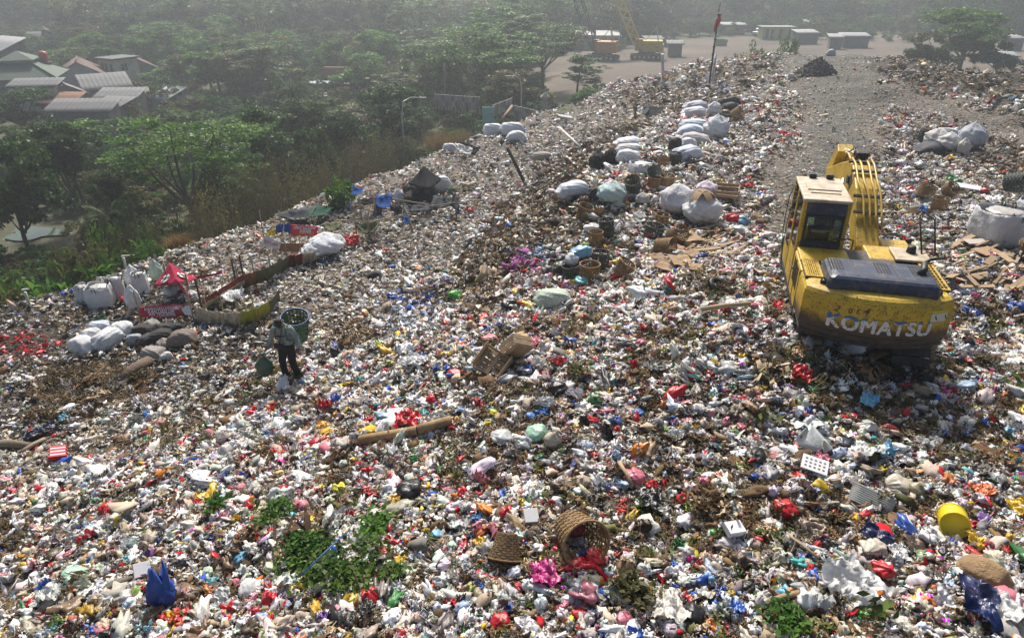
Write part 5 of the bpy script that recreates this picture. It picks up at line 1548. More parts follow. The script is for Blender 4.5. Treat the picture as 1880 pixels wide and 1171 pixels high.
def body_mesh(J):
    names = list(J); V = [J[k][0] for k in names]; Rd = [J[k][1] for k in names]; ix = {k: i for i, k in enumerate(names)}
    chains = [('pelvis', 'spine', 'chest', 'neck', 'jaw', 'head', 'crown')] + [('pelvis', 'hip' + s, 'knee' + s, 'ankle' + s, 'toe' + s) for s in 'LR'] + [('chest', 'sho' + s, 'elb' + s, 'wri' + s, 'palm' + s) for s in 'LR']
    E = [(ix[a], ix[b]) for c in chains for a, b in zip(c, c[1:])]
    return skin_mesh('person', V, E, Rd, 2, ix['pelvis'])

J = {'pelvis': ((0, .02, .84), (.135, .10)), 'spine': ((0, .03, 1.02), (.125, .09)), 'chest': ((0, -.01, 1.22), (.15, .10)), 'neck': ((0, -.05, 1.37), .052), 'jaw': ((0, -.11, 1.43), (.062, .068)), 'head': ((0, -.14, 1.50), (.078, .092)), 'crown': ((0, -.14, 1.575), (.062, .072)),
     'hipL': ((-.085, .02, .80), .085), 'kneeL': ((-.11, -.05, .45), .058), 'ankleL': ((-.12, .03, .09), .042), 'toeL': ((-.13, -.12, .04), .036),
     'hipR': ((.085, .02, .80), .085), 'kneeR': ((.13, -.03, .45), .058), 'ankleR': ((.15, .06, .09), .042), 'toeR': ((.17, -.09, .04), .036),
     'shoL': ((-.175, .0, 1.29), .062), 'elbL': ((-.30, .04, 1.06), .048), 'wriL': ((-.385, -.06, .85), .034), 'palmL': ((-.405, -.085, .785), (.036, .02)),
     'shoR': ((.175, .0, 1.29), .062), 'elbR': ((.275, .04, 1.05), .048), 'wriR': ((.335, -.07, .85), .034), 'palmR': ((.345, -.10, .785), (.036, .02))}
PP = G(534, 694)
PER = empty('person', (PP.x, PP.y, PP.z - .03), (0, 0, R(-8))); PER.scale = (1.04,) * 3
tag(PER, 'person in grey long-sleeved top, dark trousers and black cap carrying a basket', 'person')
SKIN_ = mat('skin', (.16, .085, .05), .6, .2, 10); SHIRT = mat('grey_teal_cloth', (.25, .31, .30), .9, .3, 7, .5, 25, dirt=.4, dcol=(.08, .08, .06), dscale=5)
TROUS = mat('black_cloth', (.014, .013, .013), .9, .3, 8, .4, 25); CAPM = mat('cap_cloth', (.012, .012, .014), .8, .3, 12)
bme = body_mesh(J)
bm = bmesh.new(); bm.from_mesh(bme)
def fingers(sx, palm, wri):
    pm = MB(); pl = Vector(palm); d = (pl - Vector(wri)).normalized(); sd = Vector((0, 1, 0)); nrm = d.cross(sd)
    for k, (o_, L_) in enumerate(((-.026, .062), (-.009, .072), (.009, .068), (.026, .055))):
        b0 = pl + sd * o_ + d * .012; p1 = b0 + d * L_ * .45; p2 = p1 + (d * .8 - nrm * sx * .5).normalized() * L_ * .33; p3 = p2 + (d * .2 - nrm * sx).normalized() * L_ * .25
        pm.tube([b0, p1, p2, p3], [.010, .0095, .009, .006], 6)
    t0 = pl - d * .03 - sd * .03; pm.tube([t0, t0 + (d * .5 - sd * .7).normalized() * .035, t0 + (d * .9 - sd * .5 - nrm * sx * .3).normalized() * .065], [.013, .011, .007], 6)
    return pm
for s, sx in (('L', 1), ('R', -1)):
    t = fingers(sx, J['palm' + s][0], J['wri' + s][0]).mesh('t'); bm.from_mesh(t); bpy.data.meshes.remove(t)
# face: nose, brow, ears
fm = MB(); fm.box((0, -.235, 1.475), (.026, .035, .045), (.5, 0, 0), .5)
for sx in (-1, 1): fm.lathe([(0, -.006), (.022, -.006), (.024, .006), (0, .008)], 8, (sx * .082, -.13, 1.49), (0, PI / 2, 0))
t = fm.mesh('t'); bm.from_mesh(t); bpy.data.meshes.remove(t)
bm.to_mesh(bme); bm.free()
bme.materials.clear(); bme.materials.append(SKIN_)
bme.polygons.foreach_set('use_smooth', [True] * len(bme.polygons))
obj('body', bme, PER)
def garment(keep, off, name, m_, wr=.006):
    b2 = bmesh.new(); b2.from_mesh(bme); b2.normal_update()
    bmesh.ops.delete(b2, geom=[f for f in b2.faces if not keep(f.calc_center_median())], context='FACES')
    for v in b2.verts:
        w = mnoise.noise(Vector((v.co.x * 9, v.co.y * 9, v.co.z * 14))) * wr
        v.co += v.normal * (off + w * 2)
    me_ = bpy.data.meshes.new(name); b2.to_mesh(me_); b2.free(); me_.polygons.foreach_set('use_smooth', [True] * len(me_.polygons))
    o = obj(name, me_, PER); me_.materials.clear(); me_.materials.append(m_)
    return o
garment(lambda c: .85 < c.z < 1.375 and not (abs(c.x) > .30 and c.z < .87), .022, 'shirt', SHIRT, .010)
garment(lambda c: c.z < .90 and c.z > .10 and abs(c.x) < .27 and not (abs(c.x) > .22 and c.z > .7), .026, 'trousers', TROUS, .008)
garment(lambda c: c.z <= .12 and abs(c.x) < .27, .012, 'shoes', mat('rubber_boots', (.05, .035, .02), .7), .002)
garment(lambda c: c.z > 1.50 and c.y > -.30, .012, 'cap', CAPM, .002)
m = MB(); m.grid(lambda a, b: ((a - .5) * .15, -.205 - b * .085 * (1 - (2 * a - 1) ** 2 * .5), 1.525 - b * .045 - .012 * (2 * a - 1) ** 2), 8, 3); m.build('cap_brim', CAPM, PER, True, solid=.006)
garment(lambda c: 1.40 < c.z < 1.50 and c.y < -.14, .008, 'face_scarf', CAPM, .003)
for s in (-1, 1):
    m = MB(); m.tube([(s * .11, .10, 1.05), (s * .125, .09, 1.33), (s * .125, -.03, 1.375), (s * .12, -.125, 1.27), (s * .13, -.12, 1.08), (s * .15, .02, .98)], [.016] * 6, 6); m.build('shoulder_strap', mat('strap_green', (.06, .11, .05), .8), PER, True)
m = MB(); m.tube([(.06, -.135, 1.36), (.0, -.15, 1.15), (-.05, -.15, .98)], .008, 5); m.build('bag_strap', CAPM, PER, True)
m = MB(); m.box((-.06, -.165, .93), (.20, .07, .10), (0, .1, 0)); m.build('waist_pouch', CAPM, PER, True, bevel=.02)
m = MB()
for k in range(9): m.box((-.10 + k * .025, -.158 + abs(k - 4) * .002, 1.165 + (k % 3) * .003), (.017, .012, .03))
tag(m.build('shirt_print', CAPM, PER), kind='stuff')
# the basket on the back
bl = Matrix.Rotation(R(-8), 3, 'Z') @ Vector((.07, .50, .80)); 
basket((PP.x + bl.x, PP.y + bl.y, PP.z + bl.z), .62, 1.02, CANEG, BLUER, 'green woven basket with blue rim on the back of the person', (R(13), R(5), 0), .74, 'back_basket')

def crumpled(name, loc, size, col, label, cat, seed, rot=(0, 0, 0), kind='bigbag', m_=None, group=None, scl=None):
    """one discarded bag, sack or sheet as a thing of its own"""
    ids = KIDX[kind]; me_ = PROTO[ids[seed % len(ids)]][1]
    o = obj(name, me_, None, loc, rot); s = scl or (1, 1, 1)
    o.scale = tuple(size * q for q in s); o['col'] = tuple(float(c) for c in col) + (1.0,)
    return tag(o, label, cat, group)
sp_ = G(489, 696); hb = PER.matrix_basis @ Vector((-.405, -.085, .75))
crumpled('plastic_sack', (hb.x - .06, hb.y - .12, PP.z + .36), .62, (.05, .12, .07), 'limp green and grey sack held beside the leg of the person', 'sack', 3, (R(8), R(-6), .4), 'tied', scl=(.75, .6, 1.12))
# ------------------------------------------------------------------ sacks, bulk bags, tents and fences on the mound
M_WOVEN = litter_mat('woven_sack', .75, stain=.42, spec=.3, crease=.45)
def reg2(kind, VF, m_, sm=True):
    me_ = np_mesh(kind, *VF)
    if sm: me_.polygons.foreach_set('use_smooth', np.ones(len(me_.polygons), bool))
    me_.materials.append(m_); PROTO.append((kind, me_)); KIDX.setdefault(kind, []).append(len(PROTO) - 1)
def proto_pillow(seed, thick=.42):
    V, F = ICO4; P = np.sign(V) * np.abs(V) ** .72
    P[:, 1] *= .62; P[:, 2] *= thick
    end = np.abs(P[:, 0]); P[:, 1] *= 1 + .10 * smooth((end - .6) / .4); P[:, 2] *= 1 - .55 * smooth((end - .7) / .3)
    P = P * (1 + folds(V, 5, seed, .035, 1.4) + folds(V, 8, seed + 3, .016, 4.5))[:, None]
    P[:, 2] += -.10 * P[:, 0] ** 2 + .05 * np.sin(P[:, 0] * 3 + seed)
    return P * .5, F
def proto_roundsack(seed):
    V, F = ICO4; th = np.arctan2(V[:, 1], V[:, 0]); z = V[:, 2]
    P = V * (1 + .05 * np.sin(th * 7 + seed) * smooth((z + .2) / .9) + folds(V, 6, seed, .05, 1.5) + folds(V, 8, seed + 9, .02, 5))[:, None]
    neck = smooth((z - .75) / .25); P[:, :2] *= (1 - .6 * neck)[:, None]; P[:, 2] = P[:, 2] * .85 + neck * .22
    P[:, 2] = np.where(P[:, 2] < -.55, -.55 + .2 * (P[:, 2] + .55), P[:, 2])
    return P * .5, F
for s in range(5): reg2('pillow', proto_pillow(300 + s, [.42, .5, .36][s % 3]), M_WOVEN)
for s in range(4): reg2('roundsack', proto_roundsack(320 + s), M_WOVEN)
SK = (.66, .67, .68); SKB = (.56, .62, .70); SKG = (.30, .28, .25); SKK = (.02, .02, .022); SKT = (.40, .36, .30)
STRAP = mat('black_webbing', (.015, .015, .018), .8)

def bulk_bag(u, v, wpx, hpx, label, col=SK, rot=0., fill=(.5, .48, .44), loops=True, seed=0):
    p = G(u, v); w = px2m(wpx, p); h = px2m(hpx, p) * 1.12
    root = empty('bulk_bag', p - Vector((0, 0, .06)), (0, 0, rot)); rg = np.random.default_rng(seed + 900)
    n = 40; mb = MB(); rows = 12; vs = []; fs = []
    for j in range(rows + 1):
        t = j / rows; bul = 1 + .10 * math.sin(t * PI) - .03 * t
        for k in range(n):
            a = 2 * PI * k / n; c, s = math.cos(a), math.sin(a); r = (abs(c) ** 4 + abs(s) ** 4) ** -.25 * .5
            r *= bul * (1 + .025 * math.sin(a * 9 + seed + t * 5) + .02 * rg.normal())
            vs.append((r * c * w, r * s * w, t * h * (1 + .03 * math.sin(a * 3 + seed) * t)))
    for j in range(rows):
        for k in range(n): k2 = (k + 1) % n; fs.append((j * n + k, j * n + k2, (j + 1) * n + k2, (j + 1) * n + k))
    mb.add(vs, fs); o = mb.build('bag_wall', M_WOVEN, root, True, solid=.012); o['col'] = tuple(col) + (1.,)
    b2 = crumpled_part('contents', root, (0, 0, h * .90), (w * .86, w * .72, h * .42), fill, seed)
    if loops:
        for a in (.6, 1.0, -2.1, -1.6):
            x, y = w * .5 * math.cos(a), w * .5 * math.sin(a); m_ = MB()
            m_.tube([(x - .05, y * 1.03, h * .82), (x - .05, y * 1.06, h * 1.02), (x, y * 1.06, h * 1.10), (x + .05, y * 1.06, h * 1.02), (x + .05, y * 1.03, h * .82)], .013, 5); m_.build('lifting_loop', STRAP, root, True)
    return tag(root, label, 'bulk bag')
def crumpled_part(name, parent, loc, scl, col, seed, kind='bigbag'):
    ids = KIDX[kind]; o = obj(name, PROTO[ids[seed % len(ids)]][1], parent, loc, (0, 0, seed)); o.scale = scl; o['col'] = tuple(col) + (1.,); return o

def sack(u, v, wpx, hpx, col, label, seed, ang=0., kind='pillow', up=0., name='filled_sack', cat='sack', tilt=(0, 0)):
    """a filled sack whose middle is seen at (u, v)"""
    p = G(u, v + hpx * .4); L_ = px2m(wpx, p)
    hz_ = px2m(hpx, p)
    if kind == 'pillow': scl = (L_ * 1.12, L_ * 1.15, hz_ / .42 * 1.3)
    else: scl = (L_, L_, hz_ / .85)
    return crumpled(name, p + Vector((0, hz_ * .35, hz_ * .42 + up)), 1.0, col, label, cat, seed, (tilt[0], tilt[1], ang), kind, scl=scl)

bulk_bag(188, 558, 40, 36, 'large open white bulk bag with black loops, leftmost big one by the red tent', rot=.2, seed=1)
bulk_bag(157, 551, 22, 30, 'smaller white bulk bag half hidden at the left end of the bag row', seed=2, rot=-.1)
bulk_bag(216, 543, 23, 36, 'grey white bulk bag with a reddish patch behind the open one', col=(.58, .56, .56), seed=3)
bulk_bag(262, 536, 23, 38, 'tall white bulk bag left of the red tent canopy', seed=4, rot=.3)
sack(240, 515, 26, 40, SK, 'upright white sack between two bulk bags left of the red tent', 0, 0, 'roundsack')
sack(284, 505, 24, 40, (.50, .62, .50), 'greenish white upright sack touching the red tent canopy', 1, 0, 'roundsack')
sack(240, 556, 26, 46, SK, 'upright white sack in front of the bag row, beside the red banner', 2, 0, 'roundsack')
sack(316, 536, 34, 20, (.60, .64, .66), 'pale bundle of clear bags under the red tent', 3, .5, 'roundsack')
sack(350, 545, 22, 18, (.68, .68, .66), 'white bag at the right foot of the red tent', 1, .5, 'roundsack')
for u, v, w, h, a, c, lb in [(148, 637, 50, 24, -.5, SK, 'white sack lying lowest left of the white sacks below the bag row'), (166, 620, 40, 20, -.2, (.60, .61, .60), 'greyish white sack behind the lowest left white sack'),
                             (196, 625, 52, 22, 1.1, SK, 'long white sack with faint green print pointing at the viewer'), (222, 606, 46, 22, -.6, (.64, .66, .66), 'white printed sack at the top right of the white sacks'),
                             (180, 600, 34, 14, .3, (.55, .60, .68), 'bluish flat sack under the small green basket')]:
    sack(u, v, w, h, c, lb, int(u) % 5, a)
for u, v, w, h, a, c, lb in [(262, 612, 40, 18, .2, SKK, 'black sack at the left of the dark sack heap'), (278, 600, 34, 16, -.6, SKG, 'brown grey sack at the top of the dark sack heap'), (292, 620, 46, 20, .3, SKK, 'long black sack in the middle of the dark sack heap'),
                             (303, 608, 34, 17, -.2, (.035, .035, .04), 'black sack at the upper right of the dark sack heap'), (268, 628, 32, 16, .8, (.05, .05, .055), 'dark grey sack at the front of the dark sack heap'),
                             (334, 624, 50, 22, .05, (.17, .14, .12), 'brown black sack lying alone right of the dark heap'), (280, 650, 42, 18, -.2, (.30, .27, .24), 'dusty grey sack below the dark sack heap'),
                             (322, 606, 30, 14, .6, SKK, 'black sack with raised corner beside the enclosure fence'), (245, 625, 26, 16, .4, (.34, .36, .38), 'light grey sack at the left end of the dark heap')]:
    sack(u, v, w, h, c, lb, int(u + v) % 5, a)
sack(299, 636, 26, 22, (.34, .29, .25), 'small round dusty bundle in front of the dark sack heap', 0, 0, 'roundsack'); sack(304, 658, 22, 16, (.60, .60, .58), 'small white bag at the lower end of the dark heap', 2, .6)
# stack on the plateau
for u, v, w, h, a, c, lb in [(1278, 198, 42, 14, .1, (.50, .50, .58), 'topmost lilac white sack of the tall stack on the plateau'), (1276, 210, 44, 15, -.1, (.60, .60, .62), 'second white sack from the top of the tall stack'),
                             (1275, 230, 48, 15, .2, SKB, 'bluish sack in the middle of the tall stack'), (1270, 243, 48, 17, -.1, SKB, 'bluish sack just below the middle of the tall stack'),
                             (1276, 258, 52, 15, -.2, (.44, .42, .42), 'grey sack near the foot of the tall stack'), (1264, 265, 30, 13, .4, SK, 'small white sack at the foot of the tall stack'), (1262, 284, 52, 18, .35, (.55, .58, .64), 'white sack with a blue stripe lying in front of the tall stack'),
                             (1240, 270, 28, 24, 1.0, SKK, 'black sack leaning left of the tall stack'), (1346, 187, 28, 12, -.4, SKK, 'uppermost black sack right of the tall stack'), (1340, 197, 30, 12, .1, (.03, .03, .032), 'lower black sack right of the tall stack'), (1326, 192, 20, 13, .4, SKK, 'small black sack behind the tall stack')]:
    sack(u, v, w, h, c, lb, int(u + v) % 5, a)
sack(1317, 240, 46, 40, SK, 'big round white sack right of the tall stack', 1, 0, 'roundsack'); sack(1312, 204, 26, 24, (.60, .60, .60), 'white tied sack behind the big round one', 2, 0, 'roundsack')
for u, v, w, h, a, c, lb in [(1154, 262, 46, 14, 0, SK, 'uppermost white sack of the short stack on the plateau'), (1156, 275, 44, 15, .1, (.62, .62, .62), 'middle white sack of the short stack on the plateau'), (1154, 289, 44, 15, -.1, (.58, .59, .60), 'lowest white sack of the short stack on the plateau')]:
    sack(u, v, w, h, c, lb, int(v) % 5, a)
bulk_bag(1179, 318, 44, 20, 'low open white bulk bag in front of the short white stack', seed=6, rot=.15)
sack(1098, 300, 32, 34, SKK, 'shiny black sack at the edge of the plateau, left one of two', 0, .4, 'roundsack'); sack(1122, 293, 26, 30, (.014, .014, .015), 'shiny black sack at the edge of the plateau, right one of two', 3, 1.2, 'roundsack')
sack(1244, 375, 66, 52, (.62, .62, .64), 'very large white net sack left of the cardboard topped one', 2, .4, 'roundsack'); sack(1292, 392, 70, 50, (.60, .60, .60), 'very large white sack tied with cardboard on its top', 1, 0, 'roundsack')
sack(1298, 350, 40, 26, (.70, .60, .66), 'white and pink bag behind the cardboard topped sack', 3, 0, 'roundsack')
sack(1053, 350, 56, 24, (.62, .65, .70), 'pale bluish sheet bundle lying on the plateau edge', 2, .1); sack(1124, 358, 54, 36, (.48, .62, .60), 'clear plastic sack with turquoise bottom on the plateau edge', 0, 0, 'roundsack'); sack(1098, 358, 34, 18, SKK, 'black bag beside the turquoise bottomed sack', 1, .2)
sack(1180, 368, 26, 20, (.50, .48, .44), 'small tied grey white bag right of the turquoise bottomed sack', 2, 0, 'roundsack')
# right hand heap
for u, v, w, h, a, c, lb, k in [(1722, 258, 44, 30, .2, (.52, .50, .48), 'grey white bag at the left of the right hand bag heap', 'roundsack'), (1745, 265, 40, 30, 1, (.58, .56, .54), 'white bag in the middle of the right hand bag heap', 'roundsack'), (1788, 255, 48, 40, .5, (.42, .44, .48), 'large grey bag at the right of the right hand bag heap', 'roundsack'),
                                (1715, 276, 64, 18, .1, (.05, .055, .07), 'long dark bag at the foot of the right hand bag heap', 'pillow'), (1772, 274, 22, 28, .3, (.55, .52, .47), 'small cream bag in front of the right hand bag heap', 'roundsack'), (1740, 248, 36, 18, -.3, (.50, .50, .50), 'grey bag on top of the right hand bag heap', 'pillow')]:
    sack(u, v, w, h, c, lb, int(u) % 4, a, k)
bulk_bag(1832, 440, 82, 54, 'big white bulk bag with black straps at the right edge', col=(.56, .57, .58), rot=.12, seed=8)
bulk_bag(1900, 425, 70, 54, 'bulk bag cut by the right edge', col=(.46, .48, .52), rot=-.2, seed=9, loops=False)
sack(598, 452, 66, 34, (.60, .62, .64), 'large crumpled white net sack below the red festival banner', 0, .2, 'roundsack'); sack(575, 462, 46, 24, (.62, .64, .66), 'smaller white net sack beside the large one below the banner', 1, .4, 'roundsack')
for u, v, w, h, lb in [(752, 350, 26, 20, 'black bag at the top left of the pile under the black canopy'), (772, 345, 26, 22, 'black bag at the top of the pile under the black canopy'), (788, 350, 22, 20, 'black bag at the top right of the pile under the black canopy'), (756, 366, 34, 22, 'wide black bag at the lower left of the pile under the black canopy'), (776, 362, 28, 22, 'black bag in the middle of the pile under the black canopy'), (795, 368, 26, 22, 'black bag at the lower right of the pile under the black canopy')]:
    sack(u, v, w, h, (.022, .025, .03), lb, int(u) % 4, u, 'roundsack')
sack(808, 340, 36, 18, (.58, .58, .58), 'pale cloth bundle right of the black canopy', 1, .2); sack(732, 366, 20, 26, (.50, .55, .62), 'bluish white bag left of the black bag pile', 2, 0, 'roundsack')
sack(830, 352, 16, 14, (.08, .16, .07), 'small green bag at the right end of the black canopy camp', 2, 0, 'roundsack'); sack(618, 377, 26, 14, (.02, .022, .026), 'black sack beside the small green tree', 1, .2)
for u, v, w, h, c, lb in [(905, 240, 34, 18, SK, 'white bag heap below the turquoise door, left one'), (940, 238, 40, 18, (.56, .58, .62), 'white bag heap below the turquoise door, right one'), (948, 252, 34, 14, (.60, .62, .64), 'flat white bag below the right heap'), (825, 272, 22, 12, SK, 'white bag left of the dark tarpaulin scrap'), (752, 297, 20, 10, (.16, .07, .22), 'small purple bag on the slope below the thicket'), (995, 288, 34, 12, (.28, .26, .22), 'brown and blue sack lying alone on the slope'), (1526, 99, 15, 9, (.46, .48, .50), 'grey white bag at the back rim beyond the gravel heap'), (688, 506, 26, 10, (.03, .03, .03), 'black flat bag on the lower terrace'), (1015, 552, 62, 28, (.46, .52, .42), 'pale green sack lying in the litter left of the wood cart')]:
    sack(u, v, w, h, c, lb.replace('left of the wood cart', 'below the basket group'), int(u) % 5, .1)

# ---- cloth: sheets hung between real points
def cloth(name, pts, m_, label, cat, sag=.15, wr=.04, seed=0, nu=18, nv=10, thick=.012, parent=None, group=None):
    """four corners; sags in the middle, creased"""
    a, b, c, d = [Vector(p) for p in pts]
    def f(s, t):
        p = a * (1 - s) * (1 - t) + b * s * (1 - t) + c * s * t + d * (1 - s) * t
        e = 16 * s * (1 - s) * t * (1 - t)
        return p + Vector((mnoise.noise(Vector((s * 4, t * 4, seed))) * wr, mnoise.noise(Vector((s * 4, t * 4, seed + 9))) * wr, -sag * e + mnoise.noise(Vector((s * 6, t * 6, seed + 5))) * wr))
    mb = MB(); mb.grid(f, nu, nv); o = mb.build(name, m_, parent, True, solid=thick)
    if parent is None: tag(o, label, cat, group)
    return o
def off(p, dz): return Vector((p.x, p.y, p.z + dz))
def post(name, p, h, r, m_, label, cat='post', lean=(0, 0), group=None):
    mb = MB(); mb.tube([(0, 0, -.25), (lean[0] * .5, lean[1] * .5, h * .5), (lean[0], lean[1], h)], [r, r * .95, r * .9], 8)
    return tag(mb.build(name, m_, None, True, loc=p), label, cat, group)
BAMB = mat('weathered_bamboo', (.30, .24, .16), .8, .4, 9, .2, 30)
def tarp_mat(n, c, **k): return mat(n, c, .9, .3, 4, .4, 12, spec=.15, dirt=k.get('dirt', .45), dcol=k.get('dcol', (.13, .10, .07)), dscale=3)
T_BLACK = tarp_mat('black_tarp', (.014, .013, .017), dirt=.1, dcol=(.04, .035, .035)); T_GREY = tarp_mat('grey_tarp', (.075, .082, .09), dirt=.15); T_GREEN = tarp_mat('green_tarp', (.018, .075, .05), dirt=.1); T_RED = tarp_mat('red_tarp', (.36, .02, .06), dirt=.35, dcol=(.2, .05, .06)); T_BLUE = tarp_mat('blue_tarp', (.02, .08, .28), dirt=.15)
T_CREAM = tarp_mat('cream_banner', (.58, .50, .37), dirt=.25); T_LIME = tarp_mat('lime_banner', (.40, .42, .06), dirt=.25); T_BROWN = tarp_mat('brown_banner', (.30, .14, .07)); T_WHITE = tarp_mat('white_banner', (.62, .60, .56), dirt=.25); T_RUST = tarp_mat('dark_red_banner', (.20, .035, .03)); T_OLIVE = tarp_mat('olive_tarp', (.13, .14, .08)); T_YEL = tarp_mat('yellow_banner', (.62, .44, .03), dirt=.2)
BRIGHT = mat('bright_red_banner', (.58, .015, .03), .6, .15, 3); INK_W = mat('white_print', (.72, .70, .66), .6, .1); INK_Y = mat('yellow_print', (.75, .50, .03), .6, .1)

def canopy(apex, base, m_, name, label, poles):
    """four sided canopy: apex and corner points, sagging ridges"""
    root = empty(name, Vector(base[0]) * .25 + Vector(base[1]) * .25 + Vector(base[2]) * .25 + Vector(base[3]) * .25); root.location.z -= .6
    o0 = root.location; A = Vector(apex); n = len(base)
    for i in range(n):
        b0, b1 = Vector(base[i]), Vector(base[(i + 1) % n]); mb = MB()
        mb.grid(lambda s, t: (A + (b0 * (1 - s) + b1 * s - A) * (.02 + .98 * t)) - o0 + Vector((0, 0, -.05 * math.sin(t * PI) - .06 * 4 * s * (1 - s) * t)), 8, 8)
        mb.build('canopy_panel', m_, root, True, solid=.01)
    for q in poles:
        q = Vector(q[0]), q[1]; mb = MB(); mb.tube([q[0] - o0, q[0] - o0 + Vector((0, 0, q[1]))], .03, 6); mb.build('tent_pole', BAMB, root, True)
    return tag(root, label, 'tent')
# black canopy
g = G(775, 372); d_ = depth_of(g)
def Q(u, v, d): return PX(u, v, d * .974)
canopy(Q(778, 304, d_ + .6), [Q(748, 337, d_ + .2), Q(787, 347, d_ - .5), Q(812, 328, d_ + .9), Q(770, 326, d_ + 1.8)], T_BLACK, 'black_canopy', 'pointed black canopy over a pile of black bags', [(G(775, 366), 1.9)])
# red canopy
g = G(320, 545); d_ = depth_of(g)
RT = canopy(Q(311, 482, d_ + .5), [Q(281, 524, d_ + .1), Q(328, 518, d_ - .5), Q(362, 511, d_ + .6), Q(318, 500, d_ + 1.6)], T_RED, 'red_canopy', 'dark red canopy with two round white emblems beside white bulk bags', [(G(315, 545), 1.2), (G(350, 545), .8)])
def on_tri(A, B, C, s, t, lift): 
    n_ = (B - A).cross(C - A).normalized(); n_ = n_ if n_.z > 0 else -n_
    return A + (B - A) * s + (C - A) * t + n_ * lift, n_
_A, _B, _C, _D = Q(311, 482, d_ + .5), Q(281, 524, d_ + .1), Q(328, 518, d_ - .5), Q(362, 511, d_ + .6)
for (P1, P2, s, t, nm) in ((_B, _C, .40, .34, 'emblem'), (_C, _D, .36, .36, 'emblem')):
    c_, n_ = on_tri(_A, P1, P2, s, t, -.02); c_ = c_ - Vector((0, .03, .0)) + n_ * .03
    mb = MB(); q_ = n_.to_track_quat('Z', 'Y').to_matrix(); rr = px2m(10, c_)
    ring = [c_ - RT.location + q_ @ Vector((rr * math.cos(a), rr * math.sin(a), 0)) for a in np.linspace(0, 2 * PI, 24, endpoint=False)]
    mb.add([c_ - RT.location] + ring, [(0, i + 1, (i + 1) % 24 + 1) for i in range(24)]); e_ = mb.build(nm, INK_W, RT)
    mb = MB()
    for k in range(9):
        a = k * .7; pp = c_ - RT.location + n_ * .008 + q_ @ Vector((rr * .58 * math.cos(a) * (k % 2 + .35), rr * .55 * math.sin(a) * (k % 2 + .35), 0)); mb.box(pp, (rr * .3, rr * .42, .004), q_)
    tag(mb.build('emblem_print', STRAP, e_), kind='stuff')
cloth('red_ribbon', [Q(316, 512, d_ - .6), Q(322, 510, d_ - .6), Q(352, 545, d_ - .9), Q(346, 547, d_ - .9)], T_RED, 'hanging red strip at the front of the red canopy', 'cloth', .02, .02, 3, 4, 8)
cloth('red_ribbon', [Q(358, 508, d_ + .6), Q(358, 513, d_ + .6), Q(408, 502, d_ + 1.0), Q(408, 499, d_ + 1.0)], T_RED, 'red strip tied from the canopy to the right', 'cloth', .03, .02, 4, 10, 2)

def text_mesh(txt, size, spacing=1.0, mirror=False, bold=0.):
    cu = bpy.data.curves.new('txt', 'FONT'); cu.body = txt; cu.size = size; cu.align_x = 'CENTER'; cu.align_y = 'CENTER'; cu.space_character = spacing; cu.offset = bold
    to = bpy.data.objects.new('txt', cu); COL.objects.link(to); dg = bpy.context.evaluated_depsgraph_get(); me_ = bpy.data.meshes.new_from_object(to.evaluated_get(dg)); bpy.data.objects.remove(to)
    if mirror:
        for v in me_.vertices: v.co.x *= -1
    me_.materials.clear(); return me_
def banner(name, tl, tr, br, bl, m_, label, lines=(), seed=0, wr=.03, cat='banner', mirror=False):
    """hanging printed sheet from four points; lines = (text, s, t, size, ink)"""
    a, b, c, d = Vector(tl), Vector(tr), Vector(br), Vector(bl); root = empty(name, (a + b + c + d) / 4); o0 = root.location
    def f(s, t):
        p = (a * (1 - s) + b * s) * (1 - t) + (d * (1 - s) + c * s) * t
        return p - o0 + Vector((0, mnoise.noise(Vector((s * 5, t * 2, seed))) * wr * 2, mnoise.noise(Vector((s * 3, t * 3, seed + 3))) * wr))
    mb = MB(); mb.grid(f, 20, 8); mb.build('sheet', m_, root, True, solid=.008)
    n_ = (b - a).cross(d - a).normalized()
    if n_.y > 0: n_ = -n_
    for tx, s, t, sz, ink in lines:
        me_ = text_mesh(tx, 1., 1., mirror, .01)
        W_ = max(v.co.x for v in me_.vertices) - min(v.co.x for v in me_.vertices); L_ = (b - a).length * sz
        hgt = (d - a).length
        for v in me_.vertices:
            ss = s + v.co.x / W_ * sz; tt = t - v.co.y * L_ / W_ / hgt
            q_ = Vector(f(ss, tt)) + n_ * .012; v.co = q_
        obj('lettering', me_, root, mats=ink)
    return tag(root, label, cat)
d1 = depth_of(G(300, 578))
banner('red_banner', Q(256, 564, d1 + .1), Q(352, 557, d1), Q(352, 580, d1), Q(258, 583, d1 + .1), tarp_mat('red_vinyl', (.40, .02, .05), dirt=.25), 'dark red banner with three lines of white lettering and an arrow end', [('KAWASAN DIWAREN', .46, .26, .72, INK_W), ('KAN DAN LBR', .42, .52, .52, INK_W), ('AN TEGORWA', .44, .78, .52, INK_W)], 2)
mb = MB(); a0 = Q(334, 568, d1 - .05); mb.add([Q(352, 560, d1 - .05), Q(352, 579, d1 - .05), Q(340, 578, d1 - .05), Q(333, 568, d1 - .05), Q(341, 561, d1 - .05)], [(0, 1, 2, 3, 4)])
tag(mb.build('banner_arrow', INK_W, None, solid=.006), 'white arrow shaped panel at the right end of the dark red banner', 'banner')
for u in (258, 302, 352): post('fence_post', G(u, 583), .95, .02, BAMB, 'thin stick holding up the dark red lettered banner', group='sticks of the dark red banner')
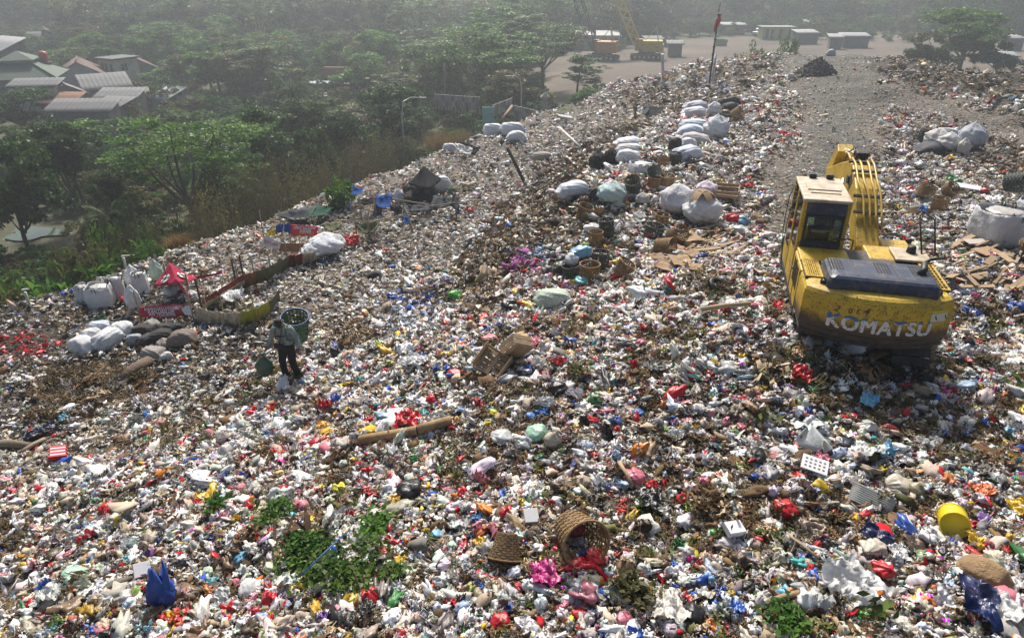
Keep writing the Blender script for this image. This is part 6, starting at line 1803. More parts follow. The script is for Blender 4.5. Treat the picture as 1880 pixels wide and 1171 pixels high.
# enclosure fence, front run
fr = [(356, 562, 588, T_CREAM), (385, 570, 594, T_CREAM), (415, 575, 596, T_CREAM), (441, 573, 597, T_LIME), (470, 565, 590, T_LIME), (496, 552, 574, T_OLIVE), (513, 530, 548, None)]
LBF = ['cream banner panel at the left end of the enclosure front', 'cream banner panel, second along the enclosure front', 'cream banner panel, third along the enclosure front', 'lime green printed panel of the enclosure front', 'lime and olive panel right of the lime printed one', 'olive panel at the right corner of the enclosure']
for i in range(6):
    u0, t0, b0, m_ = fr[i]; u1, t1, b1, _ = fr[i + 1]
    ga, gb_ = G(u0, b0), G(u1, b1); da, db = depth_of(ga), depth_of(gb_)
    banner('fence_sheet', Q(u0, t0, da), Q(u1, t1, db), gb_ + Vector((0, 0, -.05)), ga + Vector((0, 0, -.05)), m_, LBF[i], seed=i, wr=.05, cat='fence sheet')
    post('fence_post', ga, .9, .022, BAMB, 'thin stick of the tarpaulin enclosure front', group='sticks of the enclosure front')
bk_ = [(372, 548, 572, T_RUST), (400, 532, 553, T_RUST), (425, 517, 540, T_RUST), (450, 500, 525, None)]
for i in range(3):
    u0, t0, b0, m_ = bk_[i]; u1, t1, b1, _ = bk_[i + 1]; ga, gb_ = G(u0, b0), G(u1, b1); da, db = depth_of(ga), depth_of(gb_)
    banner('fence_sheet', Q(u0, t0, da), Q(u1, t1, db), Q(u1, (t1 + b1) / 2, db), Q(u0, (t0 + b0) / 2, da), m_, ['dark red', 'maroon', 'brown red'][i] + ' upper strip of the enclosure back fence, ' + ['left end', 'middle', 'right end'][i], seed=10 + i, cat='fence sheet')
    banner('fence_sheet', Q(u0, (t0 + b0) / 2, da), Q(u1, (t1 + b1) / 2, db), gb_, ga, T_CREAM, 'beige lower strip of the enclosure back fence, ' + ['left end', 'middle', 'right end'][i], seed=20 + i, cat='fence sheet')
for u, b0 in ((372, 572), (450, 525), (436, 533)): post('fence_post', G(u, b0), 1.1, .035, mat('dark_wood', (.05, .04, .035), .8), 'dark post of the enclosure back fence', group='posts of the enclosure back fence')
run = [(440, 507, 530, T_BROWN), (470, 498, 522, T_OLIVE), (500, 487, 512, T_OLIVE), (530, 470, 492, T_RUST), (556, 466, 486, T_CREAM), (580, 462, 478, None)]
LBR = ['brown orange banner panel at the left of the middle fence', 'olive netting panel of the middle fence, left one', 'olive netting panel of the middle fence, right one', 'dark red panel of the middle fence', 'grey beige panel at the right end of the middle fence']
for i in range(5):
    u0, t0, b0, m_ = run[i]; u1, t1, b1, _ = run[i + 1]; ga, gb_ = G(u0, b0), G(u1, b1); da, db = depth_of(ga), depth_of(gb_)
    banner('fence_sheet', Q(u0, t0, da), Q(u1, t1, db), gb_, ga, m_, LBR[i], seed=30 + i, wr=.05, cat='fence sheet'); post('fence_post', ga, 1., .022, BAMB, 'thin stick of the middle tarpaulin fence', group='sticks of the middle fence')
# festival banner camp
d2 = depth_of(G(575, 445))
banner('festival_banner', Q(533, 412, d2 + .3), Q(584, 416, d2), Q(582, 433, d2), Q(534, 432, d2 + .3), BRIGHT, 'bright red banner with white and yellow lettering seen from behind', [('festival belo', .52, .22, .8, INK_W), ('sabtu', .56, .50, .42, INK_W), ('DAY FBOI', .60, .80, .52, INK_Y)], 5, mirror=True)
banner('blue_banner', Q(507, 413, d2 + .6), Q(520, 410, d2 + .4), Q(519, 426, d2 + .4), Q(506, 430, d2 + .6), T_BLUE, 'blue and white banner strip, left one', seed=6); banner('white_banner', Q(520, 410, d2 + .4), Q(522, 410, d2 + .4), Q(522, 425, d2 + .4), Q(519, 426, d2 + .4), T_WHITE, 'narrow white strip between two blue banner strips', seed=7)
banner('blue_banner', Q(522, 410, d2 + .4), Q(533, 412, d2 + .3), Q(534, 429, d2 + .3), Q(522, 425, d2 + .4), T_BLUE, 'blue banner strip touching the bright red banner', seed=8)
banner('yellow_banner', Q(486, 428, d2 + .4), Q(507, 419, d2 + .6), Q(505, 432, d2 + .5), Q(488, 434, d2 + .4), T_YEL, 'yellow banner corner left of the blue strips', seed=9)
d3 = depth_of(G(500, 460))
banner('white_banner', Q(485, 431, d3), Q(518, 444, d3 - .3), Q(508, 459, d3 - .3), Q(481, 450, d3), T_WHITE, 'sagging white banner with red lettering beside the yellow corner', [('RASA 2000', .5, .52, .8, BRIGHT)], 11)
banner('brown_banner', Q(515, 446, d3), Q(560, 447, d3), Q(556, 462, d3), Q(512, 462, d3), T_BROWN, 'brown orange printed sheet right of the sagging white banner', seed=12)
for u in (486, 521, 534, 583, 574): post('fence_post', G(u, 446), 1.3, .022, BAMB, 'stick of the bright red banner camp', group='sticks of the banner camp')
# tarpaulins
d4 = depth_of(G(555, 400))
cloth('grey_tarpaulin', [Q(500, 392, d4 + .5), Q(582, 378, d4 + 1.2), Q(566, 402, d4 - .2), Q(540, 404, d4 - .3)], T_GREY, 'sagging grey tarpaulin left of the dark green one', 'tarpaulin', .35, .08, 2)
cloth('green_tarpaulin', [Q(575, 376, d4 + 1.3), Q(613, 382, d4 + 1.0), Q(596, 394, d4 + .2), Q(562, 401, d4 - .1)], T_GREEN, 'dark green tarpaulin stretched beside the small green tree', 'tarpaulin', .1, .06, 3)
d5 = depth_of(G(655, 372))
cloth('blue_tarpaulin', [Q(644, 342, d5 + .5), Q(668, 346, d5 + .5), Q(662, 357, d5), Q(645, 358, d5)], T_BLUE, 'bright blue tarpaulin beside the small green tree', 'tarpaulin', .1, .05, 4)
d6 = depth_of(G(760, 392))
for i, (a, b, c, e, m_, lb) in enumerate([((655, 367), (690, 360), (690, 372), (658, 374), T_BLACK, 'black tarpaulin strip at the left of the black canopy camp'), ((690, 360), (720, 355), (716, 380), (690, 381), T_BLUE, 'dark blue sheet hanging left of the black bag pile'), ((688, 372), (700, 370), (702, 397), (684, 396), T_GREY, 'grey cloth hanging over the camp rail'),
                                          ((714, 375), (740, 378), (738, 392), (726, 398), T_BLACK, 'dark cloth hanging below the black bag pile'), ((738, 377), (790, 377), (786, 386), (742, 388), T_GREY, 'long grey sheet along the front rail of the camp'), ((795, 360), (832, 362), (836, 378), (790, 382), T_GREY, 'grey sheet draped at the right of the black bag pile'), ((832, 352), (845, 368), (838, 384), (828, 376), T_GREY, 'crumpled grey sheet at the right corner of the camp'), ((832, 372), (842, 374), (844, 394), (838, 390), T_BLUE, 'blue rag on the right corner post of the camp')]):
    cloth('tarpaulin', [Q(*a, d6 + .5), Q(*b, d6 + .5), Q(*c, d6), Q(*e, d6)], m_, lb, 'tarpaulin', .12, .10, 40 + i, 12, 8)
def rail(name, pts, r, m_, label, cat='rail'):
    mb = MB(); c0 = Vector(pts[0]); mb.tube([Vector(p) - c0 for p in pts], r, 8); return tag(mb.build(name, m_, None, True, loc=c0), label, cat)
rail('camp_rail', [Q(625, 400, d6 + .5), Q(690, 366, d6 + .6), Q(700, 362, d6 + .6)], .035, BAMB, 'bamboo rail sloping up at the left of the black canopy camp'); rail('camp_rail', [Q(700, 362, d6 + .6), Q(800, 378, d6 + .1), Q(838, 372, d6 + .1)], .03, BAMB, 'bamboo rail along the front of the black canopy camp')
for u in (663, 690, 742, 838): post('camp_post', G(u, 398), .9, .03, BAMB, 'short post under the rail of the black canopy camp', group='posts of the black canopy camp')
d7 = depth_of(G(700, 430))
cloth('grey_tarpaulin', [Q(592, 410, d7 + .5), Q(625, 406, d7 + .8), Q(632, 416, d7), Q(604, 424, d7)], T_OLIVE, 'khaki sheet hung right of the bright red banner', 'tarpaulin', .15, .08, 52); cloth('grey_tarpaulin', [Q(652, 410, d7 + .3), Q(700, 402, d7 + .6), Q(690, 425, d7), Q(660, 428, d7)], T_OLIVE, 'khaki sheet hung on the lower rail in front of the black canopy camp', 'tarpaulin', .2, .08, 53)
rail('lower_rail', [Q(612, 404, d7 + .4), Q(680, 408, d7 + .2), Q(745, 394, d7 + .4)], .028, BAMB, 'long thin bamboo rail in front of the black canopy camp')
for u, v in ((655, 434), (678, 434)): post('lower_post', G(u, v), .95, .03, BAMB, 'post of the long thin rail in front of the canopy camp', group='posts of the lower rail')
post('leaning_board', G(760, 428), 1.0, .05, mat('grey_wood', (.22, .20, .17), .85), 'short leaning grey board with a dark blue rag', 'board', (-.35, .2)); cloth('blue_rag', [Q(741, 397, d7), Q(749, 397, d7), Q(752, 412, d7 - .2), Q(743, 412, d7 - .2)], T_BLUE, 'dark blue rag hanging on the short leaning board', 'cloth', .05, .04, 55, 6, 6)
d8 = depth_of(G(860, 280)); cloth('dark_tarpaulin', [Q(832, 262, d8 + .6), Q(842, 259, d8 + .8), Q(882, 272, d8), Q(870, 286, d8 - .2)], T_BLACK, 'dark tarpaulin scrap on the slope below the dry grass', 'tarpaulin', .1, .1, 60); cloth('grey_sheet', [Q(836, 262, d8 + .4), Q(868, 272, d8), Q(864, 285, d8 - .3), Q(838, 278, d8)], T_WHITE, 'whitish sheet under the dark tarpaulin scrap', 'tarpaulin', .1, .1, 61)
d9 = depth_of(G(1190, 218)); cloth('black_tarpaulin', [Q(1180, 195, d9 + .8), Q(1222, 196, d9 + .6), Q(1212, 208, d9 - .2), Q(1186, 217, d9 - .3)], T_BLACK, 'black tarpaulin lean-to left of the tall sack stack', 'tarpaulin', .05, .06, 62); cloth('black_tarpaulin', [Q(1181, 197, d9 + .8), Q(1190, 188, d9 + 1.0), Q(1192, 203, d9), Q(1182, 213, d9 - .1)], T_GREY, 'grey raised side sheet of the black lean-to', 'tarpaulin', .03, .05, 63)
d10 = depth_of(G(1035, 222)); cloth('grey_tarpaulin', [Q(1012, 206, d10 + .5), Q(1053, 192, d10 + 1), Q(1052, 203, d10), Q(1030, 210, d10 - .2)], T_OLIVE, 'khaki sheet raised at the mound edge near the gate pillar', 'tarpaulin', .1, .08, 64)
for i, (u, v, w, lb) in enumerate([(1030, 214, 30, 'upper grey roofing sheet lying at the mound edge'), (1038, 222, 28, 'lower grey roofing sheet lying at the mound edge')]):
    p = G(u, v); L_ = px2m(w, p); mb = MB()
    mb.grid(lambda s, t: ((s - .5) * L_, (t - .5) * L_ * .7, .03 * math.sin(s * 40)), 40, 2); tag(mb.build('roofing_sheet', mat('grey_sheet_metal', (.35, .36, .37), .6, .3, 5), None, True, solid=.01, loc=p + Vector((0, 0, .25)), rot=(.15, .2, .3 * i)), lb, 'metal sheet')

# ---- pipes, posts and the windsock
WP = mat('white_pipe', (.56, .55, .52), .5, .25, 4, dirt=.4)
post('white_post', G(650, 332), 1.1, .06, WP, 'short thick white post leaning at the mound edge', 'post', (-.5, .2)); post('white_post', G(280, 470), .75, .06, WP, 'short white pipe leaning near the dry grass', 'post', (-.55, .1))
a, b = G(1028, 252), G(1068, 277); rail('white_pole', [a + Vector((0, 0, .5)), b + Vector((0, 0, .1))], .07, WP, 'white pole lying on the slope below the plateau', 'pole')
g = G(968, 334); rail('dark_post', [g - Vector((0, 0, .3)), Q(932, 272, depth_of(g) + .3)], .08, mat('tarred_wood', (.05, .045, .04), .85), 'dark leaning wooden post on the slope', 'post')
g = G(1219, 150); rail('white_marker_post', [g - Vector((0, 0, .3)), Q(1216, 100, depth_of(g))], .11, WP, 'white post at the far rim of the mound', 'post')
def edge_rail(pts, lb, posts_):
    P3 = [G(u, v) for u, v in pts]; P3 = [Vector((p.x, p.y, p.z + .5)) for p in P3]; rail('pipe_rail', P3, .04, WP, lb)
    for u, v in posts_: post('rail_post', G(u, v), .5, .045, WP, 'short post under the pale rail at the left mound edge', group='posts of the pale edge rail')
edge_rail([(50, 558), (70, 545), (95, 532), (130, 521), (178, 513)], 'pale curved pipe rail along the left mound edge', ((90, 542), (55, 562)))
edge_rail([(230, 494), (265, 482), (300, 470)], 'short pale pipe rail left of the dry grass', ((233, 497),))
# windsock
g = G(1302, 155); d_ = depth_of(g); WS = empty('windsock_mast', g); topP = Q(1319.5, 22, d_) - g; botP = Vector((0, 0, -.3)); midP = botP.lerp(topP, .7)
ms_ = mat('dark_mast', (.04, .04, .045), .6, .3, 3); mb = MB(); mb.tube([botP, midP], .07, 8); mb.tube([midP, topP], .04, 8); mb.build('mast', ms_, WS, True)
mb = MB(); mb.tube([botP + Vector((.25, .2, 0)), midP * .62 + Vector((.25, .2, 0))], .09, 8); mb.build('support_post', WP, WS, True)
for k in (.45, .55, .65):
    mb = MB(); q_ = botP.lerp(topP, k); mb.box(q_, (.16, .12, .10)); mb.build('clamp', ms_, WS)
t0 = topP + Vector((.06, 0, -.12)); mb = MB()
mb.tube([t0, t0 + Vector((.02, 0, -.35)), t0 + Vector((-.10, .05, -.8)), t0 + Vector((-.16, .05, -1.15))], [.20, .19, .13, .06], 12, caps=False); mb.build('sock', mat('orange_red_fabric', (.55, .035, .02), .7, .2, 6), WS, True, solid=.01)
mb = MB(); mb.tube([topP, topP + Vector((.04, 0, .6))], .025, 6); mb.build('mast_tip', ms_, WS, True)
tag(WS, 'tall thin mast with a limp red windsock on the mound', 'windsock')

# ---- baskets
DR = mat('dark_rim', (.03, .035, .03), .6, .3)
BK = [(1082, 512, 37, .85, 'c', 0, 0, 'tan basket at the front of the middle basket group'), (1049, 508, 34, .85, 'd', .1, -.15, 'dark basket holding a white sack, leftmost of the middle group'), (1101, 497, 33, 1.15, 'd', 0, .05, 'tall dark green basket with a blue mark at the back of the middle group'), (1137, 508, 34, .8, 'c', .15, .5, 'tan basket tipped to the right of the middle group'),
      (1092, 448, 27, .95, 'c', 0, .03, 'tan basket below the two white bags'), (1115, 434, 28, 1.2, 'd', -.1, -.08, 'tall dark basket right of the two white bags'), (1068, 404, 27, 1.0, 'c', .2, .25, 'tan basket tilted on the brown slope'), (1205, 462, 33, .95, 'c', 1.35, .35, 'tan basket lying on its side with its mouth to the viewer'),
      (1232, 444, 32, .9, 'c', .9, -.5, 'tan basket tipped behind the one lying on its side'), (1198, 436, 36, .7, 'd', .1, .1, 'wide dark basket with a lid and red cloth'), (1213, 413, 25, .9, 'c', .1, 0, 'tan basket behind the wide dark lidded one'), (1200, 344, 26, .75, 'c', 0, .1, 'tan basket left of a pair in front of the net sacks'), (1223, 342, 27, .8, 'c', .1, 0, 'tan basket right of a pair in front of the net sacks'),
      (1198, 327, 27, .8, 'd', 2.4, .2, 'dark basket turned over on the tan pair'), (1163, 354, 28, .9, 'd', .3, -.5, 'green black basket tipped beside the turquoise bottomed sack'), (1238, 304, 24, 1.0, 'd', .05, 0, 'grey green basket below the tall sack stack'), (1216, 304, 21, .8, 'c', .1, .1, 'small tan basket left of the grey green one'), (1345, 222, 24, .7, 'c', .9, .3, 'tan basket right of the big round white sack'),
      (1330, 222, 22, .7, 'd', .2, 0, 'dark basket beside the tan one right of the big round sack'), (1693, 258, 24, .8, 'd', .2, .1, 'dark basket left of the right hand bag heap'), (1692, 368, 30, .8, 'c', .1, .5, 'tan basket, left of three beyond the mirror rail'), (1722, 386, 29, .85, 'c', 0, 0, 'tan basket, front one of three beyond the mirror rail'), (1735, 360, 28, .6, 'c', .8, .2, 'tan basket lying, right one of three beyond the mirror rail'),
      (186, 599, 20, 1.0, 'g', 0, .05, 'small green basket above the white sacks'), (385, 562, 22, .7, 'd', .2, 0, 'dark basket inside the tarpaulin enclosure'), (1878, 470, 46, .9, 'c', .8, .3, 'tan basket cut by the right edge'), (430, 592, 20, .7, 'c', 1.2, .3, 'brown basket against the lime enclosure panel')]
for u, v, w, hb_, k, rx, ry, lb in BK:
    p = G(u, v); dia = px2m(w, p); wall, rim_ = {'c': (CANE, CANE), 'd': (CANED, DR), 'g': (CANEG, CANEG)}[k]
    lift = dia * .5 * math.sin(min(abs(rx) + abs(ry), 1.57)) * .75 if max(abs(rx), abs(ry)) > .2 else 0
    if rx > 2: lift = dia * hb_ * .95
    basket(p + Vector((0, 0, lift - .03)), dia, hb_, wall, rim_, lb, (rx, ry, random.uniform(0, 1)), .86)
pb = G(1045, 985); basket(pb + Vector((0, 0, .20)), px2m(86, pb), .85, CANE, CANE, 'large broken tan basket lying open around a dark red bag in the foreground', (1.25, -.5, .5), .7)
crumpled('plastic_bag', pb + Vector((.06, -.02, .16)), .30, (.22, .015, .025), 'dark red tied bag inside the large broken basket', 'plastic bag', 1, (0, 0, 1), 'tied')
pb = G(932, 1005); basket(pb + Vector((0, 0, .26)), px2m(60, pb), .75, CANE, CANE, 'tan basket lying bottom up in the foreground beside the broken one', (2.5, .3, .2), .6)
pb = G(1840, 395); basket(pb + Vector((0, .25, .95)), px2m(36, pb), .9, CANED, DR, 'dark basket lying on the big bulk bag at the right edge', (1.2, .6, .3), .9)
sk_ = G(1049, 508); crumpled('plastic_bag', sk_ + Vector((0, .1, .42)), .42, (.64, .66, .70), 'white sack stuffed into the leftmost dark basket of the middle group', 'plastic bag', 2, (0, 0, .3), 'tied')
# ------------------------------------------------------------------ village, fence, yard and machines behind the mound
R_GREEN = mat('green_roof', (.075, .12, .085), .8, .4, 1.2, dirt=.4, dcol=(.12, .11, .09), dscale=1); R_BROWN = mat('brown_tile', (.12, .065, .05), .85, .35, 1.5, dirt=.3, dcol=(.08, .06, .05)); R_GREY = mat('grey_roof_sheet', (.085, .087, .092), .75, .3, 1.0, dirt=.5, dcol=(.10, .095, .09), dscale=.8)
R_ORANGE = mat('orange_tile', (.20, .08, .045), .85, .35, 2, dirt=.4, dcol=(.14, .10, .08), dscale=1); R_LIGHT = mat('pale_roof_sheet', (.25, .26, .265), .6, .25, 1, dirt=.3); R_DARK = mat('dark_roof_sheet', (.07, .075, .08), .7, .4, 1, dirt=.4, dcol=(.12, .115, .11))
W_WHITE = mat('white_wall', (.42, .43, .44), .85, .2, .8, dirt=.35, dcol=(.26, .24, .22), dscale=.6); W_CREAM = mat('cream_wall', (.52, .47, .38), .85, .2, .8, dirt=.35, dcol=(.26, .22, .18), dscale=.6); W_BLUE = mat('blue_grey_wall', (.17, .20, .25), .8, .25, .8); W_GREY = mat('grey_wall', (.20, .19, .18), .85, .3, .8, dirt=.4)
PANE = mat('dark_pane', (.03, .035, .04), .15, .3, 1); FRAME = mat('window_frame', (.40, .38, .34), .7, .2); CONC = mat('concrete', (.36, .35, .33), .9, .3, 1.5, .3, 10, dirt=.5, dcol=(.14, .13, .11), dscale=1)
def brick_mat():
    m_ = bpy.data.materials.new('brick_wall'); N, L, b_ = nodes_of(m_); tc = N.new('ShaderNodeTexCoord'); mp = N.new('ShaderNodeMapping'); mp.inputs['Rotation'].default_value = (PI / 2, 0, 0)
    br = N.new('ShaderNodeTexBrick'); br.inputs['Scale'].default_value = 4; br.inputs[1].default_value = (.30, .12, .075, 1); br.inputs[2].default_value = (.22, .09, .06, 1); br.inputs[3].default_value = (.30, .27, .24, 1)
    L.new(tc.outputs['Object'], mp.inputs[0]); L.new(mp.outputs[0], br.inputs[0]); L.new(br.outputs[0], b_.inputs['Base Color']); b_.inputs['Roughness'].default_value = .9; return m_
BRICK = brick_mat()

def corr(mb, a, b, c, d, n, amp=.015):
    """ribbed roof sheet over the quad a b c d (ribs run a->d)"""
    a, b, c, d = map(Vector, (a, b, c, d)); nr = (b - a).cross(d - a).normalized()
    if nr.z < 0: nr = -nr
    mb.grid(lambda s, t: (a * (1 - s) + b * s) * (1 - t) + (d * (1 - s) + c * s) * t + nr * amp * math.sin(s * n * 2 * PI), n * 4, 3)

def window(root, c, w, h, axis, s):
    """framed window standing proud of a wall; axis 'x' or 'y' = wall normal, s = side"""
    def sz(a, b, t): return (t, a, b) if axis == 'x' else (a, t, b)
    n_ = Vector((s, 0, 0)) if axis == 'x' else Vector((0, s, 0)); c = Vector(c)
    mb = MB(); mb.box(c + n_ * .02, sz(w + .16, .10, .05) if False else sz(w, h, .04)); pn = mb.build('window', PANE, root)
    mb = MB()
    for q in (-1, 1):
        mb.box(c + n_ * .03 + Vector((0, 0, q * (h / 2 + .04))), sz(w + .18, .09, .09))
        mb.box(c + n_ * .03 + (Vector((0, q * (w / 2 + .04), 0)) if axis == 'x' else Vector((q * (w / 2 + .04), 0, 0))), sz(.09, h + .02, .085))
    mb.box(c + n_ * .03, sz(.05, h - .02, .06)); mb.build('window_frame', FRAME, pn)

def gable_house(u, v, d, L_, W_, H_, rise, yaw, wall, roof, name, label, over=.5, wins=(), door=None, ribs=True, cat='house'):
    """(u, v) is the middle of the ridge; local X runs along the ridge"""
    c = PX(u, v, d); zb = gz(c.x, c.y) - .5; base = c.z - rise - H_
    root = empty(name, (c.x, c.y, base), (0, 0, yaw)); dn = min(0, zb - base) - .2
    mb = MB(); mb.prism([(-W_ / 2, dn), (W_ / 2, dn), (W_ / 2, H_), (0, H_ + rise - .06), (-W_ / 2, H_)], 'x', -L_ / 2, L_ / 2); mb.build('wall', wall, root)
    k = over / (W_ / 2); lx = L_ / 2 + over
    for s in (-1, 1):
        mb = MB(); corr(mb, (-lx, 0, H_ + rise + .06), (lx, 0, H_ + rise + .06), (lx, s * (W_ / 2 + over), H_ - rise * k + .06), (-lx, s * (W_ / 2 + over), H_ - rise * k + .06), int(L_ * 2.6) if ribs else 4, .014 if ribs else .006)
        mb.build('roof_slope', roof, root, True, solid=.05)
    mb = MB(); mb.tube([(-lx, 0, H_ + rise + .08), (lx, 0, H_ + rise + .08)], .10, 6); mb.build('roof_ridge', roof, root, True)
    for (ax, s, off_, z_, w, h) in wins:
        window(root, (s * L_ / 2, off_, z_) if ax == 'x' else (off_, s * W_ / 2, z_), w, h, ax, s)
    if door:
        ax, s, off_, w, h = door; mb = MB(); mb.box((s * (L_ / 2 + .02), off_, h / 2) if ax == 'x' else (off_, s * (W_ / 2 + .02), h / 2), (.05, w, h) if ax == 'x' else (w, .05, h)); mb.build('door', mat('wood_door', (.16, .09, .05), .7), root)
    return tag(root, label, cat)
def shed_roof(u, v, d, L_, W_, H_, drop, yaw, wall, roof, name, label, cat='house', wins=()):
    """single pitch roof; (u, v) is the middle of the roof"""
    c = PX(u, v, d); base = c.z - H_; zb = gz(c.x, c.y) - .5; root = empty(name, (c.x, c.y, base), (0, 0, yaw)); dn = min(0, zb - base) - .2
    mb = MB(); mb.prism([(-W_ / 2, dn), (W_ / 2, dn), (W_ / 2, H_ + drop / 2 - .05), (-W_ / 2, H_ - drop / 2 - .05)], 'x', -L_ / 2, L_ / 2); mb.build('wall', wall, root)
    mb = MB(); lx, ly = L_ / 2 + .35, W_ / 2 + .35; corr(mb, (-lx, ly, H_ + drop * .55), (lx, ly, H_ + drop * .55), (lx, -ly, H_ - drop * .55), (-lx, -ly, H_ - drop * .55), int(L_ * 2.2)); mb.build('roof', roof, root, True, solid=.05)
    for (ax, s, off_, z_, w, h) in wins: window(root, (s * L_ / 2, off_, z_) if ax == 'x' else (off_, s * W_ / 2, z_), w, h, ax, s)
    return tag(root, label, cat)

# green tiered hip roof
c = PX(30, 96, 82); base = c.z - 5.2; HR = empty('tiered_roof_house', (c.x, c.y, base), (0, 0, .35)); 
mb = MB(); mb.box((0, 0, .6), (6.6, 6.6, 4.4)); mb.build('wall', W_GREY, HR)
def hip(mb, r0, r1, z0, z1):
    q = [(-1, -1), (1, -1), (1, 1), (-1, 1)]; vs = [(x * r0, y * r0, z0) for x, y in q] + [(x * r1, y * r1, z1) for x, y in q]
    mb.add(vs, [(i, (i + 1) % 4, 4 + (i + 1) % 4, 4 + i) for i in range(4)] + [(4, 5, 6, 7), (3, 2, 1, 0)])
mb = MB(); hip(mb, 4.2, 1.5, 2.6, 4.1); mb.build('lower_roof', R_GREEN, HR)
mb = MB(); hip(mb, 1.35, 1.25, 4.1, 4.5); mb.build('clerestory', W_WHITE, HR)
mb = MB(); hip(mb, 1.9, .12, 4.45, 5.3); mb.build('upper_roof', R_GREEN, HR)
for k in range(4):
    mb = MB(); s_ = [(-1, -1), (1, -1), (1, 1), (-1, 1)][k]; mb.tube([(s_[0] * 4.2, s_[1] * 4.2, 2.66), (s_[0] * 1.5, s_[1] * 1.5, 4.16)], .09, 6); mb.build('hip_ridge', R_GREEN, HR, True)
tag(HR, 'house with a two tiered green hipped roof at the left edge', 'house')
gable_house(140, 110, 92, 6.5, 6.0, 3.4, 1.7, R(-62), W_WHITE, R_BROWN, 'white_house', 'white walled house with brown tiled gable roof behind the red water tank', wins=[('x', 1, .6, 2.0, 1.0, .8), ('x', -1, -1.2, 2, .8, .8)], ribs=False)
c = PX(215, 106, 96); FH = empty('two_storey_house', (c.x, c.y, c.z - 5.0), (0, 0, R(-28))); mb = MB(); mb.box((0, 0, 2.2), (3.3, 3.6, 5.4)); mb.build('wall', W_CREAM, FH)
mb = MB(); mb.box((0, 0, 5.0), (4.0, 4.3, .22)); mb.build('flat_roof', R_GREY, FH); mb = MB(); mb.box((-1.0, -2.2, 2.75), (3.6, 1.2, .14), (-.15, 0, 0)); mb.build('awning', R_BROWN, FH)
for xx in (-.9, -.1, 1.0): window(FH, (xx, -1.8, 3.9), .45, .9, 'y', -1)
window(FH, (1.65, -.4, 3.9), .9, .9, 'x', 1); window(FH, (.9, -1.8, 1.4), .7, 1.0, 'y', -1); tag(FH, 'narrow cream two storey house with a flat roof', 'house')
gable_house(248, 106, 100, 4.5, 4.5, 2.8, 1.2, R(-60), W_GREY, R_BROWN, 'brown_roof_house', 'small brown roofed house right of the two storey house', ribs=False)
shed_roof(192, 150, 86, 5.0, 4.4, 3.0, 1.3, R(35), W_BLUE, R_GREY, 'blue_gable_shed', 'blue grey shed with a grey sloping sheet roof')
shed_roof(218, 172, 80, 4.4, 3.4, 2.6, .7, R(5), W_GREY, R_DARK, 'dark_roof_shed', 'dark grey roofed shed below the blue grey shed')
shed_roof(150, 194, 72, 6.2, 2.8, 2.6, .8, R(4), W_GREY, R_GREY, 'long_grey_shed', 'long grey sheet roofed shed nearest to the tiered tree'); shed_roof(205, 188, 75, 3.0, 3.0, 2.4, .6, R(-10), W_GREY, R_DARK, 'patched_roof_shed', 'dark patched sheet roof at the right end of the long grey shed')
gable_house(110, 152, 78, 3.6, 3.4, 2.6, .9, R(-50), CONC, R_DARK, 'brick_gable_hut', 'low hut with dark ribbed roof and brownish gable'); shed_roof(112, 181, 75, 3.4, 2.4, 2.2, .8, R(0), W_GREY, R_ORANGE, 'orange_roof_hut', 'hut with an orange tiled lean-to roof')
shed_roof(64, 152, 76, 4.6, 2.6, 2.2, .5, R(10), W_CREAM, R_DARK, 'low_terrace_house', 'low long roof in front of the tiered green roof'); shed_roof(-8, 85, 92, 5.5, 4.5, 3.0, 1.8, R(-30), W_GREY, R_LIGHT, 'pale_slope_roof', 'pale sloping roof cut by the left edge'); shed_roof(255, 172, 84, 1.8, 2.6, 2.2, .9, R(30), W_WHITE, R_GREY, 'white_leanto', 'small white lean-to at the right of the dark grey shed')
gable_house(36, 58, 132, 6.5, 5, 3, 1.4, R(15), W_GREY, R_GREY, 'far_grey_house', 'distant grey roofed house among the trees at the upper left'); gable_house(80, 52, 135, 4.5, 5, 3, 1.8, R(-60), W_CREAM, R_BROWN, 'far_brown_house', 'distant brown gabled house at the upper left', ribs=False)
shed_roof(306, 171, 84, 2.6, 3.0, 2.4, 1.0, R(-25), W_WHITE, R_LIGHT, 'bright_roof_hut', 'bright pale roof poking out above the tiered tree'); shed_roof(610, 180, 88, 2.2, 2.2, 2.4, .8, R(20), W_WHITE, R_LIGHT, 'white_roof_hut', 'small white roof below the brick walled house')
shed_roof(350, 142, 105, 2.0, 2.6, 2.6, .8, R(-20), W_WHITE, R_LIGHT, 'white_gable_hut', 'small white hut among the trees right of the village')
# red water tank on its tower
g = PX(92, 148, 86); WT = empty('water_tank_tower', (g.x, g.y, g.z - 1)); 
for sx in (-1, 1):
    for sy in (-1, 1): mb = MB(); mb.tube([(sx * .45, sy * .45, -1), (sx * .4, sy * .4, 3.1)], .06, 6); mb.build('tower_leg', mat('rusty_pipe', (.20, .11, .07), .8), WT)
mb = MB(); mb.box((0, 0, 3.13), (1.2, 1.2, .08)); mb.box((-.2, 0, 1.6), (1.1, 1.1, .08)); mb.build('platform', W_GREY, WT)
def tank(z, r, h, m_): mb = MB(); mb.lathe([(0, z), (r, z), (r, z + h * .3), (r * 1.03, z + h * .33), (r, z + h * .36), (r, z + h * .7), (r * 1.03, z + h * .73), (r, z + h * .76), (r * .8, z + h * .93), (r * .3, z + h), (0, z + h)], 16); mb.build('tank', m_, WT, True)
tank(3.17, .5, 1.25, mat('red_plastic_tank', (.48, .06, .035), .5, .2)); tank(1.65, .38, .8, mat('blue_plastic_tank', (.04, .10, .30), .5, .2)); tag(WT, 'red water tank above a blue one on a thin tower', 'water tank')
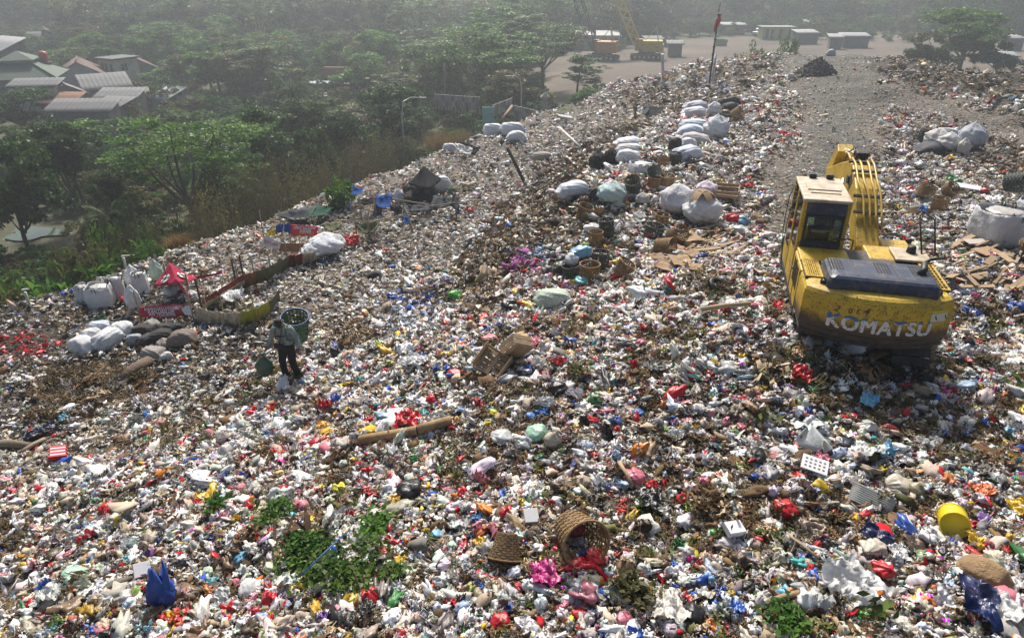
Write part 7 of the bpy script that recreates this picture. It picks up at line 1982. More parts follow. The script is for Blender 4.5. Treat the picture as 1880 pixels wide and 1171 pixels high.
# brick walled house
c = PX(606, 150, 94); BH = empty('brick_house', (c.x, c.y, c.z - 2.2), (0, 0, R(-4))); mb = MB(); mb.box((0, 0, .6), (6.4, 5, 3.2)); mb.build('wall', BRICK, BH)
mb = MB(); mb.prism([(-2.6, 2.2), (2.2, 2.2), (1.9, 3.9), (-1.0, 3.9)], 'y', 1.0, 1.6); mb.build('upper_wall', BRICK, BH); mb = MB(); mb.box((0, -.1, 2.26), (6.8, 5.3, .16)); mb.build('white_ledge', W_WHITE, BH); mb = MB(); mb.box((1.9, -1.0, 2.7), (1.0, .8, .6), None, .7); mb.build('roof_tank', W_WHITE, BH); tag(BH, 'bare brick house with a white ledge among the trees', 'house')

# concrete fence, gate and door
def fence_run(p0, p1, n, hgt, label, name='concrete_fence', panel=True):
    p0, p1 = Vector(p0), Vector(p1); root = empty(name, p0)
    for i in range(n + 1):
        q = (p1 - p0) * (i / n); zz = gz(p0.x + q.x, p0.y + q.y); mb = MB(); mb.box((q.x, q.y, q.z + hgt / 2 - .15), (.14, .14, hgt + .3)); mb.build('post', CONC, root)
        if i < n and panel:
            q2 = (p1 - p0) * ((i + 1) / n); dv = (q2 - q); a_ = math.atan2(dv.y, dv.x)
            for k in range(2):
                mb = MB(); mb.box(((q + q2) / 2 + Vector((0, 0, hgt * (.25 + .5 * k)))), (dv.length - .16, .06, hgt * .48), (0, 0, a_)); mb.build('panel', CONC if (i + k) % 3 else W_GREY, root)
    return tag(root, label, 'fence')
fence_run(PX(800, 195, 66), PX(880, 202, 62), 13, 1.1, 'grey concrete panel fence with close posts behind the dry grass'); fence_run(PX(905, 215, 60), PX(940, 200, 66), 5, 1.0, 'row of grey fence posts right of the turquoise door', 'post_fence'); fence_run(PX(945, 212, 58), PX(985, 222, 55), 4, .8, 'low white rail fence left of the gate pillar', 'rail_fence')
g = PX(897, 229, 57); mb = MB(); DRW = empty('turquoise_door', (g.x, g.y, g.z), (0, 0, .1)); mb.box((0, 0, .65), (.8, .06, 1.5)); mb.build('door_leaf', mat('turquoise_paint', (.22, .48, .46), .6, .2, 2, dirt=.2), DRW); 
for s in (-1, 1): mb = MB(); mb.box((s * .45, 0, .65), (.09, .1, 1.6)); mb.build('door_post', mat('door_frame', (.30, .42, .38), .7), DRW)
mb = MB(); mb.box((.3, -.05, .6), (.05, .04, .12)); mb.build('handle', DARK, DRW); tag(DRW, 'pale turquoise door standing at the mound edge', 'door')
g = PX(1000, 206, 56); GP = empty('gate_pillar', g); mb = MB(); mb.box((0, 0, .2), (.42, .42, 1.8)); mb.box((0, 0, 1.12), (.6, .6, .1)); mb.build('shaft', CONC, GP); mb = MB(); hip(mb, .34, .05, 1.18, 1.5); mb.build('cap', CONC, GP); tag(GP, 'pale concrete gate pillar with a pointed cap', 'pillar')
g = PX(906, 222, 58); rail('fallen_beam', [Q(920, 222, 58), Q(940, 195, 62)], .12, mat('brown_beam', (.24, .15, .09), .85), 'brown beam leaning right of the turquoise door', 'beam'); g = G(925, 222); crumpled('tarpaulin_scrap', g + Vector((0, 0, .3)), px2m(16, g), (.55, .09, .04), 'orange red scrap beside the leaning brown beam', 'cloth', 1)
def street_lamp(u, vb, vt, d, reach, label):
    b_ = PX(u, vb, d); h = PX(u, vt, d).z - b_.z; root = empty('street_lamp', (b_.x, b_.y, b_.z)); mb = MB(); mb.tube([(0, 0, -1.5), (0, 0, h * .7), (reach * .12, 0, h * .92), (reach * .5, 0, h), (reach, 0, h)], [.07, .06, .045, .04, .035], 8); mb.build('pole', mat('galvanised', (.45, .46, .46), .5, .2), root, True); mb = MB(); mb.box((reach * 1.12, 0, h - .02), (.5, .18, .09)); mb.build('lamp_head', W_WHITE, root, bevel=.02); return tag(root, label, 'street lamp')
street_lamp(957, 212, 135, 60, -1.0, 'curved street lamp in front of the olive tree'); street_lamp(742, 270, 172, 54, 1.5, 'slim street lamp in front of the dense dark round tree'); street_lamp(660, 162, 138, 90, .5, 'small pole lamp at the right of the brick house')
g = PX(818, 178, 78); post('wooden_pole', g, 3.6, .09, BAMB, 'pale wooden pole in front of the bamboo', 'pole'); g = PX(1137, 92, 118); post('light_mast', g, 5.2, .10, W_GREY, 'thin pale mast in front of the white warehouse', 'mast')

# ---- yard: warehouse, containers, huts
GREENP = mat('green_paint', (.22, .36, .16), .7, .25, 1, dirt=.3); LIME = mat('lime_paint', (.40, .46, .14), .7, .25, 1)
c = PX(1097, 66, 122); z0 = gz(c.x, c.y); WH_ = empty('warehouse', (c.x, c.y, z0)); hW = max(2.2, c.z - z0)
mb = MB(); mb.box((0, 0, hW * .5), (7.6, 4, hW)); mb.build('wall', W_WHITE, WH_); mb = MB(); mb.box((0, -2.05, hW * .2), (7.62, .06, hW * .4)); mb.build('green_band', GREENP, WH_)
mb = MB(); corr(mb, (-4, 2.6, hW + .5), (4, 2.6, hW + .5), (4, -2.6, hW - .05), (-4, -2.6, hW - .05), 20); mb.build('roof', R_LIGHT, WH_, True, solid=.06)
for xx in (-3, -1, 1, 3): window(WH_, (xx, -2.0, hW * .66), .8, .7, 'y', -1)
mb = MB(); mb.box((2.0, -2.06, hW * .35), (1.0, .05, hW * .7)); mb.build('door', PANE, WH_); tag(WH_, 'long white warehouse with a green lower band behind the cranes', 'warehouse')
def bin_(u, v, d, w, h, m_, label, name='waste_container'):
    g = at_z(u, v + 4, -3.0); g.z = gz(g.x, g.y); root = empty(name, g, (0, 0, random.uniform(-.2, .2))); mb = MB(); mb.prism([(-w * .42, 0), (w * .42, 0), (w / 2, h), (w / 2 - .08, h), (w * .40, .1), (-w * .40, .1), (-w / 2 + .08, h), (-w / 2, h)], 'y', -.8, .8); mb.box((0, -.78, h * .5), (w * .86, .04, h * .95)); mb.box((0, .78, h * .5), (w * .86, .04, h * .95)); mb.build('shell', m_, root)
    for k in range(5): mb = MB(); mb.box((-w * .36 + k * w * .18, -.83, h * .5), (.07, .06, h * .9)); mb.build('rib', m_, root)
    return tag(root, label, 'container')
bin_(1130, 84, 132, 3.6, 1.6, GREENP, 'green waste container in front of the warehouse'); bin_(1070, 86, 130, 3.4, 1.6, GREENP, 'green waste container half hidden behind the dark crane boom'); bin_(1322, 80, 150, 2.2, 1.1, GREENP, 'small green bin near the windsock mast'); bin_(1212, 82, 135, 3.2, 1.5, mat('rust_container', (.20, .15, .12), .8, .4, 1), 'dull brown container right of the yellow crane')
c = PX(1426, 50, 138); z0 = gz(c.x, c.y); LH = empty('lime_hut', (c.x, c.y, z0)); hh = max(c.z - z0, 2.2); mb = MB(); mb.box((0, 0, hh / 2), (6.2, 3, hh)); mb.build('wall', LIME, LH); mb = MB(); mb.box((0, 0, hh + .08), (6.8, 3.6, .14)); mb.build('roof', R_LIGHT, LH)
for xx in (-2.2, -1.2, .4, 2.2): mb = MB(); mb.box((xx, -1.52, hh * .45), (.55, .05, hh * .8)); mb.build('door', PANE, LH)
tag(LH, 'long low lime green hut with dark doorways at the far yard edge', 'hut')
for u, v, d, L_, W_, wall, roof, lb in [(1480, 58, 152, 6, 4, W_GREY, R_LIGHT, 'shack with patchy white roof right of the lime hut'), (1570, 64, 150, 7, 3.4, W_GREY, R_LIGHT, 'long shack with bright white roof at the far yard edge'), (1535, 66, 148, 3, 3, W_GREY, R_LIGHT, 'tiny pale roofed shack between the two white roofed ones'), (1500, 42, 160, 5, 4, W_GREY, R_GREY, 'grey roofed shack behind the white roofed ones'), (1528, 36, 165, 7, 4, W_GREY, R_BROWN, 'brown roofed house behind the far shacks'), (1480, 38, 163, 3, 3, W_GREY, R_LIGHT, 'bright white gable among the far bananas'), (1345, 44, 160, 8, 3, BRICK, R_LIGHT, 'brick coloured shed with a white roof left of the lime hut'),
                                       (1862, 68, 100, 4, 3, W_GREY, R_LIGHT, 'white roofed shack behind the big tree at the right edge'), (1850, 100, 92, 3, 3, W_GREY, R_LIGHT, 'lower white roofed shack at the right edge behind the waste ridge'), (1200, 70, 145, 4.5, 3, W_GREY, R_GREY, 'grey roofed open shed right of the warehouse'), (1240, 78, 145, 3.4, 2.4, W_GREY, R_DARK, 'dark low shed right of the grey open shed')]:
    d = (CAMZ + .9) / -ray(u, v).z
    shed_roof(u, v, d, L_ * .62, W_ * .7, 1.6, .4, random.uniform(-.2, .2), wall, roof, 'shack', lb, 'shack')
rgy = np.random.default_rng(3)
for i in range(26):      # rubble and white scrap at the far yard edge
    u, v = rgy.uniform(1290, 1400), rgy.uniform(44, 62); p = at_z(u, v, -2.9); mb = MB()
    o = crumpled('scrap_heap', p + Vector((0, 0, .2)), rgy.uniform(.7, 1.8), [(.55, .55, .53), (.3, .28, .25), (.62, .62, .6)][i % 3], 'pale scrap lying at the far edge of the bare yard', 'scrap heap', i, (0, 0, i), 'bigsheet', group='scrap at the far yard edge')
for i in range(22):
    u = rgy.uniform(1425, 1680); p = at_z(u, rgy.uniform(64, 80), -3.0); s = rgy.uniform(.22, .42)
    plant_at('far_bush', ['mid', 'olive', 'pale'][i % 3], p.x, p.y, gz(p.x, p.y) - .3, 6 * s, 8 * s, 'bush', 'hazy bush among the shacks at the far yard edge', 'bush', 'bushes among the far shacks')
g = at_z(1397, 66, -2.9); CAR = empty('parked_car', g, (0, 0, .6)); CW_ = mat('white_car_paint', (.65, .66, .68), .3, .05); mb = MB(); mb.prism([(-.85, .35), (.85, .35), (.85, .85), (-.85, .85)], 'x', -1.9, 1.9); mb.prism([(-.8, .85), (.8, .85), (.62, 1.45), (-.62, 1.45)], 'x', -1.3, 1.0); mb.build('body', CW_, CAR, bevel=.12)
mb = MB(); mb.box((-.1, 0, 1.15), (2.36, 1.5, .35)); mb.build('windows', PANE, CAR)
for sx in (-1.2, 1.2):
    for sy in (-.85, .85): mb = MB(); mb.tube([(sx, sy - .1, .32), (sx, sy + .1, .32)], .32, 12); mb.build('wheel', BLACK, CAR)
tag(CAR, 'small white car parked at the far edge of the yard', 'car')

# ---- crawler cranes
def crane(u, v, d, body, boomc, bu, bv, lu, lv, rise, yaw, label):
    g = PX(u, v, d); g.z = gz(g.x, g.y); root = empty('crawler_crane', g, (0, 0, yaw)); inv = Matrix.Rotation(-yaw, 3, 'Z')
    for s in (-1, 1):
        t_ = MB(); n = 16; t_.prism([(-2.2 + .35 * math.cos(a) * (1 if k else 1), .42 + .38 * math.sin(a)) for k, a in enumerate(np.linspace(PI / 2, 3 * PI / 2, 7))] + [(2.2 + .35 * math.cos(a), .42 + .38 * math.sin(a)) for a in np.linspace(-PI / 2, PI / 2, 7)], 'y', s * 1.2 - .35, s * 1.2 + .35); tr_ = t_.build('track', DARK, root)
        for k in range(6): mb = MB(); mb.tube([(-1.8 + k * .72, s * 1.2 - .37, .4), (-1.8 + k * .72, s * 1.2 + .37, .4)], .2, 10); mb.build('roller', STEEL, tr_)
    mb = MB(); mb.box((0, 0, .95), (2.6, 2.4, .35)); mb.build('turntable', DARK, root)
    mb = MB(); mb.box((-.8, 0, 1.95), (3.0, 2.6, 1.6)); mb.box((-2.1, 0, 1.7), (.8, 2.7, 1.1)); mb.build('engine_house', body, root, bevel=.08)
    mb = MB(); mb.box((1.3, -.85, 2.0), (1.2, .9, 1.7)); CB = mb.build('cab', body, root, bevel=.06); mb = MB(); mb.box((1.3, -1.31, 2.3), (.8, .03, .8)); mb.box((1.92, -.85, 2.3), (.03, .7, .8)); mb.build('cab_window', PANE, CB)
    foot = Vector((1.2, .2, 1.4)); tipw = PX(lu, lv, d) - g; tip = inv @ tipw; tip = foot + (tip - foot) * rise
    ax = (tip - foot).normalized(); sx_ = ax.cross(Vector((0, 1, 0))).normalized(); sy_ = ax.cross(sx_); L_ = (tip - foot).length; nb = int(L_ / .75)
    BM = empty('boom', (0, 0, 0)); BM.parent = root
    def cp(i, a, b): t = i / nb; w = .58 * min(1, .25 + t * 6, .25 + (1 - t) * 6); return foot + ax * L_ * t + sx_ * a * w + sy_ * b * w
    for a, b in ((-1, -1), (-1, 1), (1, -1), (1, 1)):
        mb = MB(); mb.tube([cp(i, a, b) for i in range(nb + 1)], .11, 5); mb.build('chord', boomc, BM)
    mb = MB()
    for i in range(nb):
        for (a0, b0), (a1, b1) in (((-1, -1), (1, -1)), ((1, -1), (1, 1)), ((1, 1), (-1, 1)), ((-1, 1), (-1, -1))):
            p, q = (cp(i, a0, b0), cp(i + 1, a1, b1)) if i % 2 else (cp(i, a1, b1), cp(i + 1, a0, b0)); mb.tube([p, q], .06, 4)
    tag(mb.build('lacing', boomc, BM), kind='stuff')
    mb = MB(); mb.tube([(-1.6, .5, 2.7), (-1.2, .3, 4.6)], .07, 6); mb.tube([(-1.6, -.5, 2.7), (-1.2, -.3, 4.6)], .07, 6); mb.tube([(-1.2, -.35, 4.6), (-1.2, .35, 4.6)], .07, 6); mb.tube([(.4, .4, 2.7), (-1.2, .3, 4.6)], .05, 6); mb.build('gantry', body, root)
    for s in (-.25, .25): mb = MB(); mb.tube([Vector((-1.2, s, 4.6)), foot + ax * L_ * .95 + Vector((0, s, 0))], .02, 4); mb.build('pendant_rope', DARK, root)
    mb = MB(); mb.tube([tip, Vector((tip.x + .2, tip.y, 3.5))], .02, 4); mb.build('hoist_rope', DARK, root)
    return tag(root, label, 'crane')
ORP = mat('orange_machine_paint', (.50, .20, .02), .6, .25, 1.5, dirt=.35); YEP = mat('yellow_machine_paint', (.55, .38, .03), .6, .25, 1.5, dirt=.35)
crane(1104, 118, 108, ORP, mat('dark_lattice', (.02, .02, .024), .7, .2), 0, 0, 1062, 0, 1.5, R(160), 'orange bodied crawler crane with a dark lattice boom')
crane(1186, 116, 109, YEP, mat('tan_lattice', (.55, .38, .06), .7, .2), 0, 0, 1137, 0, 1.6, R(170), 'yellow crawler crane with a tan lattice boom')
# small orange excavator far behind
g = at_z(1052, 92, -3.0); SE = empty('small_excavator', g, (0, 0, .3)); OR2 = mat('orange_red_paint', (.58, .13, .03), .6, .2, 1.5)
for s in (-1, 1): mb = MB(); mb.box((0, s * .9, .4), (3, .5, .75)); mb.build('track', DARK, SE, bevel=.2)
mb = MB(); mb.box((-.3, 0, 1.4), (2.4, 2.2, 1.0)); mb.build('engine_house', OR2, SE, bevel=.1); mb = MB(); mb.box((.5, -.6, 2.2), (1.1, .9, 1.3)); mb.build('cab', PANE, SE, bevel=.08)
mb = MB(); mb.prism([(.6, 1.6), (1.0, 1.5), (2.4, 3.0), (4.0, 2.7), (4.1, 3.0), (2.3, 3.6)], 'y', .1, .5); mb.build('boom', OR2, SE); mb = MB(); mb.prism([(3.9, 3.1), (4.3, 2.9), (4.2, .9), (4.0, .9)], 'y', .15, .45); mb.build('dipper_arm', OR2, SE); mb = MB(); mb.prism([(4.3, 1.0), (4.4, .4), (3.8, .2), (3.9, .9)], 'y', -.2, .8); mb.build('bucket', DARK, SE); tag(SE, 'small orange excavator half hidden by the trees left of the dark crane boom', 'excavator')
# gravel heap on the road
g = G(1508, 138); rad = px2m(38, g); mb = MB(); nn = 40
def heap(s, t):
    a = s * 2 * PI; r = t * rad; h = px2m(26, g) * max(0, (1 - t)) ** .9 * 1.15
    return (r * math.cos(a) * (1 + .08 * math.sin(3 * a)), r * .8 * math.sin(a), h + .10 * mnoise.noise(Vector((r * 6 * math.cos(a), r * 6 * math.sin(a), 0))) - .05)
mb.grid(heap, 48, 14); GRV = mat('dark_gravel', (.075, .065, .065), .95, .6, 8, 1.0, 14); HP = empty('gravel_heap', g + Vector((0, rad * .5, 0))); mb.build('core', GRV, HP, True); mb = MB()
for i in range(420):
    s, t = random.random(), math.sqrt(random.random()) * 1.06; p = Vector(heap(s, min(t, 1))); q = random.uniform(.05, .16); mb.box(p + Vector((0, 0, .03)), (q, q * .8, q * .7), (random.uniform(0, 3), random.uniform(0, 3), 0), .7)
tag(mb.build('stones', GRV, HP), kind='stuff'); tag(HP, 'dark conical gravel heap on the dirt road', 'gravel heap')
# crouching figure by the lean-to
p2 = G(1166, 219); J2 = {k: (v[0], v[1]) for k, v in J.items()}
b2 = body_mesh(J2); b2.materials.clear(); b2.materials.append(mat('brown_cloth', (.11, .065, .04), .9, .3, 8)); P2 = empty('person', p2 - Vector((0, 0, .04)), (0, 0, 1.9)); sc2 = px2m(27, p2) / 1.6 * 1.05; P2.scale = (sc2,) * 3
obj('body', b2, P2); bh = MB(); bh.lathe([(0, 1.62), (.06, 1.61), (.095, 1.56), (.10, 1.50), (.09, 1.46)], 12, (0, -.13, .0)); bh.build('hair', BLACK, P2, True); tag(P2, 'distant person in brown clothes standing beside the black lean-to', 'person')
# ------------------------------------------------------------------ single things lying in the litter
WOOD = mat('raw_wood', (.36, .25, .14), .8, .35, 6, .2, 30, per_obj=.3); CARD = mat('cardboard', (.34, .22, .12), .85, .25, 4, .15, 20, per_obj=.2); TUBE = mat('cardboard_tube', (.40, .26, .12), .8, .25, 4, dirt=.45, dcol=(.14, .08, .04), dscale=5)
def bar_px(name, a, b, r, m_, label, cat, lift=.1, n=12, hollow=False):
    pa, pb_ = G(*a), G(*b); pa.z += lift; pb_.z += lift; mb = MB(); d = pb_ - pa
    if hollow:
        root = empty(name, pa); mb.tube([Vector((0, 0, 0)), d], r, 18, caps=False); mb.build('wall', m_, root, True, solid=.012); return tag(root, label, cat)
    mid = d * .5 + Vector((0, 0, r * .5)); mb.tube([Vector((0, 0, 0)), mid, d], [r, r * .95, r * .85], n); return tag(mb.build(name, m_, None, True, loc=pa), label, cat)
bar_px('cardboard_tube', (662, 818), (768, 800), .085, TUBE, 'thick cardboard tube lying in the litter, longer piece', 'tube', .12, hollow=True); bar_px('cardboard_tube', (768, 800), (830, 782), .085, TUBE, 'shorter end of the broken cardboard tube', 'tube', .13, hollow=True)
bar_px('tree_log', (224, 708), (275, 668), .16, mat('dark_log', (.14, .095, .06), .9, .4, 4, .6, 15), 'dark tree log lying below the dark sack heap', 'log', .1); bar_px('branch', (-10, 822), (60, 826), .10, mat('grey_log', (.22, .17, .12), .9, .4, 4, .6, 15), 'grey branch lying at the left edge', 'log', .1); bar_px('branch', (40, 838), (84, 812), .05, BAMB, 'thin dark branch crossing the grey one at the left edge', 'branch', .1)
cp_ = G(75, 802); crumpled('jeans_rag', cp_ + Vector((0, 0, .12)), px2m(52, cp_), (.02, .04, .10), 'dark blue jeans rag beside the branch at the left edge', 'cloth', 1, (0, 0, .8), 'bigsheet', scl=(1, .45, .5))
bar_px('wooden_lath', (1442, 990), (1500, 1035), .022, WOOD, 'long pale lath lying at the lower right', 'lath', .1); bar_px('wooden_lath', (1405, 1118), (1465, 1098), .04, WOOD, 'pale wood strip at the bottom edge right of centre', 'lath', .1); bar_px('wooden_lath', (1135, 862), (1160, 905), .03, WOOD, 'short pale slat leaning on a red bag', 'lath', .15); bar_px('wooden_lath', (1150, 780), (1240, 815), .02, WOOD, 'thin brown stick above the centre right litter', 'lath', .1)
bar_px('blue_strap', (560, 1090), (640, 1010), .010, mat('blue_strap', (.03, .11, .35), .5), 'long blue strap lying across the green branches', 'strap', .34); bar_px('curved_bamboo', (1285, 588), (1375, 578), .05, mat('split_bamboo', (.40, .30, .18), .7, .3, 5), 'curved split bamboo left of the excavator', 'bamboo', .25)
# broken crates: separate slats
def crate(p, w, l, h, rot, label, broken=False, seed=0):
    rg = random.Random(seed); root = empty('wooden_crate', p, rot)
    def slat(c, s, r=(0, 0, 0)): mb = MB(); mb.box((0, 0, 0), s); mb.build('slat', WOOD, root, loc=c, rot=tuple(q + rg.uniform(-.03, .03) for q in r))
    for k in range(5): slat(((k / 4 - .5) * (w - .08), 0, 0), (.09, l, .018))
    for k in range(3): slat((0, (k / 2 - .5) * (l - .08), .022), (w, .08, .018))
    for s in (-1, 1):
        for k in range(2 if not broken else 1): slat((s * w / 2, 0, .08 + k * .12), (.02, l, .09))
        for k in range(2): slat((0, s * l / 2, .08 + k * .12), (w, .02, .09))
    return tag(root, label, 'crate')
g = G(948, 668); crate(g + Vector((0, 0, .26)), .42, .52, .25, (R(-55), R(25), R(25)), 'pale slatted wooden crate tilted up in the middle of the litter', seed=1); g = G(905, 680); crate(g + Vector((0, 0, .14)), .52, .58, .25, (R(20), R(-30), R(50)), 'broken brown wooden crate left of the pale one', True, 2); g = G(1333, 362); crate(g + Vector((0, 0, .1)), .75, .6, .2, (R(10), 0, R(-20)), 'small flat wooden crate right of the cardboard topped sack', seed=3)
# tyres
def tyre(u, v, wpx, rot, label):
    p = G(u, v); r = px2m(wpx, p) / 2; mb = MB(); ring = [((r * .72) * math.cos(a), (r * .72) * math.sin(a), 0) for a in np.linspace(0, 2 * PI, 33)]
    mb.tube(ring, r * .28, 10, caps=False); root = empty('tyre', p + Vector((0, 0, r * .3)), rot); mb.build('carcass', BLACK, root, True); mb = MB()
    for k in range(28): a = 2 * PI * k / 28; mb.box((r * .99 * math.cos(a), r * .99 * math.sin(a), 0), (.02, r * .10, r * .4), (0, 0, a))
    tag(mb.build('tread', BLACK, root), kind='stuff'); return tag(root, label, 'tyre')
tyre(1316, 528, 36, (.35, .3, 0), 'black tyre lying below the brown cardboard'); tyre(216, 588, 24, (.2, 0, 0), 'black tyre lying above the white sacks at the left')
# yellow drum
g = G(1745, 975); w = px2m(56, g); DRM = empty('yellow_drum', g + Vector((0, .02, w * .42)), (R(72), 0, R(-28))); YP = mat('yellow_plastic', (.70, .52, .01), .4, .12, 5, dirt=.2, dcol=(.2, .14, .03)); mb = MB(); r = w * .42; h = w * .85
prof = [(0, -h / 2)]
for t in np.linspace(0, 1, 25): prof.append((r * (1 + (.05 if int(t * 8) in (2, 5) else 0)), -h / 2 + h * t))
mb.lathe(prof + [(r * .93, h / 2), (r * .9, h / 2 - .012), (0, h / 2 - .012)], 28); mb.build('shell', YP, DRM, True)
for q in (-.5, .5): mb = MB(); mb.tube([(r * math.cos(a), r * math.sin(a), h * q) for a in np.linspace(0, 2 * PI, 29)], .012, 6, caps=False); mb.build('rim', YP, DRM, True)
tag(DRM, 'bright yellow ribbed plastic drum lying at the lower right', 'drum')
# trays, sheets, boards
def slab(name, u, v, wpx, dpx, t, rot, m_, label, cat, dimples=0, corrug=0):
    p = G(u, v); W_, D_ = px2m(wpx, p), px2m(dpx, p); root = empty(name, p + Vector((0, 0, .14)), rot)
    if corrug:
        mb = MB(); mb.grid(lambda a, b: ((a - .5) * W_, (b - .5) * D_, .010 * math.sin(b * corrug * 2 * PI)), 4, corrug * 6); mb.build('sheet', m_, root, True, solid=.004)
    else: mb = MB(); mb.box((0, 0, 0), (W_, D_, t)); mb.build('sheet', m_, root, bevel=.006)
    if dimples:
        mb = MB()
        for i in range(5):
            for j in range(3): mb.lathe([(0, .002), (.018, .002), (.020, 0)], 8, ((i - 2) * W_ * .17, (j - 1) * D_ * .25, t / 2 + .001))
        tag(mb.build('dimples', W_GREY, root), kind='stuff')
    return tag(root, label, cat)
FOAM = mat('white_foam', (.72, .72, .71), .8, .06, 5)
slab('foam_tray', 1493, 866, 46, 34, .02, (.25, .1, -.45), FOAM, 'white foam tray with two rows of dimples right of centre', 'tray', 1); slab('corrugated_sheet', 1596, 930, 74, 46, .01, (.2, .15, -.6), mat('grey_fibre_sheet', (.34, .34, .32), .8, .25, 5, dirt=.3), 'grey corrugated sheet piece at the lower right', 'sheet', corrug=9)
slab('foam_box', 1345, 985, 34, 26, .10, (.2, .1, .3), FOAM, 'white foam block among clear bags at the lower middle', 'foam block'); slab('foam_tray', 975, 960, 28, 26, .03, (.5, .2, .3), FOAM, 'white foam lid left of the broken basket', 'foam block'); slab('foam_box', 727, 770, 30, 20, .08, (.3, 0, .2), FOAM, 'white foam box behind the cardboard tube', 'foam block'); slab('foam_tray', 265, 1058, 28, 26, .05, (.6, .2, .6), FOAM, 'rounded white foam tray at the lower left', 'foam block'); 
slab('striped_box', 110, 842, 24, 24, .18, (.3, .2, .5), FOAM, 'small red and white striped box at the left', 'box')
sb_ = bpy.data.objects['striped_box']
for k in range(4): mb = MB(); mb.box((0, (k - 1.5) * .085, .002), (.325, .04, .185)); mb.build('stripe', BRIGHT, sb_)
rgw = random.Random(5)
for i in range(46):      # loose boards and laths beside the right edge
    u, v = rgw.uniform(1745, 1885), rgw.uniform(440, 545); p = G(u, v); L_ = rgw.uniform(.35, 1.1); mb = MB(); mb.box((0, 0, 0), (L_, rgw.choice([.05, .07, .1, .16]), .02)); o = mb.build('wooden_board', WOOD, None, loc=p + Vector((0, 0, rgw.uniform(.06, .2))), rot=(rgw.uniform(-.25, .25), rgw.uniform(-.25, .25), rgw.choice([.5, .7, .6, -.5, 1.2]) + rgw.uniform(-.4, .4)))
    tag(o, 'loose board in the pile of broken wood at the right edge', 'board', 'broken boards at the right edge')
for i in range(34):      # sticks and laths in front of the cardboard topped sack
    u, v = rgw.uniform(1250, 1360), rgw.uniform(425, 480); p = G(u, v); L_ = rgw.uniform(.4, 1.2); mb = MB(); mb.box((0, 0, 0), (L_, rgw.choice([.04, .06, .09]), .018)); o = mb.build('wooden_lath', WOOD, None, loc=p + Vector((0, 0, rgw.uniform(.06, .2))), rot=(rgw.uniform(-.2, .2), rgw.uniform(-.2, .2), .5 + rgw.uniform(-.6, .6)))
    tag(o, 'loose lath in the stick pile below the cardboard topped sack', 'lath', 'sticks below the cardboard topped sack')
def card(u, v, wpx, hpx, rz, label, seed):
    p = G(u, v); mb = MB(); W_, D_ = px2m(wpx, p), px2m(hpx, p) * 1.7
    mb.grid(lambda a, b: ((a - .5) * W_, (b - .5) * D_, .12 * W_ * abs(a - .45) + .03 * mnoise.noise(Vector((a * 3, b * 3, seed)))), 8, 6); return tag(mb.build('cardboard_sheet', CARD, None, loc=p + Vector((0, 0, .14)), rot=(.15, .1, rz), solid=.01), label, 'cardboard')
for i, (u, v, w, h, rz, lb) in enumerate([(1248, 488, 40, 22, .2, 'largest brown cardboard sheet of the heap above the tyre'), (1222, 496, 30, 20, -.5, 'brown cardboard sheet at the left of the heap above the tyre'), (1268, 475, 34, 14, .8, 'bent brown cardboard at the back of the heap above the tyre'), (1205, 480, 30, 12, .4, 'torn cardboard flap left of the cardboard heap'), (1260, 445, 50, 18, .5, 'large tan cardboard sheet beside the tipped tan basket'), (1240, 465, 36, 12, .9, 'tan cardboard strip below the tipped tan basket'), (1275, 500, 24, 14, 0, 'small brown carton right of the cardboard heap'), (1070, 350, 1, 1, 0, '')]):
    if lb: card(u, v, w, h, rz, lb, i)
p = G(1292, 410)
for k, a in enumerate((0, 1.2, 2.5, 3.9, 5.1)):
    mb = MB(); L_ = px2m(26, p); mb.grid(lambda s, t: (s * L_, (t - .5) * L_ * .55, .08 * L_ - s * s * L_ * .5), 6, 3); tag(mb.build('cardboard_flap', CARD, None, loc=Vector((p.x - .1, p.y + .25, p.z + px2m(56, p))), rot=(0, 0, a), solid=.01), 'cardboard flap tied on top of the very large white sack', 'cardboard', 'flaps on the large sack')
slab('scrap_board', 1810, 470, 60, 30, .02, (.1, .1, .5), CARD, 'brown board panel in front of the big bulk bag', 'board'); slab('scrap_board', 1790, 452, 46, 20, .02, (.1, .05, .2), mat('pale_board', (.5, .45, .38), .8, .2), 'pale board left of the big bulk bag', 'board'); slab('scrap_board', 1775, 350, 46, 18, .03, (.2, .1, -.3), FOAM, 'white panel beyond the mirror rail', 'board'); slab('scrap_board', 1830, 178, 26, 14, .03, (.5, .2, .5), mat('green_panel', (.2, .3, .15), .7), 'green panel at the foot of the brown waste ridge', 'board')

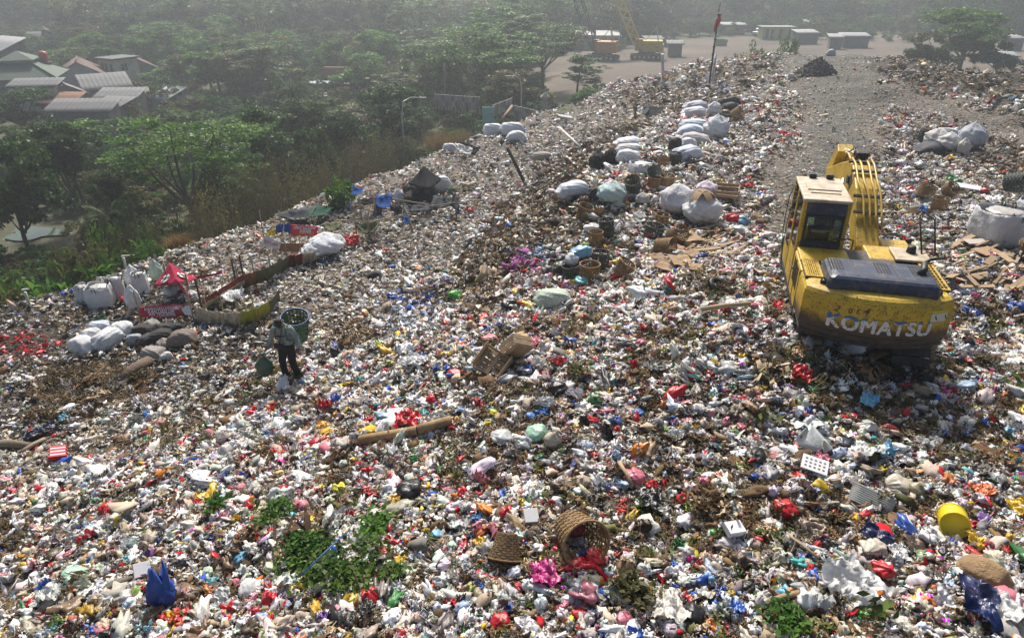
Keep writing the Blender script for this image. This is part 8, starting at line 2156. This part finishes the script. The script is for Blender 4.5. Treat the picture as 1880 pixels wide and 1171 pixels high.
# leafy green branches thrown on the litter
def branch_heap(u, v, wpx, hpx, leafm, label, seed, n=900, ls=.085):
    rg = np.random.default_rng(seed); c = G(u, v); W_, D_ = px2m(wpx, c), px2m(hpx, c) * 1.3; root = empty('leafy_branch', c, (0, 0, 0)); C = []; S = []
    for k in range(max(4, n // 70)):
        a = rg.uniform(0, 6.28); r0 = math.sqrt(rg.uniform(0, .5)); st = np.array([math.cos(a) * r0 * W_ * .5, math.sin(a) * r0 * D_ * .5, 0]); a2 = rg.uniform(0, 6.28); L_ = W_ * rg.uniform(.15, .35)
        en = st + np.array([math.cos(a2) * L_, math.sin(a2) * L_, 0]); st[2] = gz(c.x + st[0], c.y + st[1]) - c.z + rg.uniform(.05, .2); en[2] = gz(c.x + en[0], c.y + en[1]) - c.z + rg.uniform(.06, .2)
        mb = MB(); mb.tube([st, (st + en) / 2 + np.array([0, 0, .06]), en], [.012, .009, .004], 5); mb.build('twig', BARK, root)
        kk = 70; t = rg.uniform(0, 1, kk)[:, None]; C.append(st + (en - st) * t + rg.normal(size=(kk, 3)) * np.array([.10, .10, .035])); S.append(ls * rg.uniform(.6, 1.4, kk))
    V, F = leaf_arrays(np.concatenate(C), np.concatenate(S), rg, .8, .30); me_ = np_mesh('leaves', V, F); tag(obj('leaves', me_, root, mats=LEAF[leafm]), kind='stuff'); return tag(root, label, 'branch')
branch_heap(640, 1050, 215, 120, 'mid', 'large heap of fresh green leafy branches in the foreground', 1, 1300); branch_heap(690, 975, 50, 50, 'fresh', 'small green leafy twig heap above the large one', 2, 420); branch_heap(560, 1020, 90, 60, 'mid', 'green leaves at the upper left of the large branch heap', 3, 900); branch_heap(505, 945, 60, 40, 'mid', 'dark green leafy twigs left of the branch heap', 4, 420); branch_heap(405, 935, 34, 24, 'fresh', 'small bright green leafy scrap at the left foreground', 5, 200)
branch_heap(1165, 1090, 80, 50, 'olive', 'wilted olive leaf heap at the lower middle', 6, 380); branch_heap(1300, 930, 40, 30, 'dryweed', 'dry straw tuft right of the broken basket', 7, 240); branch_heap(1445, 1150, 50, 30, 'mid', 'dark green grass tuft at the bottom edge', 8, 240); branch_heap(1060, 690, 40, 24, 'olive', 'greenish wilted leaves right of the pale crate', 9, 240); branch_heap(890, 640, 50, 24, 'olive', 'wilted leaves behind the broken crate', 10, 300); branch_heap(240, 695, 70, 30, 'dryweed', 'brown dry twigs beside the dark log', 11, 360); branch_heap(150, 690, 120, 40, 'dryweed', 'brown heap of dry brushwood left of the dark log', 12, 900)

# bags one can pick out by colour and place
CN = {'red': (.52, .01, .02), 'dred': (.30, .012, .02), 'pink': (.62, .18, .24), 'blue': (.02, .16, .46), 'sky': (.16, .42, .60), 'black': (.014, .014, .015), 'white': (.70, .70, .68), 'cream': (.55, .49, .38), 'clear': (.50, .52, .50), 'yellow': (.72, .46, .02), 'green': (.10, .42, .06), 'lime': (.36, .52, .08), 'mint': (.34, .58, .42), 'orange': (.68, .16, .03), 'purple': (.16, .06, .30), 'navy': (.012, .025, .10), 'brown': (.28, .18, .09), 'magenta': (.50, .03, .20), 'teal': (.04, .34, .36)}
BAGS = [(680, 1102, 36, 'red', 'tied', 'bright red tied bag on the green branch heap'), (497, 1104, 34, 'red', 'tied', 'red bag at the lower left of the green branch heap'), (681, 908, 30, 'red', 'bigsheet', 'crumpled red bag above the green branches'), (578, 815, 26, 'red', 'bigbag', 'dark red bag left of the cardboard tube'), (514, 830, 36, 'red', 'bigsheet', 'crumpled red bag left of the small white bags'), (748, 780, 50, 'red', 'bigsheet', 'flat red bag lying behind the cardboard tube'), (790, 737, 24, 'red', 'tied', 'small bright red bag above the cardboard tube'),
 (928, 943, 26, 'red', 'tied', 'small round red bag left of the broken basket'), (1166, 878, 42, 'pink', 'bigbag', 'pinkish red bag under the pale slat'), (1198, 902, 36, 'red', 'bigsheet', 'crumpled red bag right of the pale slat'), (1250, 918, 24, 'red', 'tied', 'small red bag beside the yellow green wrapper'), (1092, 1028, 42, 'red', 'bigbag', 'red bag below the broken basket'), (1442, 938, 44, 'red', 'bigbag', 'dark red bag left of the grey corrugated sheet'), (1620, 1050, 46, 'red', 'bigbag', 'large red bag beside the pale blue shirt'), (1140, 938, 34, 'red', 'bigsheet', 'red scrap at the mouth of the broken basket'), (1022, 1012, 28, 'red', 'tied', 'round red bag between the two foreground baskets'),
 (920, 1142, 40, 'red', 'bigbag', 'red bag at the bottom edge left of centre'), (1146, 1138, 36, 'pink', 'bigbag', 'long pink bag at the bottom edge'), (1062, 1128, 28, 'red', 'bigbag', 'small red bag at the bottom edge centre'), (1265, 692, 28, 'red', 'bigbag', 'red bag behind the centre litter left of the excavator shadow'), (1470, 692, 40, 'red', 'bigsheet', 'red crumpled sheet in front of the excavator'), (1732, 728, 26, 'magenta', 'tied', 'magenta bag right of the bright blue sheet'), (1838, 1105, 60, 'pink', 'bigbag', 'large pink mesh bag at the lower right corner'), (898, 632, 40, 'pink', 'bigbag', 'salmon pink bag behind the wooden crates'), (975, 636, 40, 'pink', 'bigsheet', 'pink crumpled sheet right of the wooden crates'), (833, 690, 28, 'red', 'bigbag', 'red net bag left of the broken crate'), (1023, 667, 34, 'red', 'bigsheet', 'red cloth right of the pale crate'), (1505, 845, 44, 'pink', 'bigsheet', 'salmon crumpled bag behind the foam tray'), (1632, 790, 30, 'dred', 'bigbag', 'dark red bag below the bright blue sheet'),
 (1592, 740, 46, 'sky', 'bigsheet', 'bright sky blue crumpled sheet in front of the excavator'), (752, 905, 52, 'black', 'bigbag', 'shiny black bag above the green branches'), (1387, 842, 42, 'black', 'bigbag', 'black bag right of the centre litter'), (1240, 870, 44, 'black', 'bigsheet', 'flat black bag above the small red bags'), (1195, 930, 60, 'black', 'bigsheet', 'wide torn black bag right of the broken basket'), (665, 1132, 60, 'black', 'bigsheet', 'black bag below the green branch heap'), (1270, 1130, 50, 'black', 'bigbag', 'black bag at the bottom edge right of centre'), (1025, 715, 36, 'black', 'bigbag', 'small black bag below the wooden crates'), (935, 560, 34, 'black', 'bigbag', 'black bag left of the pale green sack'),
 (712, 785, 34, 'white', 'tied', 'plump white bag on the cardboard tube'), (762, 672, 60, 'white', 'bigsheet', 'white cloth left of the wooden crates'), (1560, 1085, 100, 'white', 'bigsheet', 'large white torn sheet at the lower right'), (1480, 1110, 46, 'white', 'tied', 'round white bag at the bottom edge'), (1512, 1112, 40, 'clear', 'tied', 'clear round bag beside the round white one'), (1590, 835, 54, 'clear', 'bigsheet', 'clear plastic bag above the grey corrugated sheet'), (1650, 895, 50, 'cream', 'bigbag', 'cream bag right of the grey corrugated sheet'), (1620, 830, 40, 'sky', 'bigsheet', 'pale blue film above the cream bag'), (1645, 1022, 46, 'white', 'bigsheet', 'pale blue white shirt above the large red bag'), (1600, 1010, 50, 'cream', 'bigbag', 'stained white bag left of the pale shirt'), (1015, 812, 40, 'cream', 'tied', 'round cream bag tied with string below the crates'), (960, 815, 40, 'clear', 'bigbag', 'clear bag left of the round cream one'), (985, 800, 44, 'mint', 'bigbag', 'long pale green bag beside the round cream one'), (925, 810, 46, 'clear', 'bigbag', 'crinkled clear bag right of the cardboard tube'),
 (1788, 1000, 56, 'yellow', 'bigsheet', 'orange yellow net bag below the yellow drum'), (1870, 935, 40, 'yellow', 'bigsheet', 'yellow sheet at the right edge'), (737, 1030, 28, 'yellow', 'bigbag', 'yellow bag at the right of the green branch heap'), (885, 1000, 28, 'yellow', 'bigsheet', 'yellow wrapper left of the upturned basket'), (1265, 935, 30, 'lime', 'bigsheet', 'yellow green wrapper beside the small red bag'), (1585, 1128, 42, 'green', 'bigsheet', 'bright green leafy bag at the bottom right'), (1313, 978, 26, 'green', 'bigbag', 'small bright green bottle bag at the lower middle'), (1800, 905, 50, 'orange', 'bigsheet', 'orange red cloth right of the yellow drum'), (1805, 955, 30, 'purple', 'bigbag', 'purple bag right of the yellow drum'), (1700, 1105, 34, 'orange', 'bigbag', 'rust orange bag above the dark blue cloth'), (1790, 1120, 120, 'navy', 'bigsheet', 'long dark blue cloth at the lower right corner'), (1605, 990, 60, 'navy', 'bigsheet', 'dark blue flat bag below the grey corrugated sheet'), (1800, 1065, 92, 'brown', 'pillow', 'large brown printed sack at the lower right'), (1850, 1130, 70, 'white', 'bigsheet', 'white and blue striped cloth at the lower right corner'), (1740, 1130, 40, 'brown', 'bigsheet', 'brown cloth beside the dark blue cloth'),
 (140, 1060, 46, 'mint', 'bigbag', 'mint green bag at the lower left'), (142, 1083, 28, 'orange', 'bigsheet', 'orange scrap below the mint green bag'), (445, 1026, 30, 'sky', 'bigbag', 'blue bag left of the green branch heap'), (92, 1100, 50, 'clear', 'bigsheet', 'long clear film at the lower left'), (200, 935, 32, 'red', 'bigbag', 'red bag at the left of the foreground slope'), (165, 985, 40, 'red', 'bigsheet', 'red and white wrapper at the left foreground'), (335, 1135, 40, 'red', 'bigsheet', 'red printed packet at the bottom left'), (408, 1105, 50, 'clear', 'bigsheet', 'clear and green film at the bottom left'), (368, 1118, 24, 'lime', 'bigsheet', 'lime green scrap at the bottom left'), (640, 945, 24, 'red', 'bigsheet', 'small red scrap left of the small twig heap'), (600, 1135, 40, 'purple', 'bigsheet', 'grey purple cloth below the green branch heap'), (1000, 1060, 56, 'magenta', 'bigsheet', 'long dull magenta cloth at the lower middle'), (1240, 1035, 30, 'blue', 'bigsheet', 'blue packet at the lower middle'), (995, 760, 26, 'blue', 'bigsheet', 'deep blue scrap right of the cardboard tube'), (975, 765, 20, 'blue', 'bigbag', 'small deep blue bag below the wooden crates'),
 (520, 795, 30, 'blue', 'bigsheet', 'blue and orange packet left of the cardboard tube'), (600, 797, 26, 'yellow', 'bigbag', 'small yellow bag left of the cardboard tube'), (835, 545, 30, 'green', 'bigbag', 'small green bag on the litter crest'), (1065, 470, 44, 'sky', 'bigbag', 'blue and white bag on the middle baskets'), (1038, 478, 32, 'black', 'bigbag', 'black bag behind the middle baskets, upper one'), (1028, 495, 36, 'black', 'bigbag', 'black bag left of the middle baskets, lower one'), (1083, 400, 30, 'white', 'bigbag', 'upper white bag beside the tilted tan basket'), (1087, 424, 34, 'white', 'bigbag', 'lower white bag beside the tilted tan basket'), (1345, 405, 30, 'red', 'bigbag', 'red bag right of the very large white sack'), (1360, 408, 30, 'sky', 'bigbag', 'bluish white bag right of the red one by the large sack'), (1358, 428, 34, 'clear', 'bigbag', 'clear bag below the bluish white one'), (1332, 450, 24, 'white', 'tied', 'round white bag beside the stick pile'), (1068, 520, 30, 'teal', 'bigbag', 'teal and red bag below the middle baskets'), (1480, 355, 22, 'lime', 'bigsheet', 'green scrap on the road behind the excavator cab'), (1688, 390, 34, 'blue', 'bigsheet', 'blue sheet right of the excavator boom'), (1190, 435, 24, 'red', 'bigsheet', 'red cloth on the wide dark basket'), (1805, 352, 20, 'red', 'bigbag', 'red bag at the foot of the right hand ridge'), 
 (1440, 250, 26, 'red', 'bigsheet', 'red scrap at the left road edge'), (645, 445, 30, 'red', 'bigsheet', 'dull red cloth right of the white net sacks'), (862, 387, 20, 'red', 'bigsheet', 'small red bag right of the canopy camp'), (430, 535, 40, 'sky', 'bigsheet', 'blue sheet inside the tarpaulin enclosure'), (418, 548, 50, 'white', 'bigsheet', 'white sheet inside the tarpaulin enclosure'), (1690, 668, 30, 'clear', 'tied', 'clear ball of film in front of the right track')]
for i, (u, v, w, c, k, lb) in enumerate(BAGS):
    if not lb: continue
    p = G(u, v + 3); s = px2m(w, p) * (.86 if k == 'bigsheet' else .98); nm = 'cloth' if 'cloth' in lb or 'shirt' in lb else ('wrapper' if 'wrapper' in lb or 'scrap' in lb or 'packet' in lb else 'plastic_bag')
    crumpled(nm, p + Vector((0, 0, s * .22)), s, CN[c], lb, nm.replace('_', ' '), i, (random.uniform(-.3, .15), random.uniform(-.25, .25), random.uniform(0, 6.28)), k, scl=(1, 1, 1.0 if k != 'bigsheet' else .9))
# the rest of the bags that show largest, told apart by nothing but colour
rgb_ = np.random.default_rng(99); nb_ = 0
taken = [(u, v) for u, v, *_ in BAGS]
COLS = [('white', 62, 'white'), ('cream', 42, 'cream'), ('clear', 40, 'greyish clear'), ('red', 16, 'red'), ('black', 14, 'black'), ('pink', 8, 'pink'), ('sky', 10, 'light blue'), ('yellow', 6, 'yellow'), ('blue', 6, 'blue')]
for c, n_, word in COLS:
    for i in range(n_):
        for _ in range(30):
            u, v = rgb_.uniform(20, 1860), rgb_.uniform(760, 1165)
            if all((u - a) ** 2 + (v - b) ** 2 > 32 ** 2 for a, b in taken): break
        taken.append((u, v)); p = G(u, v); s = rgb_.uniform(.12, .2); k = ['bigbag', 'tied', 'bigsheet', 'bigbag'][rgb_.integers(4)]
        cc = tuple(float(np.clip(q * math.exp(rgb_.normal() * .12), 0, .76)) for q in CN[c])
        crumpled('plastic_bag', p + Vector((0, 0, s * .28)), s, cc, 'small crumpled %s plastic bag lying loose in the foreground litter' % word, 'plastic bag', int(rgb_.integers(50)), tuple(rgb_.uniform(-.4, .4, 2)) + (rgb_.uniform(0, 6.28),), k, group='loose %s bags in the foreground' % word)
# ------------------------------------------------------------------ haze: one closed box of even air round everything
hz = MB(); hz.box((0, 340, 6), (900, 860, 36))
hm = bpy.data.materials.new('haze_air'); hm.use_nodes = True
hn = hm.node_tree; hn.nodes.clear()
ho = hn.nodes.new('ShaderNodeOutputMaterial'); pv_ = hn.nodes.new('ShaderNodeVolumePrincipled')
pv_.inputs['Density'].default_value = HAZE
pv_.inputs['Color'].default_value = (.86, .94, 1.0, 1)
pv_.inputs['Anisotropy'].default_value = .62
hn.links.new(pv_.outputs[0], ho.inputs['Volume'])
ho_ = tag(hz.build('haze', hm), kind='stuff')
ho_.display_type = 'WIRE'
